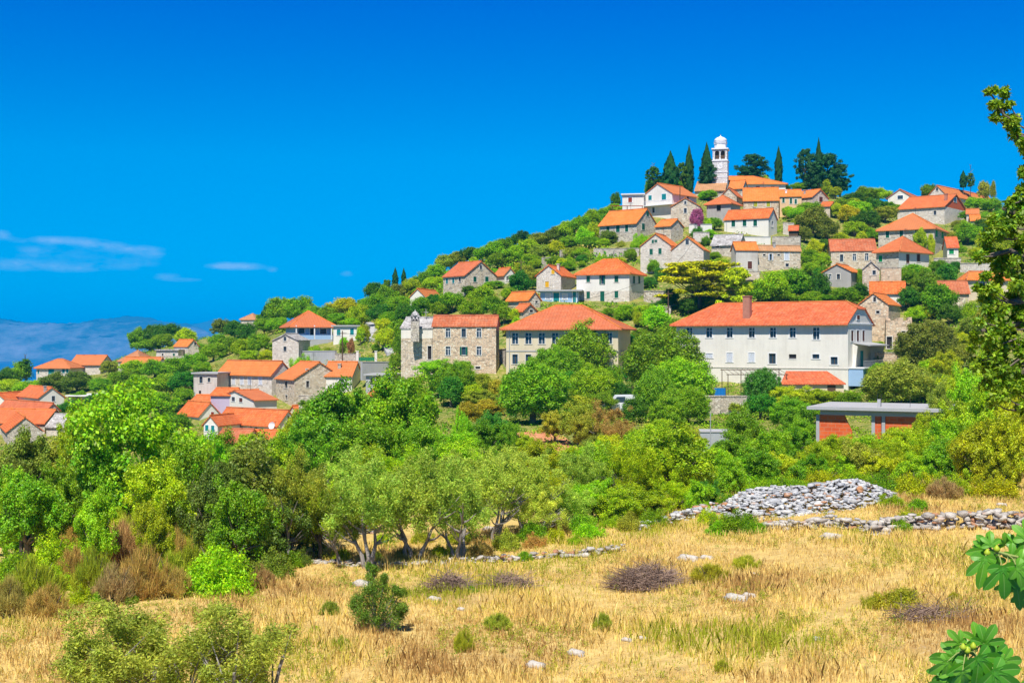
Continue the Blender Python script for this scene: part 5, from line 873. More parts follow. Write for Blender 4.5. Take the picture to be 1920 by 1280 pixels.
def leaf_quads(P, Nn, D, ln, wd, rng):
    """one diamond leaf per point: P base points, Nn normals, D directions, ln / wd sizes"""
    n = len(P); Nn = Nn / np.linalg.norm(Nn, axis=1, keepdims=True)
    D = D - Nn * (D * Nn).sum(1, keepdims=True); D /= np.maximum(np.linalg.norm(D, axis=1, keepdims=True), 1e-6); S = np.cross(Nn, D)
    ln = ln[:, None]; wd = wd[:, None]
    V = np.stack([P, P + D * ln * .45 + S * wd * .5 + Nn * wd * .08, P + D * ln, P + D * ln * .45 - S * wd * .5 + Nn * wd * .08], 1).reshape(-1, 3)
    return V, np.arange(n * 4).reshape(n, 4)
def rand_dir(rng, n):
    v = rng.normal(size=(n, 3)); return v / np.linalg.norm(v, axis=1, keepdims=True)
def clump_leaves(cent, rad, per, ll, lw, rng, up=.35, flat=1.0, hang=0.0, rnd=.75, shell=.55):
    Ps, Ns, Ds = [], [], []
    for c, r in zip(cent, rad):
        k = max(3, int(per * rng.uniform(.75, 1.25))); d = rand_dir(rng, k); rr = (rng.random(k) ** (shell)) * r
        p = d * rr[:, None]; p[:, 2] *= flat; Ps.append(c + p); Ns.append(d * 1.0 + np.array([0, 0, up]) + rand_dir(rng, k) * rnd)
        Ds.append(d * .7 + rand_dir(rng, k) * .7 + np.array([0, 0, -hang]))
    P = np.concatenate(Ps); Nn = np.concatenate(Ns); D = np.concatenate(Ds); n = len(P)
    return leaf_quads(P, Nn, D, ll * rng.uniform(.65, 1.35, n), lw * rng.uniform(.65, 1.35, n), rng)
def ellipsoid_clumps(rng, n, rc, low=-.65, lump=.25):
    """clump centres spread through a lumpy unit crown, denser near its surface"""
    out = []; rads = []
    ph = rng.random(6) * 6.28
    while len(out) < n:
        d = rand_dir(rng, 1)[0]
        if d[2] < low: continue
        a = math.atan2(d[1], d[0]); lf = 1 + lump * (math.sin(a * 2 + ph[0]) * .4 + math.sin(a * 3 + ph[1] + d[2] * 3) * .4 + math.sin(d[2] * 5 + ph[2] + a) * .4)
        r = (rng.random() ** .33) * (1 - rc * .6) * lf
        if r < .35: continue
        out.append(d * r); rads.append(rc * rng.uniform(.6, 1.3))
    return np.array(out), np.array(rads)
def limb_set(mb, rng, hc, n=6, spread=.6, r0=.07, base=None):
    """trunk and limbs of a unit crown whose centre is at height hc above the foot (crown radius 1)"""
    fork = Vector((rng.uniform(-.08, .08), rng.uniform(-.08, .08), hc - .75))
    mb.tube([(0, 0, -.25), (0.02, 0, hc * .3), fork], [r0 * 1.5, r0 * 1.1, r0 * .9], 7)
    for k in range(n):
        a = 2 * math.pi * (k + rng.random() * .6) / n; e = rng.uniform(.1, .75); q = Vector((math.cos(a) * spread * rng.uniform(.6, 1.1), math.sin(a) * spread * rng.uniform(.6, 1.1), hc - .75 + e * 1.3))
        m_ = fork.lerp(q, .5) + Vector((rng.uniform(-.08, .08), rng.uniform(-.08, .08), rng.uniform(-.02, .12)))
        mb.tube([fork - Vector((0, 0, .08)), m_, q], [r0 * .55, r0 * .35, r0 * .12], 5)
PROTO = {}
def add_proto(kind, V, Q, mat, trunk_fn, seed, hc, bark='bark'):
    me = mesh_np('crown', V, Q, mat)
    mb = MB(); rng = np.random.default_rng(seed); trunk_fn(mb, rng); tmp = mb.build('trunk', bark); tme = tmp.data; bpy.data.objects.remove(tmp)
    PROTO.setdefault(kind, []).append((me, tme, hc))
def flatten_bottom(V, z=-.72):
    V[:, 2] = np.where(V[:, 2] < z, z + (V[:, 2] - z) * .3, V[:, 2]); return V
HC = 1.35
for s_ in range(4):      # broad leaved tree, far
    rng = np.random.default_rng(10 + s_); c, r = ellipsoid_clumps(rng, 85, .27); V, Q = clump_leaves(c, r, 135, .098, .066, rng, .4)
    add_proto('round', V, Q, 'leaf', lambda mb, g_: limb_set(mb, g_, HC), s_, HC)
for s_ in range(3):      # broad leaved tree, near: finer leaves
    rng = np.random.default_rng(30 + s_); c, r = ellipsoid_clumps(rng, 140, .185, -.8, .42); V, Q = clump_leaves(c, r, 230, .058, .04, rng, .35)
    add_proto('near', V, Q, 'leaf_gloss', lambda mb, g_: limb_set(mb, g_, HC, 9, .75), s_, HC)
for s_ in range(3):      # round dome of many small lobes
    rng = np.random.default_rng(40 + s_); nn = 150; zz = 1 - 1.75 * (np.arange(nn) + .5) / nn; aa = np.arange(nn) * 2.39996 + rng.random() * 6; q = np.sqrt(1 - zz * zz)
    c = np.stack([np.cos(aa) * q, np.sin(aa) * q, zz], 1) * rng.uniform(.66, .95, (nn, 1)) * (1 + .10 * np.sin(aa * 3)[:, None]); c = np.concatenate([c, c[::3] * .6]); r = rng.uniform(.10, .22, len(c)); V, Q = clump_leaves(c, r, 190, .052, .036, rng, .45, rnd=.55)
    add_proto('dome', V, Q, 'leaf_gloss', lambda mb, g_: limb_set(mb, g_, HC, 9, .75), s_, HC)
for s_ in range(2):      # big leaved tree
    rng = np.random.default_rng(50 + s_); c, r = ellipsoid_clumps(rng, 150, .17, -.85, .4); V, Q = clump_leaves(c, r, 170, .058, .042, rng, .5)
    add_proto('bigleaf', V, Q, 'leaf_gloss', lambda mb, g_: limb_set(mb, g_, HC, 9, .75), s_, HC)
for s_ in range(3):      # olive: open crown of slender upright sprays
    rng = np.random.default_rng(70 + s_); c, r = ellipsoid_clumps(rng, 105, .165, -.75, .6); keep = rng.random(len(c)) < .9; c, r = c[keep], r[keep]
    V, Q = clump_leaves(c, r, 165, .078, .023, rng, .25, 1.25, -.35)
    def tf(mb, g_):
        for k in range(3 + s_ % 2):
            a = g_.random() * 6.28; lean = g_.uniform(.35, .85); p = [Vector((math.cos(a) * .06, math.sin(a) * .06, -.2))]
            for q in range(1, 6): p.append(Vector((math.cos(a) * lean * (q / 5) ** .8 + g_.uniform(-.06, .06), math.sin(a) * lean * (q / 5) ** .8 + g_.uniform(-.06, .06), HC * q / 5 * .85)))
            mb.tube(p, [.06, .046, .038, .03, .022, .012], 6)
            for q in (2, 3, 4):
                for w in range(2):
                    aa = a + g_.uniform(-1.4, 1.4); e = p[q] + Vector((math.cos(aa) * .5, math.sin(aa) * .5, g_.uniform(.15, .5))); mb.tube([p[q], p[q].lerp(e, .5) + Vector((0, 0, -.04)), e], [.03, .02, .008], 4)
    add_proto('olive', V, Q, 'leaf', tf, s_, HC, 'bark_grey')
for s_ in range(2):      # cypress: narrow dense spindle, unit radius 1 and half height 1
    rng = np.random.default_rng(90 + s_); n = 9000; z = rng.uniform(-1, 1, n); a = rng.random(n) * 6.283
    prof = np.sqrt(np.clip(1 - ((z + .25) / 1.25) ** 2, 0, 1)) * np.clip((1 - z) * 1.1, 0, 1) ** .55; lump = 1 + .16 * np.sin(a * 3 + z * 9) + .12 * np.sin(a * 5 - z * 17)
    rr = prof * lump * rng.uniform(.72, 1.04, n); P_ = np.stack([np.cos(a) * rr, np.sin(a) * rr, z], 1)
    out = np.stack([np.cos(a), np.sin(a), np.full(n, .25)], 1); D = np.stack([np.cos(a) * .25, np.sin(a) * .25, np.full(n, 1.0)], 1) + rand_dir(rng, n) * .25
    V, Q = leaf_quads(P_, out + rand_dir(rng, n) * .55, D, rng.uniform(.05, .1, n), rng.uniform(.1, .2, n), rng)
    add_proto('cypress', V, Q, 'needle', lambda mb, g_: mb.tube([(0, 0, -.2), (0, 0, .5), (0, 0, 1.2)], [.16, .12, .05], 6), s_, 1.05)
for s_ in range(2):      # umbrella / aleppo pine: flat pads carried on bare limbs
    rng = np.random.default_rng(110 + s_); pads = []; rads = []
    for k in range(70):
        a = rng.random() * 6.28; rr = rng.random() ** .55 * .95; top = .95 - rr * rr * .5; pads.append((math.cos(a) * rr, math.sin(a) * rr, top - rng.random() ** 1.1 * 1.5 * (.3 + rr * .7))); rads.append(rng.uniform(.17, .32))
    c = []; r = []
    for p, q in zip(pads, rads):
        for j in range(5): c.append(np.array(p) + rng.normal(size=3) * np.array([q * .55, q * .55, q * .1])); r.append(q * .5)
    V, Q = clump_leaves(np.array(c), np.array(r), 95, .085, .045, rng, .8, .6)
    def tf(mb, g_, pads=pads):
        fork = Vector((.05, 0, HC - .8)); mb.tube([(0, 0, -.2), (.04, 0, .3), fork], [.075, .06, .055], 7)
        for p in pads[:26]:
            e = Vector(p) + Vector((0, 0, HC - .03)); mb.tube([fork, fork.lerp(e, .5) + Vector((0, 0, -.1)), e], [.03, .018, .006], 4)
    add_proto('pine', V, Q, 'needle', tf, s_, HC)
for s_ in range(2):      # cedar / dark pine: irregular tiers, pointed sides
    rng = np.random.default_rng(130 + s_); c = []; r = []; lim = []
    for k in range(13):
        z = -.75 + k * .135; R0 = (1 - ((z + .1) / 1.1) ** 2) ** .5 * rng.uniform(.75, 1.1)
        for j in range(9):
            a = rng.random() * 6.28; rr = R0 * rng.uniform(.25, 1.0); p = np.array([math.cos(a) * rr, math.sin(a) * rr, z + rng.uniform(-.04, .04)]); c.append(p); r.append(rng.uniform(.1, .22)); lim.append(p)
    V, Q = clump_leaves(np.array(c), np.array(r), 130, .085, .045, rng, .6, .55)
    def tf(mb, g_, lim=lim):
        mb.tube([(0, 0, -.2), (.02, 0, HC * .5), (0, .02, HC + .7)], [.08, .06, .02], 7)
        for p in lim[::4]: e = Vector(p) + Vector((0, 0, HC)); mb.tube([Vector((0, 0, e.z - .15)), e], [.025, .008], 4)
    add_proto('cedar', V, Q, 'needle', tf, s_, HC)
for s_ in range(3):      # low shrub: dome sitting on the ground
    rng = np.random.default_rng(150 + s_); c, r = ellipsoid_clumps(rng, 80, .26, -.25, .5); c[:, 2] = np.abs(c[:, 2]) ** .8 * .85; V, Q = clump_leaves(c, r, 170, .07, .042, rng, .4)
    def tf(mb, g_):
        for k in range(8):
            a = g_.random() * 6.28; e = Vector((math.cos(a) * .6, math.sin(a) * .6, g_.uniform(.4, .9))); mb.tube([(0, 0, -.3), e * .5 + Vector((0, 0, .05)), e], [.035, .022, .008], 4)
    add_proto('shrub', V, Q, 'leaf', tf, s_, 0.0)
for s_ in range(2):      # broom: fans of fine upright twigs
    rng = np.random.default_rng(170 + s_); P_, D_ = [], []
    for k in range(60):
        a = rng.random() * 6.28; rr = rng.random() ** .5 * .85; b0 = np.array([math.cos(a) * rr, math.sin(a) * rr, rng.uniform(.1, .8) * (1.05 - rr * .75)]); n = 150; d = rand_dir(rng, n) * .5 + np.array([math.cos(a) * .3 * rr, math.sin(a) * .3 * rr, .9])
        P_.append(b0 + rng.normal(size=(n, 3)) * .06); D_.append(d)
    P_ = np.concatenate(P_); D_ = np.concatenate(D_); n = len(P_)
    V, Q = leaf_quads(P_, rand_dir(rng, n) + np.array([0, -.3, .3]), D_, rng.uniform(.14, .32, n), rng.uniform(.008, .02, n), rng)
    def tf(mb, g_):
        for k in range(10):
            a = g_.random() * 6.28; e = Vector((math.cos(a) * .6, math.sin(a) * .6, g_.uniform(.4, .8))); mb.tube([(0, 0, -.2), e * .5, e], [.03, .02, .008], 4)
    add_proto('broom', V, Q, 'twig', tf, s_, 0.0)
CLR = {'G': (.20, .41, .008), 'B': (.30, .56, .008), 'D': (.085, .23, .012), 'T': (.07, .28, .018), 'Y': (.46, .53, .008), 'YG': (.40, .55, .008), 'O': (.32, .41, .035), 'OD': (.18, .26, .025),
       'OL': (.44, .60, .07), 'N': (.46, .36, .08), 'RB': (.42, .28, .10), 'NG': (.40, .43, .025), 'C': (.024, .10, .018), 'PY': (.56, .68, .008), 'P': (.50, .16, .30), 'CD': (.03, .125, .03)}
CWORD = {'G': 'mid green', 'B': 'bright green', 'D': 'dark green', 'T': 'blue green', 'Y': 'yellow', 'YG': 'yellow green', 'O': 'olive green', 'OD': 'dark olive', 'OL': 'silvery', 'N': 'tawny', 'RB': 'reddish brown', 'NG': 'mustard green', 'C': 'dark', 'PY': 'vivid yellow green', 'P': 'pink', 'CD': 'blackish green'}
KWORD = {'dome': ('tree', 'domed tree'), 'round': ('tree', 'tree'), 'near': ('tree', 'leafy tree'), 'bigleaf': ('broad_leaved_tree', 'broad leaved tree'), 'olive': ('olive_tree', 'olive tree'), 'cypress': ('cypress_tree', 'cypress'), 'pine': ('pine_tree', 'pine'), 'cedar': ('cedar_tree', 'cedar'), 'shrub': ('shrub', 'shrub'), 'broom': ('broom_shrub', 'broom bush')}
LAND = [(((d['kx'] + (d['ax'] if not isinstance(d['ax'], str) else d['kx'] - 10)) / 2), (d['eave'] + d['base']) / 2, d['short']) for d in H] + [(1351, 300, 'the bell tower'), (1440, 332, 'the church nave')]
LAND2 = []       # near landmarks filled in below
USED = {}
def rel(px, py, L):
    dx, dy = px - L[0], py - L[1]
    return ('right of' if dx > 0 else 'left of') if abs(dx) > abs(dy) * 1.1 else ('below' if dy > 0 else 'above')
def auto_label(px, py, rx, kind, col, near, word=None):
    pool = sorted(LAND2 if near else LAND, key=lambda L: (L[0] - px) ** 2 + ((L[1] - py) * 1.5) ** 2)
    size = 'small' if rx < 14 else ('large' if rx > 42 else '')
    base = ' '.join(x for x in (size, CWORD[col], word or KWORD[kind][1]) if x)
    for k in range(10):
        lab = f"{base} {rel(px, py, pool[k])} {pool[k][2]}"
        if lab not in USED and len(lab.split()) <= 16: USED[lab] = 1; return lab
    lab = f"{base} between {pool[0][2]} and {pool[1][2]}"; USED[lab] = 1; return lab
_cnt = {}
def plant(px, py, rx, ry, Y, kind='round', col='G', label=None, cat=None, group=None, near=None):
    """crown centre at photo px, py; radii in px; stands on the ground at distance Y"""
    near = Y < 130 if near is None else near
    if kind == 'round' and rx > 33 and Y < 175: kind = 'near'
    rng = random.Random(int(px * 7 + py * 13)); vs = PROTO[kind]; i = _cnt.get(kind, 0); _cnt[kind] = i + 1
    if (Y < 50 and py + ry > 1030) or (kind in ('shrub', 'broom') and Y < 66 and py + ry > 925):          # stands where its foot meets the field
        for _ in range(8):
            q = px2w(px, py, Y); Y += (min(max(-ground(q.x, Y) * FPX / (py + ry - CY), 18), 68) - Y) * .7
    if Y >= 120 and kind != 'pine' and not (kind == 'shrub' and ry <= 14) and col != 'P' and Y != 254.9:         # stands where the line of sight to its foot meets the slope
        fy = py + ry * (1.0 if kind in ('shrub', 'broom') else .92); best = None
        for k in range(-26, 27):
            yy = Y * (1 + k * .006); x = (px - CX) / FPX * yy; e = (CY - fy) / FPX * yy - ground(x, yy)
            if best is None or abs(e) < best[0] - .05: best = (abs(e), yy)
        Y = best[1]
    me, tme, hc = vs[i % len(vs)]; p = px2w(px, py, Y); gz = ground(p.x, p.y); rx_, rz_ = rx / FPX * Y, ry / FPX * Y
    if kind in ('near', 'round', 'dome', 'bigleaf', 'olive') and p.z - rz_ > gz + .5:      # crowns reach well down towards the ground
        top, low = p.z + rz_, p.z - rz_; low += (gz + .4 - low) * (.38 if kind == 'olive' else .85)
        p.z = (top + low) / 2; rz_ = (top - low) / 2
    nm, cw = KWORD[kind]; bush = kind == 'round' and rx <= 20 and not label and Y != 254.9
    if Y == 254.9 and not label: nm, cat, label = 'climbing_plant', 'climbing plant', auto_label(px, py, rx, kind, col, near, 'creeper')
    if cat == 'climbing plant': nm = 'climbing_plant'
    if cat == 'flowering bush': nm = 'flowering_bush'
    if bush: nm, cat, label = 'bush', 'bush', auto_label(px, py, rx, kind, col, near, 'bush')
    if kind in ('shrub', 'broom'):
        zt = p.z + rz_; hgt = min(max(zt - gz, rz_ * .6), rx_ * (2.3 if kind == 'broom' else 1.35)); root = empty(nm, (p.x, p.y, gz), rng.random() * 6.28)
        sc = (rx_ * .95, rx_ * .95, hgt * .93); cz = 0; ts = sc
    else:
        foot = min(gz, p.z - rz_ * .9); root = empty(nm, (p.x, p.y, foot), rng.random() * 6.28); cz = p.z - foot; sc = (rx_, rx_, rz_); ts = (rx_, rx_, cz / hc)
        if kind == 'cypress': ts = (rx_, rx_, cz)
    c = bpy.data.objects.new('crown' if kind not in ('shrub', 'broom') else 'foliage', me); COL.objects.link(c); c.parent = root; c.location = (0, 0, cz); c.scale = sc
    v = rng.uniform(.85, 1.2); cc = CLR[col]; c.color = (cc[0] * v * rng.uniform(.85, 1.2), cc[1] * v, cc[2] * v, 1)
    t = bpy.data.objects.new('trunk' if kind not in ('shrub', 'broom') else 'stems', tme); COL.objects.link(t); t.parent = root; t.scale = ts
    tag(root, label or auto_label(px, py, rx, kind, col, near), cat or {'shrub': 'shrub', 'broom': 'shrub', 'cypress': 'cypress', 'olive': 'olive tree', 'pine': 'pine tree', 'cedar': 'cedar tree'}.get(kind, 'tree'), group)
    return root
# landmarks of the foreground used in labels
LAND2 += [(1215, 1075, 'the brushwood heap'), (1480, 950, 'the big stone heap'), (1850, 980, 'the dry stone wall on the right'), (750, 1057, 'the low stone row'), (1600, 800, 'the brick shell building'), (1340, 820, 'the concrete tank'),
          (250, 840, 'the biggest left tree'), (240, 1220, 'the left foreground olive'), (710, 1120, 'the lone juniper'), (740, 1000, 'the crooked olive trunks'), (1830, 1200, 'the fig sprays'), (1870, 560, 'the tall oak at right'),
          (1430, 650, 'the long white building'), (1050, 650, 'the cream school-like building'), (870, 650, 'the tall stone house'), (460, 820, 'the lowest orange roof'), (40, 810, 'the grey stone gable house'), (600, 1000, 'the stones left of the olives'), (1060, 850, 'the bare red earth')]
for f in F: plant(*f)
for f in M: plant(*f)
# small bushes and young trees in the gardens and lanes between the houses
_r = random.Random(77); _k = 0
for _ in range(2600):
    if _k >= 120: break
    px, Y = _r.uniform(640, 1880), _r.uniform(178, 300); x = (px - CX) / FPX * Y; z = ground(x, Y); py = CY - z / Y * FPX
    if py > 690 or (px < 1000 and py > 600): continue
    bad = False
    for d in H:
        b_, e1, e2 = d['C'][1], d['C'][0] - d['C'][1], d['C'][2] - d['C'][1]; dx, dy = x - b_.x, Y - b_.y; L1, L2 = d['wA'], d['wB']; u_ = (dx * e1.x + dy * e1.y) / L1; v_ = (dx * e2.x + dy * e2.y) / L2
        if -2.2 < u_ < L1 + 2.2 and -2.2 < v_ < L2 + 2.2: bad = True; break
        lo, hi = sorted((d['C'][0].x / d['C'][0].y, d['C'][2].x / d['C'][2].y))
        if lo - .004 < x / Y < hi + .004 and 0 < b_.y - Y < 13: bad = True; break
    if bad: continue
    rx = _r.uniform(8, 15); ry = rx * _r.uniform(.6, .9); plant(px, py - ry * .8, rx, ry, Y, _r.choice(('round', 'round', 'shrub')), _r.choice('GGBBTDO') if _r.random() < .75 else 'YG'); _k += 1
# two olives of the near foreground
for (px, py, rx, ry, lab) in ((225, 1232, 140, 100, 'left of two leafy olive bushes rising from the bottom edge'), (430, 1236, 125, 100, 'right of two leafy olive bushes rising from the bottom edge')):
    Y = 17; rng = np.random.default_rng(px); c, r = ellipsoid_clumps(rng, 150, .17, -.8, .5); V, Q = clump_leaves(c, r, 160, .066, .022, rng, .3, 1.3, -.3)
    p = px2w(px, py, Y); gz = ground(p.x, p.y); root = empty('olive_bush', (p.x, p.y, gz)); tag(root, lab, 'olive tree', 'foreground olive bushes')
    me = mesh_np('crown', V, Q, 'leaf'); o = bpy.data.objects.new('crown', me); COL.objects.link(o); o.parent = root; o.location = (0, 0, p.z - gz); o.scale = (rx / FPX * Y, rx / FPX * Y, ry / FPX * Y); o.color = (.40, .48, .06, 1)
    mb = MB(); g_ = random.Random(px); hz = p.z - gz
    for k in range(4):
        a = k * 1.6 + g_.random(); q = [Vector((math.cos(a) * .1, math.sin(a) * .1, -.2))] + [Vector((math.cos(a) * .14 * j, math.sin(a) * .14 * j, hz * j / 5)) for j in range(1, 6)]; mb.tube(q, [.09, .08, .06, .05, .035, .02], 6)
        for c_ in c[k * 14:k * 14 + 14]: e = Vector((c_[0] * rx / FPX * Y, c_[1] * rx / FPX * Y, hz + c_[2] * ry / FPX * Y)); mb.tube([q[4], q[4].lerp(e, .5) + Vector((0, 0, .05)), e], [.02, .012, .004], 4)
    mb.build('trunk', 'bark_grey', root)
# ------------------------------------------------------------ grass, scrub, stones
def vary_mat(name, cols, var=.3, trans=0.0, nscale=.12):
    """colour patches laid out over the ground by a broad noise, with small differences from piece to piece"""
    m, t, b = material(name); g = G(t); geo = g.n('ShaderNodeNewGeometry'); tc = g.n('ShaderNodeTexCoord'); ob = tc.outputs['Object']; rnd = geo.outputs['Random Per Island']
    n = g.noise(g.map(ob, (1, 1, .2)), nscale, 4, .62); r = g.n('ShaderNodeValToRGB', {0: g.m('ADD', n, g.m('MULTIPLY', g.m('SUBTRACT', rnd, .5), .16))}).outputs[0]; cr = t.nodes[-1].color_ramp
    while len(cr.elements) < len(cols): cr.elements.new(.5)
    for e, (p, c) in zip(cr.elements, cols): e.position = p
    for e, (p, c) in zip(cr.elements, cols): e.position = p; e.color = (*c, 1)
    c = g.n('ShaderNodeHueSaturation', {'Value': g.ramp(g.m('FRACT', g.m('MULTIPLY', rnd, 5.7)), 0, 1, 1 - var, 1 + var), 'Color': r}).outputs[0]
    t.links.new(c, b.inputs['Base Color']); b.inputs['Roughness'].default_value = .75; b.inputs['Specular IOR Level'].default_value = .12
    if trans:
        tr = g.n('ShaderNodeBsdfTranslucent', {'Color': c}); mx = g.n('ShaderNodeMixShader', {0: trans, 1: b.outputs[0], 2: tr.outputs[0]}); t.links.new(mx.outputs[0], t.nodes['Material Output'].inputs['Surface'])
vary_mat('grass', [(.34, (.48, .29, .10)), (.42, (.76, .53, .17)), (.49, (.92, .73, .27)), (.55, (.86, .64, .17)), (.585, (.62, .56, .08)), (.63, (.36, .42, .025))], .3, .25, .16)
vary_mat('scrub', [(.32, (.06, .21, .012)), (.42, (.14, .34, .008)), (.49, (.30, .46, .01)), (.55, (.12, .28, .01)), (.61, (.44, .42, .05)), (.68, (.46, .34, .10))], .35, .2, .07)
rng = np.random.default_rng(5)
# dry grass over the field
n = 340000
px = rng.uniform(-260, 2180, n); u = rng.random(n); Y = 19 + (66 - 19) * u ** .8
ptch = np.sin(px * .011 + Y * .5) * np.sin(px * .004 - Y * .33 + 1) + .5 * np.sin(px * .05 + Y * 1.7)
lim = np.interp(px, [-260, 0, 300, 480, 600, 1100, 1500, 2200], [35.5, 37.5, 40.5, 44, 50, 58, 64, 66])
bare = np.sin(px * .017 + 2 * np.sin(Y * .45)) + np.sin(px * .031 - Y * .8)
keep = (Y < lim) & (rng.random(n) < np.clip(.85 + .35 * ptch, .25, 1)) & ~((bare > 1.45) & (rng.random(n) < .75)); px, Y, ptch = px[keep], Y[keep], ptch[keep]; n = len(px)
X = (px - CX) / FPX * Y; cl = rng.normal(size=(n, 2)) * .07; X = np.round(X / .22) * .22 * .55 + X * .45 + cl[:, 0]; Yj = np.round(Y / .25) * .25 * .55 + Y * .45 + cl[:, 1]
Z = ground_np(X, Yj) - .02; hgt = rng.uniform(.08, .33, n) * (1 + .25 * ptch) * np.clip(.9 + .3 * np.sin(X * .8 + Yj * .5), .5, 1.3); wd = rng.uniform(.005, .013, n)
tall = rng.random(n) < .012; hgt = np.where(tall, hgt * 1.9, hgt)
a = rng.random(n) * 6.283; la = rng.random(n) * 6.283; ln_ = rng.uniform(.05, .5, n) * hgt
S = np.stack([np.cos(a), np.sin(a), np.zeros(n)], 1) * wd[:, None]; Bp = np.stack([X, Yj, Z], 1); Lv = np.stack([np.cos(la) * ln_, np.sin(la) * ln_, hgt], 1)
V = np.stack([Bp - S, Bp + S, Bp + Lv * np.array([.35, .35, .62]) + S * 1.1, Bp + Lv, Bp + Lv * np.array([.35, .35, .62]) - S * 1.1], 1).reshape(-1, 3)
me = mesh_np('dry_grass', V, np.arange(n * 5).reshape(n, 5), 'grass'); o = bpy.data.objects.new('dry_grass', me); COL.objects.link(o); tag(o, 'tall dry golden grass with greener patches over the field', 'grass', kind='stuff')
# weeds: small leafy tufts scattered in drifts through the grass
nw = 8000; wx = rng.uniform(-100, 2100, nw); wY = rng.uniform(21, 58, nw); wv = np.sin(wx * .013 + wY * .4) + np.sin(wx * .006 - wY * .7 + 2) + rng.normal(size=nw) * .5; ok = (wv > .35) & (wY < np.interp(wx, [-260, 0, 300, 480, 600, 1100, 1500, 2200], [35, 37, 40, 44, 49, 55, 56, 58])); wx, wY = wx[ok], wY[ok]; wX = (wx - CX) / FPX * wY; wZ = ground_np(wX, wY); k = len(wX)
rr = rng.uniform(.07, .24, k) * np.where(rng.random(k) < .06, 1.7, 1); V, Q = clump_leaves(np.stack([wX, wY, wZ + rr * .6], 1), rr, 42, .085, .016, rng, .2, 1.3, -.6)
vary_mat('weed', [(.34, (.20, .30, .02)), (.45, (.38, .42, .03)), (.54, (.52, .48, .06)), (.64, (.16, .30, .015))], .35, .25, .5)
me = mesh_np('weeds', V, Q, 'weed'); o = bpy.data.objects.new('weeds', me); COL.objects.link(o); tag(o, 'small yellow green weeds scattered in drifts through the dry grass', 'weeds', kind='stuff')
# low scrub over the hillside and among the houses
foot = [(d['C'][0], d['C'][1], d['C'][2]) for d in H]
nm = 14000; mpx = rng.uniform(-350, 2350, nm); mY = np.exp(rng.uniform(math.log(58), math.log(352), nm)); lim = np.interp(mpx, [-260, 0, 300, 480, 600, 1100, 1500, 2200], [40, 42, 44, 50, 55, 62, 68, 72])
ok = mY > lim; mpx, mY = mpx[ok], mY[ok]; mX = (mpx - CX) / FPX * mY
ok = np.ones(len(mX), bool)
for (a_, b_, c_) in foot:
    e1, e2 = np.array((a_ - b_)[:2]), np.array((c_ - b_)[:2]); dx, dy = mX - b_.x, mY - b_.y; u_ = (dx * e1[0] + dy * e1[1]) / (e1 @ e1); v_ = (dx * e2[0] + dy * e2[1]) / (e2 @ e2); m1, m2 = 1.1 / np.linalg.norm(e1), 1.1 / np.linalg.norm(e2)
    ok &= ~((u_ > -m1) & (u_ < 1 + m1) & (v_ > -m2) & (v_ < 1 + m2))
    # a clear strip before each house so that its foot stays visible
    ok &= ~((np.abs(mX / mY - (a_.x + c_.x) / (a_.y + c_.y)) < abs(a_.x / a_.y - c_.x / c_.y) * .5) & (mY < b_.y) & (mY > b_.y - 3.2))
mX, mY = mX[ok], mY[ok]; mZ = ground_np(mX, mY); k = len(mX); R_ = rng.uniform(.5, 1.5, k) * np.clip(mY / 190, .5, 1.1) * np.where((mY > 246) & (mX / mY * FPX + CX > 660) & (mX / mY * FPX + CX < 1160), 1.7, 1.0) * np.where(mY < 130, 1.25, 1); per = 50
Ps = []; Ns = []; Sz = []
for j in range(per):
    d = rand_dir(rng, k); d[:, 2] = np.abs(d[:, 2]) * .75; rr = R_ * rng.uniform(.6, 1.05, k); Ps.append(np.stack([mX, mY, mZ - .15], 1) + d * rr[:, None] * np.array([1.2, 1.2, .8])); Ns.append(d + rand_dir(rng, k) * .7 + np.array([0, 0, .3])); Sz.append(R_ * .24)
P_ = np.concatenate(Ps); N_ = np.concatenate(Ns); sz = np.concatenate(Sz)
V, Q = leaf_quads(P_, N_, rand_dir(rng, len(P_)), sz * rng.uniform(.7, 1.4, len(P_)), sz * rng.uniform(.5, .9, len(P_)), rng)
me = mesh_np('scrub', V, Q, 'scrub'); o = bpy.data.objects.new('scrub', me); COL.objects.link(o); tag(o, 'low green scrub and brambles covering the slope between houses and trees', 'scrub', kind='stuff')
# stones
def stone_surf(name, c1, c2, c3):
    m, t, b = material(name); g = G(t); geo = g.n('ShaderNodeNewGeometry'); tc = g.n('ShaderNodeTexCoord'); rnd = geo.outputs['Random Per Island']
    c = g.mix(rnd, c1, c2); c = g.mix(g.ramp(g.m('FRACT', g.m('MULTIPLY', rnd, 9.3)), .86, .94), c, c3); n = g.noise(tc.outputs['Object'], 9, 5, .7); c = g.mix(g.ramp(n, .45, .7, 0, .55), c, tuple(x * .5 for x in c1))
    t.links.new(c, b.inputs['Base Color']); b.inputs['Roughness'].default_value = .95; bp = g.n('ShaderNodeBump', {'Height': n, 'Strength': .9, 'Distance': .05}); t.links.new(bp.outputs[0], b.inputs['Normal'])
stone_surf('limestone', (.38, .39, .42), (.72, .71, .68), (.52, .26, .12)); stone_surf('limestone_warm', (.38, .34, .30), (.66, .61, .54), (.5, .24, .12))
import bmesh
_ico = []
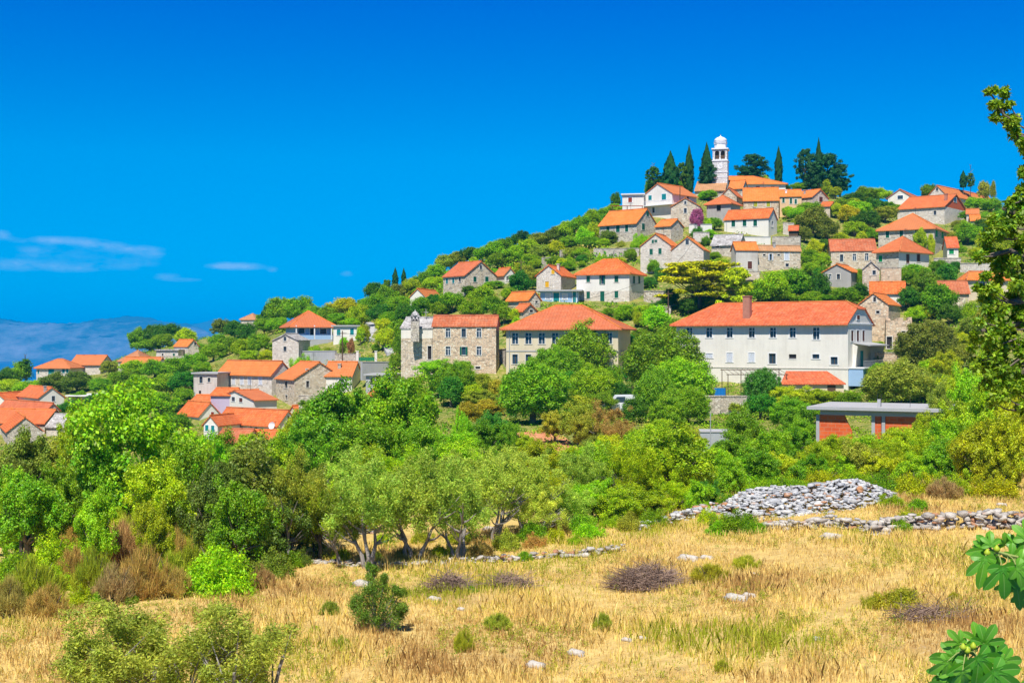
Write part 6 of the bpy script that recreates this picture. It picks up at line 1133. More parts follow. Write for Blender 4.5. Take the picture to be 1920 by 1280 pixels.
for s_ in range(6):
    bm = bmesh.new(); bmesh.ops.create_icosphere(bm, subdivisions=1 if s_ < 4 else 2, radius=1); rr = random.Random(s_)
    for v in bm.verts: v.co *= rr.uniform(.6, 1.2); v.co.z = max(min(v.co.z, rr.choice((.45, .6))), -.6); v.co.x = max(min(v.co.x, .8), -.7); v.co.y = min(v.co.y, .7)
    bm.verts.ensure_lookup_table(); _ico.append((np.array([v.co[:] for v in bm.verts]), np.array([[v.index for v in f.verts] for f in bm.faces]))); bm.free()
def stones(name, items, mat, label, cat, group=None, big=False):
    Vs, Fs, o_ = [], [], 0; rg = np.random.default_rng(len(items) + 7)
    for (p, r) in items:
        v, f = _ico[rg.integers(4, 6) if big else rg.integers(0, 4)]; s3 = r * rg.uniform(.6, 1.4, 3) * np.array([1.3, 1, .62]); a = rg.random() * 6.283; ti = rg.uniform(-.5, .5)
        M_ = Matrix.Rotation(a, 3, 'Z') @ Matrix.Rotation(ti, 3, 'X'); q = (v * s3) @ np.array(M_).T + np.array(p); Vs.append(q); Fs.append(f + o_); o_ += len(v)
    V = np.concatenate(Vs); c = V.mean(0); me = mesh_np(name, V - c, np.concatenate(Fs), mat); o = bpy.data.objects.new(name, me); COL.objects.link(o); o.location = c; tag(o, label, cat, group); return o
def gpt(px, Y, dz=0.0): x = (px - CX) / FPX * Y; return np.array([x, Y, ground(x, Y) + dz])
rs = random.Random(8)
def on(px, py, Y0=18., Y1=75.):
    """where the ray through a photo point meets the field"""
    lo, hi = Y0, Y1
    for _ in range(40):
        mid = (lo + hi) / 2; x = (px - CX) / FPX * mid
        if (CY - py) / FPX * mid > ground(x, mid): lo = mid
        else: hi = mid
    x = (px - CX) / FPX * lo; return np.array([x, lo, ground(x, lo)])
def wall_line(pts, h, w, n, r0, r1, **k):
    """dry stone wall or row following photo points along its foot"""
    P_ = [on(*p) for p in pts]; items = []
    for i in range(n):
        t = rs.random() * (len(P_) - 1); j = int(t); q = P_[j] * (1 - (t - j)) + P_[min(j + 1, len(P_) - 1)] * (t - j); hh = h[0] + (h[1] - h[0]) * t / (len(P_) - 1); z = rs.random() ** 1.2
        items.append((q + np.array([rs.uniform(-.1, .1), rs.uniform(-w, w) * (1 - z * .5), z * hh]), rs.uniform(r0, r1)))
    return stones(items=items, **k)
wall_line([(1435, 990), (1500, 990), (1560, 985), (1640, 1000), (1700, 990), (1760, 990), (1850, 992), (1930, 990), (2060, 985)], (.25, .75), .35, 520, .08, .24, name='dry_stone_wall', mat='limestone_warm', label='dry stone wall of pale boulders crossing the field on the right', cat='wall')
wall_line([(1190, 992), (1240, 982), (1290, 972), (1340, 962)], (.2, .5), .5, 200, .06, .18, name='dry_stone_wall', mat='limestone', label='low tumbled stone row running left from the big stone heap', cat='wall')
wall_line([(570, 1056), (640, 1058), (700, 1062), (770, 1062), (850, 1056), (930, 1052), (1010, 1046), (1100, 1040), (1170, 1030)], (.12, .25), .3, 300, .05, .17, name='dry_stone_wall', mat='limestone_warm', label='low broken row of white stones at the foot of the olives', cat='wall')
wall_line([(570, 1010), (600, 1005), (640, 1002)], (.5, .5), .5, 110, .08, .2, name='dry_stone_wall', mat='limestone', label='short tumbled stone wall at far left of the olives', cat='wall')
wall_line([(665, 1002), (700, 1000)], (.35, .35), .4, 40, .08, .2, name='dry_stone_wall', mat='limestone', label='stub of pale stone wall between the two leftmost olive trunks', cat='wall')
items = []
for i in range(2200):
    a = rs.random() * 6.283; r = rs.random() ** .5; pxx = 1500 + math.cos(a) * r * 185; u_ = (pxx - 1315) / 370; prof = math.sin(min(max(u_, 0), 1) * math.pi) ** .6 * (1.0 + .25 * math.sin(u_ * 9)); Yc = 54.2 + math.sin(a) * r * 2.2
    q = gpt(pxx, Yc); zz = prof * 1.12 * max(0, 1 - r * r * .35 - abs(math.sin(a) * r) * .75); items.append((q + np.array([0, 0, max(0.02, zz + rs.uniform(-.06, .05))]), rs.uniform(.045, .15) * (1.8 if rs.random() < .06 else 1)))
stones('stone_heap', items, 'limestone', 'large grey heap of loose stones above the field on right', 'stone heap')
for (x, y, r, lab) in ((1080, 1226, .2, 'small white rock near the bottom centre of the field'), (1005, 1250, .22, 'flat white rock low in the field left of centre'), (1380, 1125, .3, 'long flat white rock in the right middle of field'), (1405, 1118, .18, 'small rock touching the long flat white rock'), (815, 1125, .2, 'flat pale rock right of the lone juniper'), (866, 1143, .13, 'little white rock below the brushwood pile'),
                       (1560, 1010, .34, 'big pale boulder fallen before the dry stone wall'), (1290, 1050, .32, 'pale rock beside right end of brushwood heap'), (1325, 1047, .2, 'reddish rock beside pale rock near brushwood heap'), (1418, 1078, .14, 'little white rock in upper right field'), (1175, 1200, .12, 'tiny white rock low in the field, left of a twin'), (1205, 1197, .11, 'tiny white rock low in the field, right of a twin'),
                       (920, 995, .3, 'rock under the leaning olive trunk'), (1878, 947, .16, 'round white stone above the dry stone wall'), (1535, 1200, .14, 'half buried stone in right foreground grass'), (680, 1098, .3, 'long pale rock above the lone juniper'), (1240, 920, .3, 'upright grey boulder at left foot of stone heap')):
    q = on(x, y); stones('rock', [(q + np.array([0, 0, r * .2]), r)], 'limestone_warm', lab, 'rock', big=True)
# bare red earth
def earth():
    m, t, b = material('red_earth'); g = G(t); n = g.noise(g.n('ShaderNodeTexCoord').outputs['Object'], 3, 5, .7); t.links.new(g.mix(g.ramp(n, .35, .65), (.50, .16, .06), (.66, .34, .18)), b.inputs['Base Color']); b.inputs['Roughness'].default_value = 1
earth()
def patch(name, pts, mat, lift, **k):
    q = [on(x, y, 30, 160) for x, y in pts]; c = sum(q) / len(q); mb = MB()
    for i in range(len(q)):
        a, b_ = q[i], q[(i + 1) % len(q)]
        for s in range(4):
            r0, r1 = s / 4, (s + 1) / 4; f = lambda p, r: Vector((c[0] + (p[0] - c[0]) * r, c[1] + (p[1] - c[1]) * r, ground(c[0] + (p[0] - c[0]) * r, c[1] + (p[1] - c[1]) * r) + lift))
            mb.face([f(a, r0), f(a, r1), f(b_, r1), f(b_, r0)])
    return tag(mb.build(name, mat), **k)
patch('earth_bank', [(965, 815), (1010, 808), (1060, 822), (1090, 850), (1062, 872), (1030, 862), (1000, 838)], 'red_earth', .12, kind='structure')
# brushwood heaps
def brush(px, py, w, h, label, n=700):
    q = on(px, py); mb = MB(); rg = random.Random(px)
    for i in range(n):
        a = rg.random() * 6.283; r = rg.random() ** .5; b0 = Vector((math.cos(a) * r * w, math.sin(a) * r * w * .6, max(.02, h * (1 - r * r) * rg.random()))); d = Vector((rg.uniform(-1, 1), rg.uniform(-1, 1), rg.uniform(-.15, .45))).normalized() * rg.uniform(.25, .8)
        m_ = b0 + d * .5 + Vector((rg.uniform(-.06, .06), rg.uniform(-.06, .06), rg.uniform(0, .08))); mb.tube([b0, m_, b0 + d], [.012, .008, .004], 3, cap=False)
    o = mb.build('brushwood_heap', 'brush'); o.location = q; tag(o, label, 'brushwood heap'); return o
bark_mat('brush', (.17, .11, .08), (.38, .27, .21))
brush(1215, 1100, 1.25, .75, 'broad heap of dead purple brown brushwood in the dry grass', 1500); brush(955, 1100, .8, .4, 'low scatter of cut grey branches left of the brushwood heap', 350); brush(845, 1105, .7, .55, 'small grey brown brushwood clump beside the little green sapling', 500); brush(1750, 1160, 1.0, .25, 'flattened dead stalks below the fig sprays', 300)
# the lone juniper: separate upright plumes
def juniper(px, py, label):
    q = on(px, py); s_ = q[1] / FPX; rg = np.random.default_rng(11); c = []; r = []; mb = MB()
    for (dx, dy, rr) in ((-4, 118, 6), (-8, 105, 9), (-4, 90, 11), (-16, 80, 9), (12, 84, 12), (-26, 60, 12), (-4, 66, 13), (24, 62, 11), (38, 80, 7), (46, 72, 6), (-34, 42, 12), (-12, 44, 14), (14, 42, 14), (36, 44, 12), (-22, 28, 12), (4, 24, 12), (28, 24, 12), (44, 30, 9), (-42, 58, 8), (52, 46, 7), (16, 100, 6), (-14, 120, 4)):
        for j in range(3): c.append(np.array([dx * s_, rg.normal() * 12 * s_, dy * s_]) + rg.normal(size=3) * rr * s_ * .35); r.append(rr * s_ * 1.15)
        mb.tube([(0, 0, 0), (dx * s_ * .4, 0, dy * s_ * .45), (dx * s_, 0, dy * s_)], [.03, .018, .006], 5)
    V, Q = clump_leaves(np.array(c), np.array(r), 260, .075, .018, rg, .3, 1.2, -.8); root = empty('juniper', q); tag(root, label, 'juniper')
    me = mesh_np('foliage', V, Q, 'needle'); o = bpy.data.objects.new('foliage', me); COL.objects.link(o); o.parent = root; o.color = (.13, .24, .02, 1); mb.build('stems', 'bark_grey', root)
juniper(705, 1185, 'lone spiky young juniper standing in the dry grass left of centre')
# ------------------------------------------------------------ terrace walls, sheds, posts
def twall(px0, px1, top, bot, Y0, Y1, mat, label, th=.5, cat='wall', name='terrace_wall'):
    a, b = px2w(px0, bot, Y0), px2w(px1, bot, Y1); z1 = px2w(px0, top, Y0).z; z1b = px2w(px1, top, Y1).z; d = (b - a); d.z = 0; L = d.length; d.normalize(); inn = Vector((-d.y, d.x, 0)); mb = MB(); nseg = max(2, int(L / 1.2)); rg = random.Random(int(px0))
    zb = min(a.z, b.z) - 1.0; pts = [(L * i / nseg, z1 + (z1b - z1) * i / nseg + rg.uniform(-.08, .08)) for i in range(nseg + 1)]
    for i in range(nseg):
        (u0, t0), (u1, t1) = pts[i], pts[i + 1]; P0 = Vector((a.x, a.y, 0)); q = lambda u, z, o=0: P0 + d * u + inn * o + UP * z
        mb.face([q(u0, zb), q(u1, zb), q(u1, t1), q(u0, t0)], [(u0, zb), (u1, zb), (u1, t1), (u0, t0)]); mb.face([q(u0, t0), q(u1, t1), q(u1, t1, th), q(u0, t0, th)], [(u0, 0), (u1, 0), (u1, th), (u0, th)]); mb.face([q(u1, zb, th), q(u0, zb, th), q(u0, t0, th), q(u1, t1, th)], [(u1, zb), (u0, zb), (u0, t0), (u1, t1)])
    for (u, t) in (pts[0], pts[-1]): mb.face([P0 + d * u + UP * zb, P0 + d * u + inn * th + UP * zb, P0 + d * u + inn * th + UP * t, P0 + d * u + UP * t])
    c = (a + b) / 2; root = empty(name, (c.x, c.y, min(a.z, b.z))); tag(root, label, cat); off = root.location.copy(); mb.build('masonry', mat, root, off)
    cb = MB(); cb.prism([Vector((a.x, a.y, pts[0][1] + .1)) - inn * .06, Vector((b.x, b.y, pts[-1][1] + .1)) - inn * .06, Vector((b.x, b.y, pts[-1][1] + .1)) + inn * (th + .06), Vector((a.x, a.y, pts[0][1] + .1)) + inn * (th + .06)], (0, 0, -.12)); cb.build('coping', 'concrete' if mat in ('white', 'concrete', 'grey_plaster') else 'stone_grey', root, off); return root
W_ = [(559, 628, 658, 680, 224, 220, 'concrete', 'long grey garden wall below the hip roofed porch house'), (628, 672, 664, 680, 220, 216, 'stone_grey', 'low stone garden wall left of the green gate'), (737, 676, 678, 700, 210, 206, 'concrete', 'stained concrete retaining wall under the green gate terrace'),
      (1052, 1110, 470, 487, 258, 262, 'stone_grey', 'grey terrace wall on the slope above yellow shuttered house'), (1113, 1198, 466, 490, 252, 248, 'stone_grey', 'terrace wall behind shrubs left of the twin gables'), (1018, 1050, 483, 500, 256, 258, 'stone_grey', 'short terrace wall among trees above yellow shuttered house'), (1207, 1262, 546, 574, 214, 208, 'stone', 'stone garden wall right of the white house with green shutters'),
      (1366, 1445, 444, 454, 250, 250, 'white', 'whitewashed terrace wall below three green shutters'), (1448, 1500, 444, 468, 249, 246, 'stone_grey', 'grey stone wall left of the red roofed shack'), (1468, 1486, 418, 440, 262, 260, 'stone_pale', 'high pale retaining wall below the lime shuttered house'),
      (1292, 1335, 421, 428, 257, 257, 'white', 'low white terrace wall under the pink bougainvillea'), (1300, 1330, 436, 444, 250, 250, 'stone_pale', 'stone terrace wall right of small stone barn'), (1752, 1802, 484, 500, 232, 232, 'stone_grey', 'grey retaining wall below the red roof with green gate'), (1800, 1862, 494, 512, 226, 222, 'stone_pale', 'pale retaining wall behind cream house roof'), (1652, 1690, 502, 524, 212, 212, 'stone_warm', 'rough stone wall joining the slender gable'),
      (1640, 1712, 662, 678, 172, 168, 'stone_warm', 'low warm stone wall below the ruined terrace wall house'), (1800, 1845, 574, 586, 192, 192, 'stone_pale', 'flowered balcony wall under the cream house'), (936, 949, 655, 705, 190, 187, 'stone_grey', 'narrow stone wall squeezed between tall stone and cream buildings'), (1392, 1424, 508, 514, 221, 221, 'stone', 'small stone parapet above the arched cellar'),
      (1228, 1258, 574, 590, 202, 202, 'stone_grey', 'low dark stone wall left of the pine trunks'), (560, 600, 742, 764, 198, 198, 'stone_grey', 'stone yard wall below rubble stone house'), (300, 345, 668, 680, 292, 290, 'stone_pale', 'pale wall below green doored outbuilding'), (1320, 1400, 742, 790, 140, 136, 'stone_grey', 'tall stone bank wall below the metal pergola')]
for w in W_: twall(*w)
# zigzag concrete ramp up to the left houses
mb = MB()
for (a, b) in (((690, 612), (705, 628)), ((705, 628), (690, 645)), ((690, 645), (722, 655)), ((722, 655), (735, 668))):
    Ya = 250 - (a[1] - 612) * .6; Yb = 250 - (b[1] - 612) * .6; p, q = px2w(a[0], a[1], Ya), px2w(b[0], b[1], Yb); p.z = ground(p.x, p.y) + .1; q.z = ground(q.x, q.y) + .1; mb.prism([p + Vector((-.9, 0, .1)), p + Vector((1.4, 0, .1)), q + Vector((1.4, 0, .1)), q + Vector((-.9, 0, .1))] if p.y < q.y else [q + Vector((-.9, 0, .1)), q + Vector((1.4, 0, .1)), p + Vector((1.4, 0, .1)), p + Vector((-.9, 0, .1))], (0, 0, -.6))
tag(mb.build('path', 'concrete'), kind='structure')
def thing(name, label, cat, loc, group=None): o = empty(name, loc); tag(o, label, cat, group); return o
# green gate with two white pillars
p = px2w(673, 677, 213); q = px2w(702, 677, 213); r_ = thing('garden_gate', 'low bright green gate between two white pillars', 'gate', p); mb = MB(); L = q.x - p.x
for k in range(9): mb.box((.0 + k * L / 9, 0, .05), (L / 9 - .03, 0, 0), (0, .05, 0), (0, 0, .6))
mb.box((0, .052, .1), (L, 0, 0), (0, .04, 0), (0, 0, .08)); mb.box((0, .052, .45), (L, 0, 0), (0, .04, 0), (0, 0, .08)); mb.build('gate_panel', 'gate_green', r_)
for x in (-.45, L + .05):
    mb = MB(); mb.box((x, -.1, -.3), (.4, 0, 0), (0, .4, 0), (0, 0, 1.9)); mb.box((x - .05, -.15, 1.602), (.5, 0, 0), (0, .5, 0), (0, 0, .12)); mb.build('pillar', 'white', r_)
# brick shell building under construction
def shell():
    Y = 86; a = px2w(1538, 835, Y); gz = a.z; zt = (CY - 766) / FPX * Y; dr = Vector((.90, -.43, 0)).normalized(); inn = Vector((-dr.y, dr.x, 0)); r = thing('unfinished_building', 'unfinished building of red hollow bricks under a flat concrete slab', 'building', (a.x, a.y, gz)); off = r.location.copy()
    A0 = Vector((a.x, a.y, 0)); m = lambda px: ((px - CX) / FPX * A0.y - A0.x) / (dr.x - (px - CX) / FPX * dr.y); zb = gz - 1.5
    sl = MB(); u0, u1 = -.8, m(1792) ; sl.prism([A0 + dr * u0 - inn * .5 + UP * (zt + .16), A0 + dr * u1 - inn * .5 + UP * (zt + .16), A0 + dr * u1 + inn * 7 + UP * (zt + .16), A0 + dr * u0 + inn * 7 + UP * (zt + .16)], (0, 0, -.2)); sl.build('roof_slab', 'concrete', r, off)
    bm = MB(); bm.box(A0 - inn * .003 + UP * (zt - .4), dr * m(1755), inn * .3, UP * .358); bm.build('ring_beam', 'concrete', r, off)
    for (p0, p1) in ((1536, 1600), (1640, 1652), (1660, 1752)):
        u0, u1 = m(p0), m(p1); wbk = MB(); q = lambda u, z: A0 + dr * u + inn * .05 + UP * z; ztop = zt - .403
        if p0 == 1536: poly = [(u0, zb), (u1, zb), (u1 - .1, gz + 1.0), (u1 - .6, ztop), (u0, ztop)]
        else: poly = [(u0, zb), (u1, zb), (u1, ztop), (u0, ztop)]
        wbk.face([q(*p) for p in poly], poly); wbk.face([q(*p) + inn * .2 for p in poly][::-1], poly[::-1])
        for i in range(len(poly)): s, e = poly[i], poly[(i + 1) % len(poly)]; wbk.face([q(*s), q(*s) + inn * .2, q(*e) + inn * .2, q(*e)])
        wbk.build('brick_panel', 'hollow_brick', r, off)
    for px in (1533, 1637, 1656, 1752): cb = MB(); cb.box(A0 + dr * (m(px) - .1) - inn * .006 + UP * zb, dr * .22, inn * .3, UP * (zt - .403 - zb)); cb.build('column', 'concrete', r, off)
    for (u, w) in ((m(1536), 0), (m(1750), 0)): sb = MB(); sb.box(A0 + dr * u + inn * .31 + UP * zb, dr * .2, inn * 6.2, UP * (zt - .045 - zb)); sb.build('side_wall', 'hollow_brick', r, off)
    lb = MB(); lb.box(A0 + dr * m(1600) + inn * 6.3 + UP * zb, dr * (m(1752) - m(1600)), inn * .2, UP * 1.6); lb.build('rear_wall', 'hollow_brick', r, off)
    st = MB(); st.box(A0 + dr * m(1640) + inn * 1.0 + UP * (zt + .165), dr * .2, inn * .2, UP * .5); st.build('stub_column', 'concrete', r, off)
    for px in (1638, 1645, 1700): rb = MB(); rb.tube([A0 + dr * m(px) + inn * 1.5 + UP * (zt + .16), A0 + dr * m(px) + inn * 1.5 + UP * (zt + 1.0)], .012, 4); rb.build('rebar', 'iron', r, off)
shell()
# concrete tank
a = px2w(1313, 838, 98); r = thing('water_tank', 'low whitish concrete tank half hidden behind the olives', 'water tank', a); mb = MB(); mb.box((0, 0, -1), (2.4, -.3, 0), (.3, 2.4, 0), (0, 0, 2.15)); mb.build('basin', 'metal_sheet', r); mb = MB(); mb.box((-.06, -.06, 1.152), (2.52, -.3, 0), (.3, 2.52, 0), (0, 0, .08)); mb.build('lid', 'concrete', r); mb = MB(); mb.tube([(.75, -.18, -.5), (.75, -.18, 2.6)], .03, 6); mb.build('pipe', 'metal_sheet', r)
# metal pergola before the white building
p = px2w(1365, 742, 157); r = thing('pergola', 'bare metal pergola frame in front of the long white building', 'pergola', p); L = (1475 - 1365) / FPX * 157; zt = (742 - 702) / FPX * 157
for k in range(4):
    for yy in (0, 4.5): mb = MB(); h_ = zt if yy == 0 else zt + .5; mb.tube([(k * L / 3, yy, -1), (k * L / 3, yy, h_)], .05, 6); mb.build('post', 'wood', r)
for yy, zz in ((0, zt), (4.5, zt + .5)): mb = MB(); mb.tube([(-.2, yy, zz), (L + .2, yy, zz)], .05, 6); mb.build('beam', 'wood', r)
for k in range(12): mb = MB(); mb.tube([(k * L / 11, -.3, zt + .03), (k * L / 11, 4.8, zt + .58)], .03, 4); mb.build('rafter', 'wood', r)
p = px2w(1350, 748, 150); r = thing('tarpaulin', 'bright blue tarpaulin screen hanging left of the pergola', 'tarpaulin', p); mb = MB(); n = 10
for i in range(n):
    x0, x1 = i * .13 - .65, (i + 1) * .13 - .65; y0, y1 = .08 * math.sin(i * 2.1), .08 * math.sin((i + 1) * 2.1); mb.prism([(x0, y0, -.3), (x1, y1, -.3), (x1, y1, 1.3), (x0, y0, 1.3)], (0, .02, 0))
mb.build('sheet', 'tarp_blue', r)
for x in (-.7, .7): mb = MB(); mb.tube([(x, .1, -.8), (x, .1, 1.5)], .04, 5); mb.build('post', 'wood', r)
# orange roofed shed against the white building
def shed():
    Y = 156; a, b = px2w(1466, 720, Y), px2w(1582, 720, Y); zt = (CY - 695) / FPX * (Y + 5); r = thing('garden_shed', 'long shed with sloping orange tile roof against the white building', 'shed', (a.x, a.y, a.z)); off = r.location.copy(); L = b.x - a.x
    mb = MB(); mb.prism([a + Vector((-.2, -.3, .1)), b + Vector((.2, -.3, .1)), Vector((b.x - 1.0, Y + 4.2, zt)), Vector((a.x + 1.4, Y + 4.2, zt))], (0, 0, -.15)); mb.build('roof', 'tile_red', r, off)
    mb = MB(); mb.box(a - UP * 3, (L, 0, 0), (0, 3.9, 0), (0, 0, 2.9)); mb.build('wall', 'cream', r, off); mb = MB(); mb.box(a + Vector((L - 2, -.05, -2)), (1, 0, 0), (0, .04, 0), (0, 0, 1.9)); mb.build('door', 'wood', r, off)
shed()
# posts and overhead wires
def pole(px, top, bot, Y, label, arms=True, rad=.1):
    b = px2w(px, bot, Y); t = px2w(px, top, Y).z - b.z; r = thing('utility_pole', label, 'utility pole', b); mb = MB(); mb.tube([(0, 0, -1.5), (0, 0, t)], [rad * 1.2, rad * .8], 8); mb.build('mast', 'wood', r)
    if arms: mb = MB(); mb.box((-.7, -.06, t - .5), (1.4, 0, 0), (0, .12, 0), (0, 0, .12)); mb.build('crossarm', 'wood', r)
    return b + Vector((0, 0, t - .35))
p1 = pole(642, 620, 684, 214, 'dark slender utility pole in front of the white flat roofed cottage'); p2 = pole(977, 487, 522, 226, 'thin pole among trees right of the little white gable'); p3 = pole(1275, 350, 376, 268, 'thin dark pole beside the white modern house near hilltop', False); p4 = pole(1253, 545, 600, 196, 'grey pole standing left of the umbrella pine')
def wire(a, b, sag, label):
    mb = MB(); pts = [a.lerp(b, i / 14) - UP * sag * (1 - (2 * i / 14 - 1) ** 2) for i in range(15)]; mb.tube(pts, .022, 4); tag(mb.build('overhead_wire', 'wire'), label, 'wire')
wire(px2w(1090, 562, 196), px2w(1262, 498, 225), .8, 'overhead wire crossing in front of the white green shuttered house'); wire(px2w(1262, 498, 225), px2w(1298, 455, 228), .4, 'overhead wire rising to the right twin gable'); wire(p1, px2w(770, 600, 205), 1.0, 'overhead wire from the slender pole towards the chapel')
for key in ('the white house with green shutters', 'the lilac gabled house', 'the stone house with teal shutters', 'the hip roofed porch house', 'the white house with three green shutters', 'the left twin gable', 'the green shuttered farmhouse', 'the pyramid roofed house', 'the house with white shutters', 'the lime shuttered house', 'the vine covered hipped house', 'the old roofed stone house', 'the L shaped rubble stone house', 'the cream school-like building'):
    d = next(q for q in H if q['short'] == key); r = d['root']; z = d['zE'] + d['rise'] * .9 - r.location.z; mb = MB(); mb.tube([(.6, .2, z - .5), (.6, .2, z + 1.9)], .03, 4)
    for k in range(4): mb.box((.6 - .4 + k * .03, .19 + k * .002, z + 1.35 + k * .15), (.8 - k * .06, 0, 0), (0, .03, 0), (0, 0, .03))
    mb.build('aerial', 'iron', r)
# pergola roof and terrace by the white modern house, flower tree
p = px2w(1146, 388, 270); r = thing('pergola', 'brown timber pergola left of the white modern house', 'pergola', p); L = 60 / FPX * 270; mb = MB(); mb.prism([(0, -.2, .25), (L, -.2, .25), (L, 3, .55), (0, 3, .55)], (0, 0, -.12)); mb.build('roof', 'shutter_red', r)
for x in (.2, L / 2, L - .2): mb = MB(); mb.tube([(x, 0, -2.2), (x, 0, .12)], .08, 6); mb.build('post', 'wood', r)
plant(1306, 404, 15, 13, 258, 'round', 'P', 'pink bougainvillea bush in bloom below the small stone gable', 'flowering bush')
# green pergola vine at the farmhouse
mb_ = [plant(x, y, rx, ry, 254, 'shrub', 'B', lab, 'climbing plant') for x, y, rx, ry, lab in ((1195, 428, 14, 6, 'green vine on pergola at right end of grey farmhouse'), (1240, 425, 14, 6, 'green vine trailing below the small stone barn'))]
# parked van under the trees
def van():
    p = px2w(1166, 738, 140); p.z = ground(p.x, p.y); r = thing('parked_van', 'pale blue white van parked in shade between two large trees', 'van', p); mb = MB()
    prof = [(0, .3), (0, 1.0), (.9, 1.15), (1.5, 1.95), (4.4, 2.0), (4.5, .35)]; mb.prism([Vector((x - 2.2, -.9, z)) for x, z in prof], (0, 1.8, 0)); mb.build('body', 'shutter_white', r)
    g1 = MB(); g1.prism([Vector((x - 2.2, -.91, z)) for x, z in ((1.1, 1.2), (1.6, 1.8), (2.5, 1.82), (2.5, 1.2))], (0, .005, 0)); g1.build('side_window', 'glass', r)
    for x in (-1.4, 1.4):
        for y in (-.86, .86): w = MB(); w.tube([(x, y - .1, .33), (x, y + .1, .33)], .33, 14); w.build('wheel', 'wire', r)
van()
# ------------------------------------------------------------ the tall oak at the right edge, reaching in from outside the frame
def oak():
    Y = 13.0; s = Y / FPX; base = px2w(2045, 900, Y); gz = ground(base.x, Y); root = empty('oak_tree', (base.x, Y, gz)); tag(root, 'tall near holm oak reaching in from right edge over the village', 'oak tree'); off = root.location.copy(); rg = np.random.default_rng(21); c = []; r = []
    def add(px, py, rad, k=1, sp=.6):
        for _ in range(k): c.append(np.array([(px + rg.normal() * rad * sp - CX) * s, Y + rg.normal() * rad * s * 1.2, (CY - py - rg.normal() * rad * sp) * s])); r.append(rad * s * rg.uniform(.35, .6))
    for (x, y) in ((1856, 176), (1862, 192), (1872, 204), (1868, 216), (1882, 196), (1884, 178), (1882, 224), (1892, 238), (1898, 252), (1896, 222), (1906, 262), (1914, 276), (1904, 240), (1918, 256), (1916, 292), (1926, 240), (1935, 290), (1940, 262)): add(x, y, 13, 2, .4)
    for (x, y) in ((1918, 322), (1912, 345), (1922, 370), (1906, 378), (1930, 340)): add(x, y, 15, 2, .5)
    for y in range(375, 765, 14):
        left = float(np.interp(y, [375, 400, 430, 455, 480, 500, 520, 545, 575, 600, 640, 670, 700, 765], [1896, 1878, 1850, 1842, 1860, 1884, 1880, 1856, 1848, 1860, 1836, 1832, 1850, 1862])); x = left
        while x < 2190: add(x + rg.uniform(-6, 6), y + rg.uniform(-7, 7), 20, 1 if x < 1925 else 1, .5); x += rg.uniform(10, 20) if x < 1950 else 38
    for (x, y) in ((1850, 445), (1838, 470), (1828, 480), (1842, 520), (1835, 545), (1826, 600), (1818, 628)): add(x, y, 11, 2, .5)
    C_ = np.array(c); C_[:, 0] += 4 * s; V, Q = clump_leaves(C_, np.array(r), 88, .052, .03, rg, .3); me = mesh_np('crown', V - np.array(off), Q, 'leaf_gloss'); o = bpy.data.objects.new('crown', me); COL.objects.link(o); o.parent = root; o.color = (.24, .40, .015, 1)
    mb = MB(); P = lambda px, py, dy=0: px2w(px, py, Y) + Vector((0, dy, 0)); trunk = [Vector((base.x, Y, gz - .3)), P(2035, 1000), P(2020, 800, .1), P(2010, 620), P(2005, 450), P(1990, 330), P(1960, 280)]
    mb.tube(trunk, [.2, .17, .15, .12, .08, .05, .03], 9)
    for pts in ([P(1960, 280), P(1925, 270), P(1900, 245), P(1880, 210), P(1860, 180)], [P(2008, 560), P(1950, 500), P(1895, 470), P(1850, 480)], [P(2010, 640), P(1950, 600), P(1890, 610), P(1840, 620)], [P(2015, 740), P(1940, 700), P(1880, 690)], [P(2003, 450), P(1950, 410), P(1905, 400), P(1880, 390)], [P(2000, 500), P(1930, 560), P(1880, 570)]): mb.tube(pts, [.06, .045, .03, .018, .008][:len(pts)], 6)
    for q in C_[::3]:
        best = min(trunk[1:], key=lambda t_: (t_ - Vector(q)).length); e = Vector(q); st = e.lerp(best, .35); mb.tube([st, st.lerp(e, .5) + Vector((0, 0, -.03)), e], [.012, .008, .003], 4)
    mb.build('trunk', 'bark', root, off)
oak()
# ------------------------------------------------------------ fig tree: two sprays of lobed leaves at the lower right corner
def fig_mat():
    m, t, b = material('fig_leaf'); g = G(t); uv = g.n('ShaderNodeTexCoord').outputs['UV']; s = g.n('ShaderNodeSeparateXYZ', {0: uv}); rnd = g.n('ShaderNodeNewGeometry').outputs['Random Per Island']
    vein = g.ramp(s.outputs[0], 0, .035, .7, 0); base = g.mix(g.noise(g.n('ShaderNodeTexCoord').outputs['Object'], 9, 3), g.mix(rnd, (.05, .26, .012), (.16, .46, .025)), g.mix(rnd, (.10, .36, .02), (.26, .56, .04))); c = g.mix(vein, base, (.35, .55, .12)); t.links.new(c, b.inputs['Base Color']); b.inputs['Roughness'].default_value = .42; b.inputs['Specular IOR Level'].default_value = .45
    tr = g.n('ShaderNodeBsdfTranslucent', {'Color': g.mix(.5, c, (.3, .6, .02))}); mx = g.n('ShaderNodeMixShader', {0: .3, 1: b.outputs[0], 2: tr.outputs[0]}); t.links.new(mx.outputs[0], t.nodes['Material Output'].inputs['Surface'])
fig_mat(); flat('fig_green', (.42, .52, .03), .5, .2, 20); flat('fig_stem', (.30, .36, .10), .6, .3, 8)
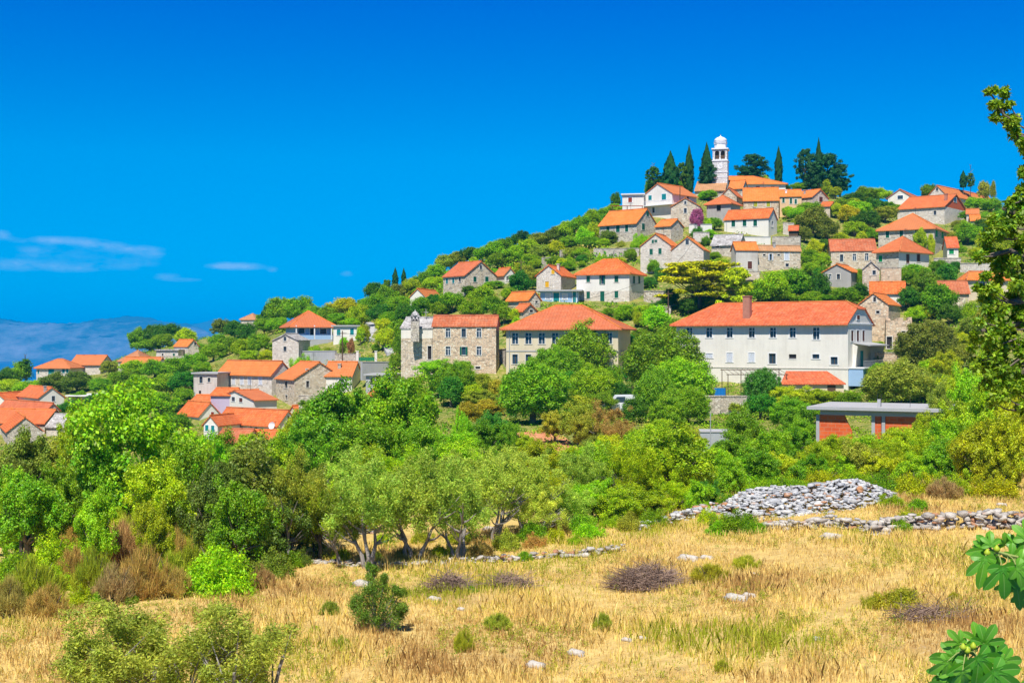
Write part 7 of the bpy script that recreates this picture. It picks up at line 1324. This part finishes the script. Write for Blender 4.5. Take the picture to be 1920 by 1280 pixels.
def fig():
    Y = 5.6; root = empty('fig_tree', (3.1, Y + .3, ground(3.1, Y + .3))); tag(root, 'fig tree with lobed glossy leaves reaching in at lower right corner', 'fig tree'); off = root.location.copy(); rg = random.Random(4); lm = MB(); br = MB(); CA = Vector((0, 0, 0))
    def leaf(px, py, size, ang, face=.6, dy=0.0, droop=.25):
        """px, py: where the stalk meets the blade; ang: direction of the tip in the picture, degrees from right; face: how far the blade turns to the camera"""
        o = px2w(px, py, Y + dy); sz = size * .8 / FPX * Y; a = R(ang); D = Vector((math.cos(a), 0, math.sin(a))); S = Vector((-math.sin(a), 0, math.cos(a))); tilt = R(90 * (1 - face)) * rg.choice((-1, 1)); D = (D * math.cos(tilt * .6) + Vector((0, -1, 0)) * math.sin(tilt * .6)); Nn = D.cross(S).normalized(); S = Nn.cross(D).normalized()
        if Nn.dot(-o) < 0: Nn = -Nn
        lobes = [(0, 1.0, .20), (46, .84, .17), (-46, .84, .17), (98, .5, .16), (-98, .5, .16)]; prev = None
        for (la, ll, lw) in lobes:
            a2 = R(la + rg.uniform(-4, 4)); d = D * math.cos(a2) + S * math.sin(a2); s2 = -D * math.sin(a2) + S * math.cos(a2); ll *= sz * rg.uniform(.92, 1.08); lw *= sz; N_ = 9; L_, M_, R2 = [], [], []
            for i in range(N_):
                t = i / (N_ - 1); w = lw * (.5 + .5 * math.sin(min(1, t / .62) * math.pi / 2) ** 2) if t < .62 else lw * math.sqrt(max(0, 1 - ((t - .62) / .38) ** 2))
                if t > .05: w *= 1 + .07 * math.sin(i * 2.6)
                bend = -Nn * (t * t * droop * ll) + Vector((0, 0, -t * t * droop * .6 * ll)); m = o + d * ll * t + bend; L_.append(m + s2 * w + Nn * w * .22); M_.append(m); R2.append(m - s2 * w + Nn * w * .22)
            for i in range(N_ - 1):
                for A_, B_, u in ((M_, L_, 1), (M_, R2, -1)):
                    f = [A_[i], A_[i + 1], B_[i + 1], B_[i]]; uv = [(0, i / N_), (0, (i + 1) / N_), (.3, (i + 1) / N_), (.3, i / N_)]; lm.face(f if u > 0 else f[::-1], uv if u > 0 else uv[::-1])
        return o
    def spray(nodes, leaves, figs):
        pts = [px2w(x, y, Y + d) for x, y, d in nodes]; br.tube(pts, [.016 - .011 * i / (len(pts) - 1) for i in range(len(pts))], 7)
        for (px, py, sz, ang, fc, dy) in leaves:
            o = leaf(px, py, sz, ang, fc, dy); q = min((pts[i].lerp(pts[i + 1], f / 6) for i in range(len(pts) - 1) for f in range(7)), key=lambda v: (v - o).length); br.tube([q, q.lerp(o, .5) + Vector((0, 0, .012)), o], [.0035, .003, .0025], 5)
        for (px, py, r) in figs:
            c = px2w(px, py, Y - .03); k = r / FPX * Y; fm = MB(); fm.lathe([(0, -1.0 * k), (.6 * k, -.85 * k), (1.0 * k, -.25 * k), (.92 * k, .3 * k), (.5 * k, .9 * k), (.2 * k, 1.3 * k), (0, 1.35 * k)], c, 14); fm.build('fig', 'fig_green', root, off, True)
    spray([(2080, 1130, .3), (2000, 1080, .15), (1930, 1048, 0), (1890, 1040, 0), (1858, 1030, 0)],
          [(1858, 1022, 40, 85, .8, -.03), (1852, 1024, 44, 130, .8, 0), (1848, 1030, 46, 185, .75, 0), (1846, 1046, 66, 262, .8, -.05), (1880, 1064, 72, 275, .95, -.1), (1896, 1046, 52, 40, .8, 0), (1905, 1022, 46, 65, .8, .04), (1915, 1050, 60, -20, .8, -.05), (1902, 1080, 66, 280, .75, -.02), (1925, 1075, 66, 265, .8, 0), (1868, 1044, 50, 235, .6, .1), (1885, 1020, 40, 100, .5, .08), (1925, 1010, 60, 80, .8, 0), (1930, 1100, 60, 270, .7, .1), (1960, 1040, 70, 30, .8, 0), (1860, 1040, 34, 320, .6, .12), (1908, 1064, 56, 330, .9, -.12), (1890, 1090, 40, 262, .6, -.04), (1940, 1060, 70, 250, .9, 0)],
          [(1851, 1036, 6), (1869, 1029, 6)])
    spray([(2060, 1420, .2), (1960, 1330, .05), (1890, 1270, 0), (1840, 1235, 0), (1812, 1218, 0)],
          [(1800, 1205, 44, 130, .8, 0), (1832, 1200, 50, 100, .8, 0), (1845, 1205, 62, 60, .75, -.03), (1792, 1232, 58, 178, .7, 0), (1776, 1240, 50, 215, .75, -.02), (1812, 1226, 40, 150, .6, .05), (1835, 1232, 80, 315, .95, -.1), (1862, 1232, 60, 35, .75, .02), (1880, 1240, 56, 5, .8, 0), (1865, 1258, 84, 325, .95, -.12), (1815, 1240, 60, 255, .85, -.04), (1795, 1252, 50, 240, .7, 0), (1850, 1262, 70, 270, .8, 0), (1790, 1268, 60, 200, .7, .05), (1830, 1262, 60, 245, .9, -.08), (1900, 1300, 70, 350, .9, 0), (1780, 1282, 56, 230, .8, 0), (1822, 1212, 34, 75, .6, .05), (1848, 1222, 44, 20, .6, .1), (1805, 1258, 46, 285, .7, -.1), (1770, 1262, 40, 165, .6, .05)],
          [(1806, 1213, 6), (1814, 1219, 6), (1825, 1211, 6)])
    lm.build('foliage', 'fig_leaf', root, off); 
    tk = MB(); tk.tube([Vector((3.1, Y + .3, off.z - .2)), px2w(2200, 1500, Y + .2), px2w(2120, 1200, Y + .2), px2w(2090, 1020, Y + .2)], [.08, .06, .04, .02], 8)
    tk.tube([px2w(2180, 1440, Y + .2), px2w(2120, 1430, Y + .2), px2w(2060, 1420, Y + .2)], [.04, .03, .016], 7); tk.tube([px2w(2120, 1200, Y + .2), px2w(2100, 1150, Y + .25), px2w(2080, 1130, Y + .3)], [.03, .02, .016], 7); tk.tube([px2w(2090, 1020, Y + .2), px2w(2100, 1000, Y + .2)], [.02, .016], 7); tk.build('trunk', 'bark_grey', root, off)
    br.build('branches', 'fig_stem', root, off)
fig()
# ------------------------------------------------------------ the sea air
def haze():
    m = bpy.data.materials.new('haze'); m.use_nodes = True; t = m.node_tree; t.nodes.clear(); v = t.nodes.new('ShaderNodeVolumePrincipled'); v.inputs['Color'].default_value = (.0, .50, 1, 1); v.inputs['Density'].default_value = HAZE; v.inputs['Anisotropy'].default_value = .0
    o_ = t.nodes.new('ShaderNodeOutputMaterial'); t.links.new(v.outputs[0], o_.inputs['Volume']); MATS['haze'] = m; mb = MB(); mb.box((-15000, -3100, -200), (30000, 0, 0), (0, 23500, 0), (0, 0, 500)); o = mb.build('haze', 'haze'); tag(o, 'thin blue sea haze that fades the mountains', 'haze', kind='stuff')
HAZE = 1.15e-4
haze()
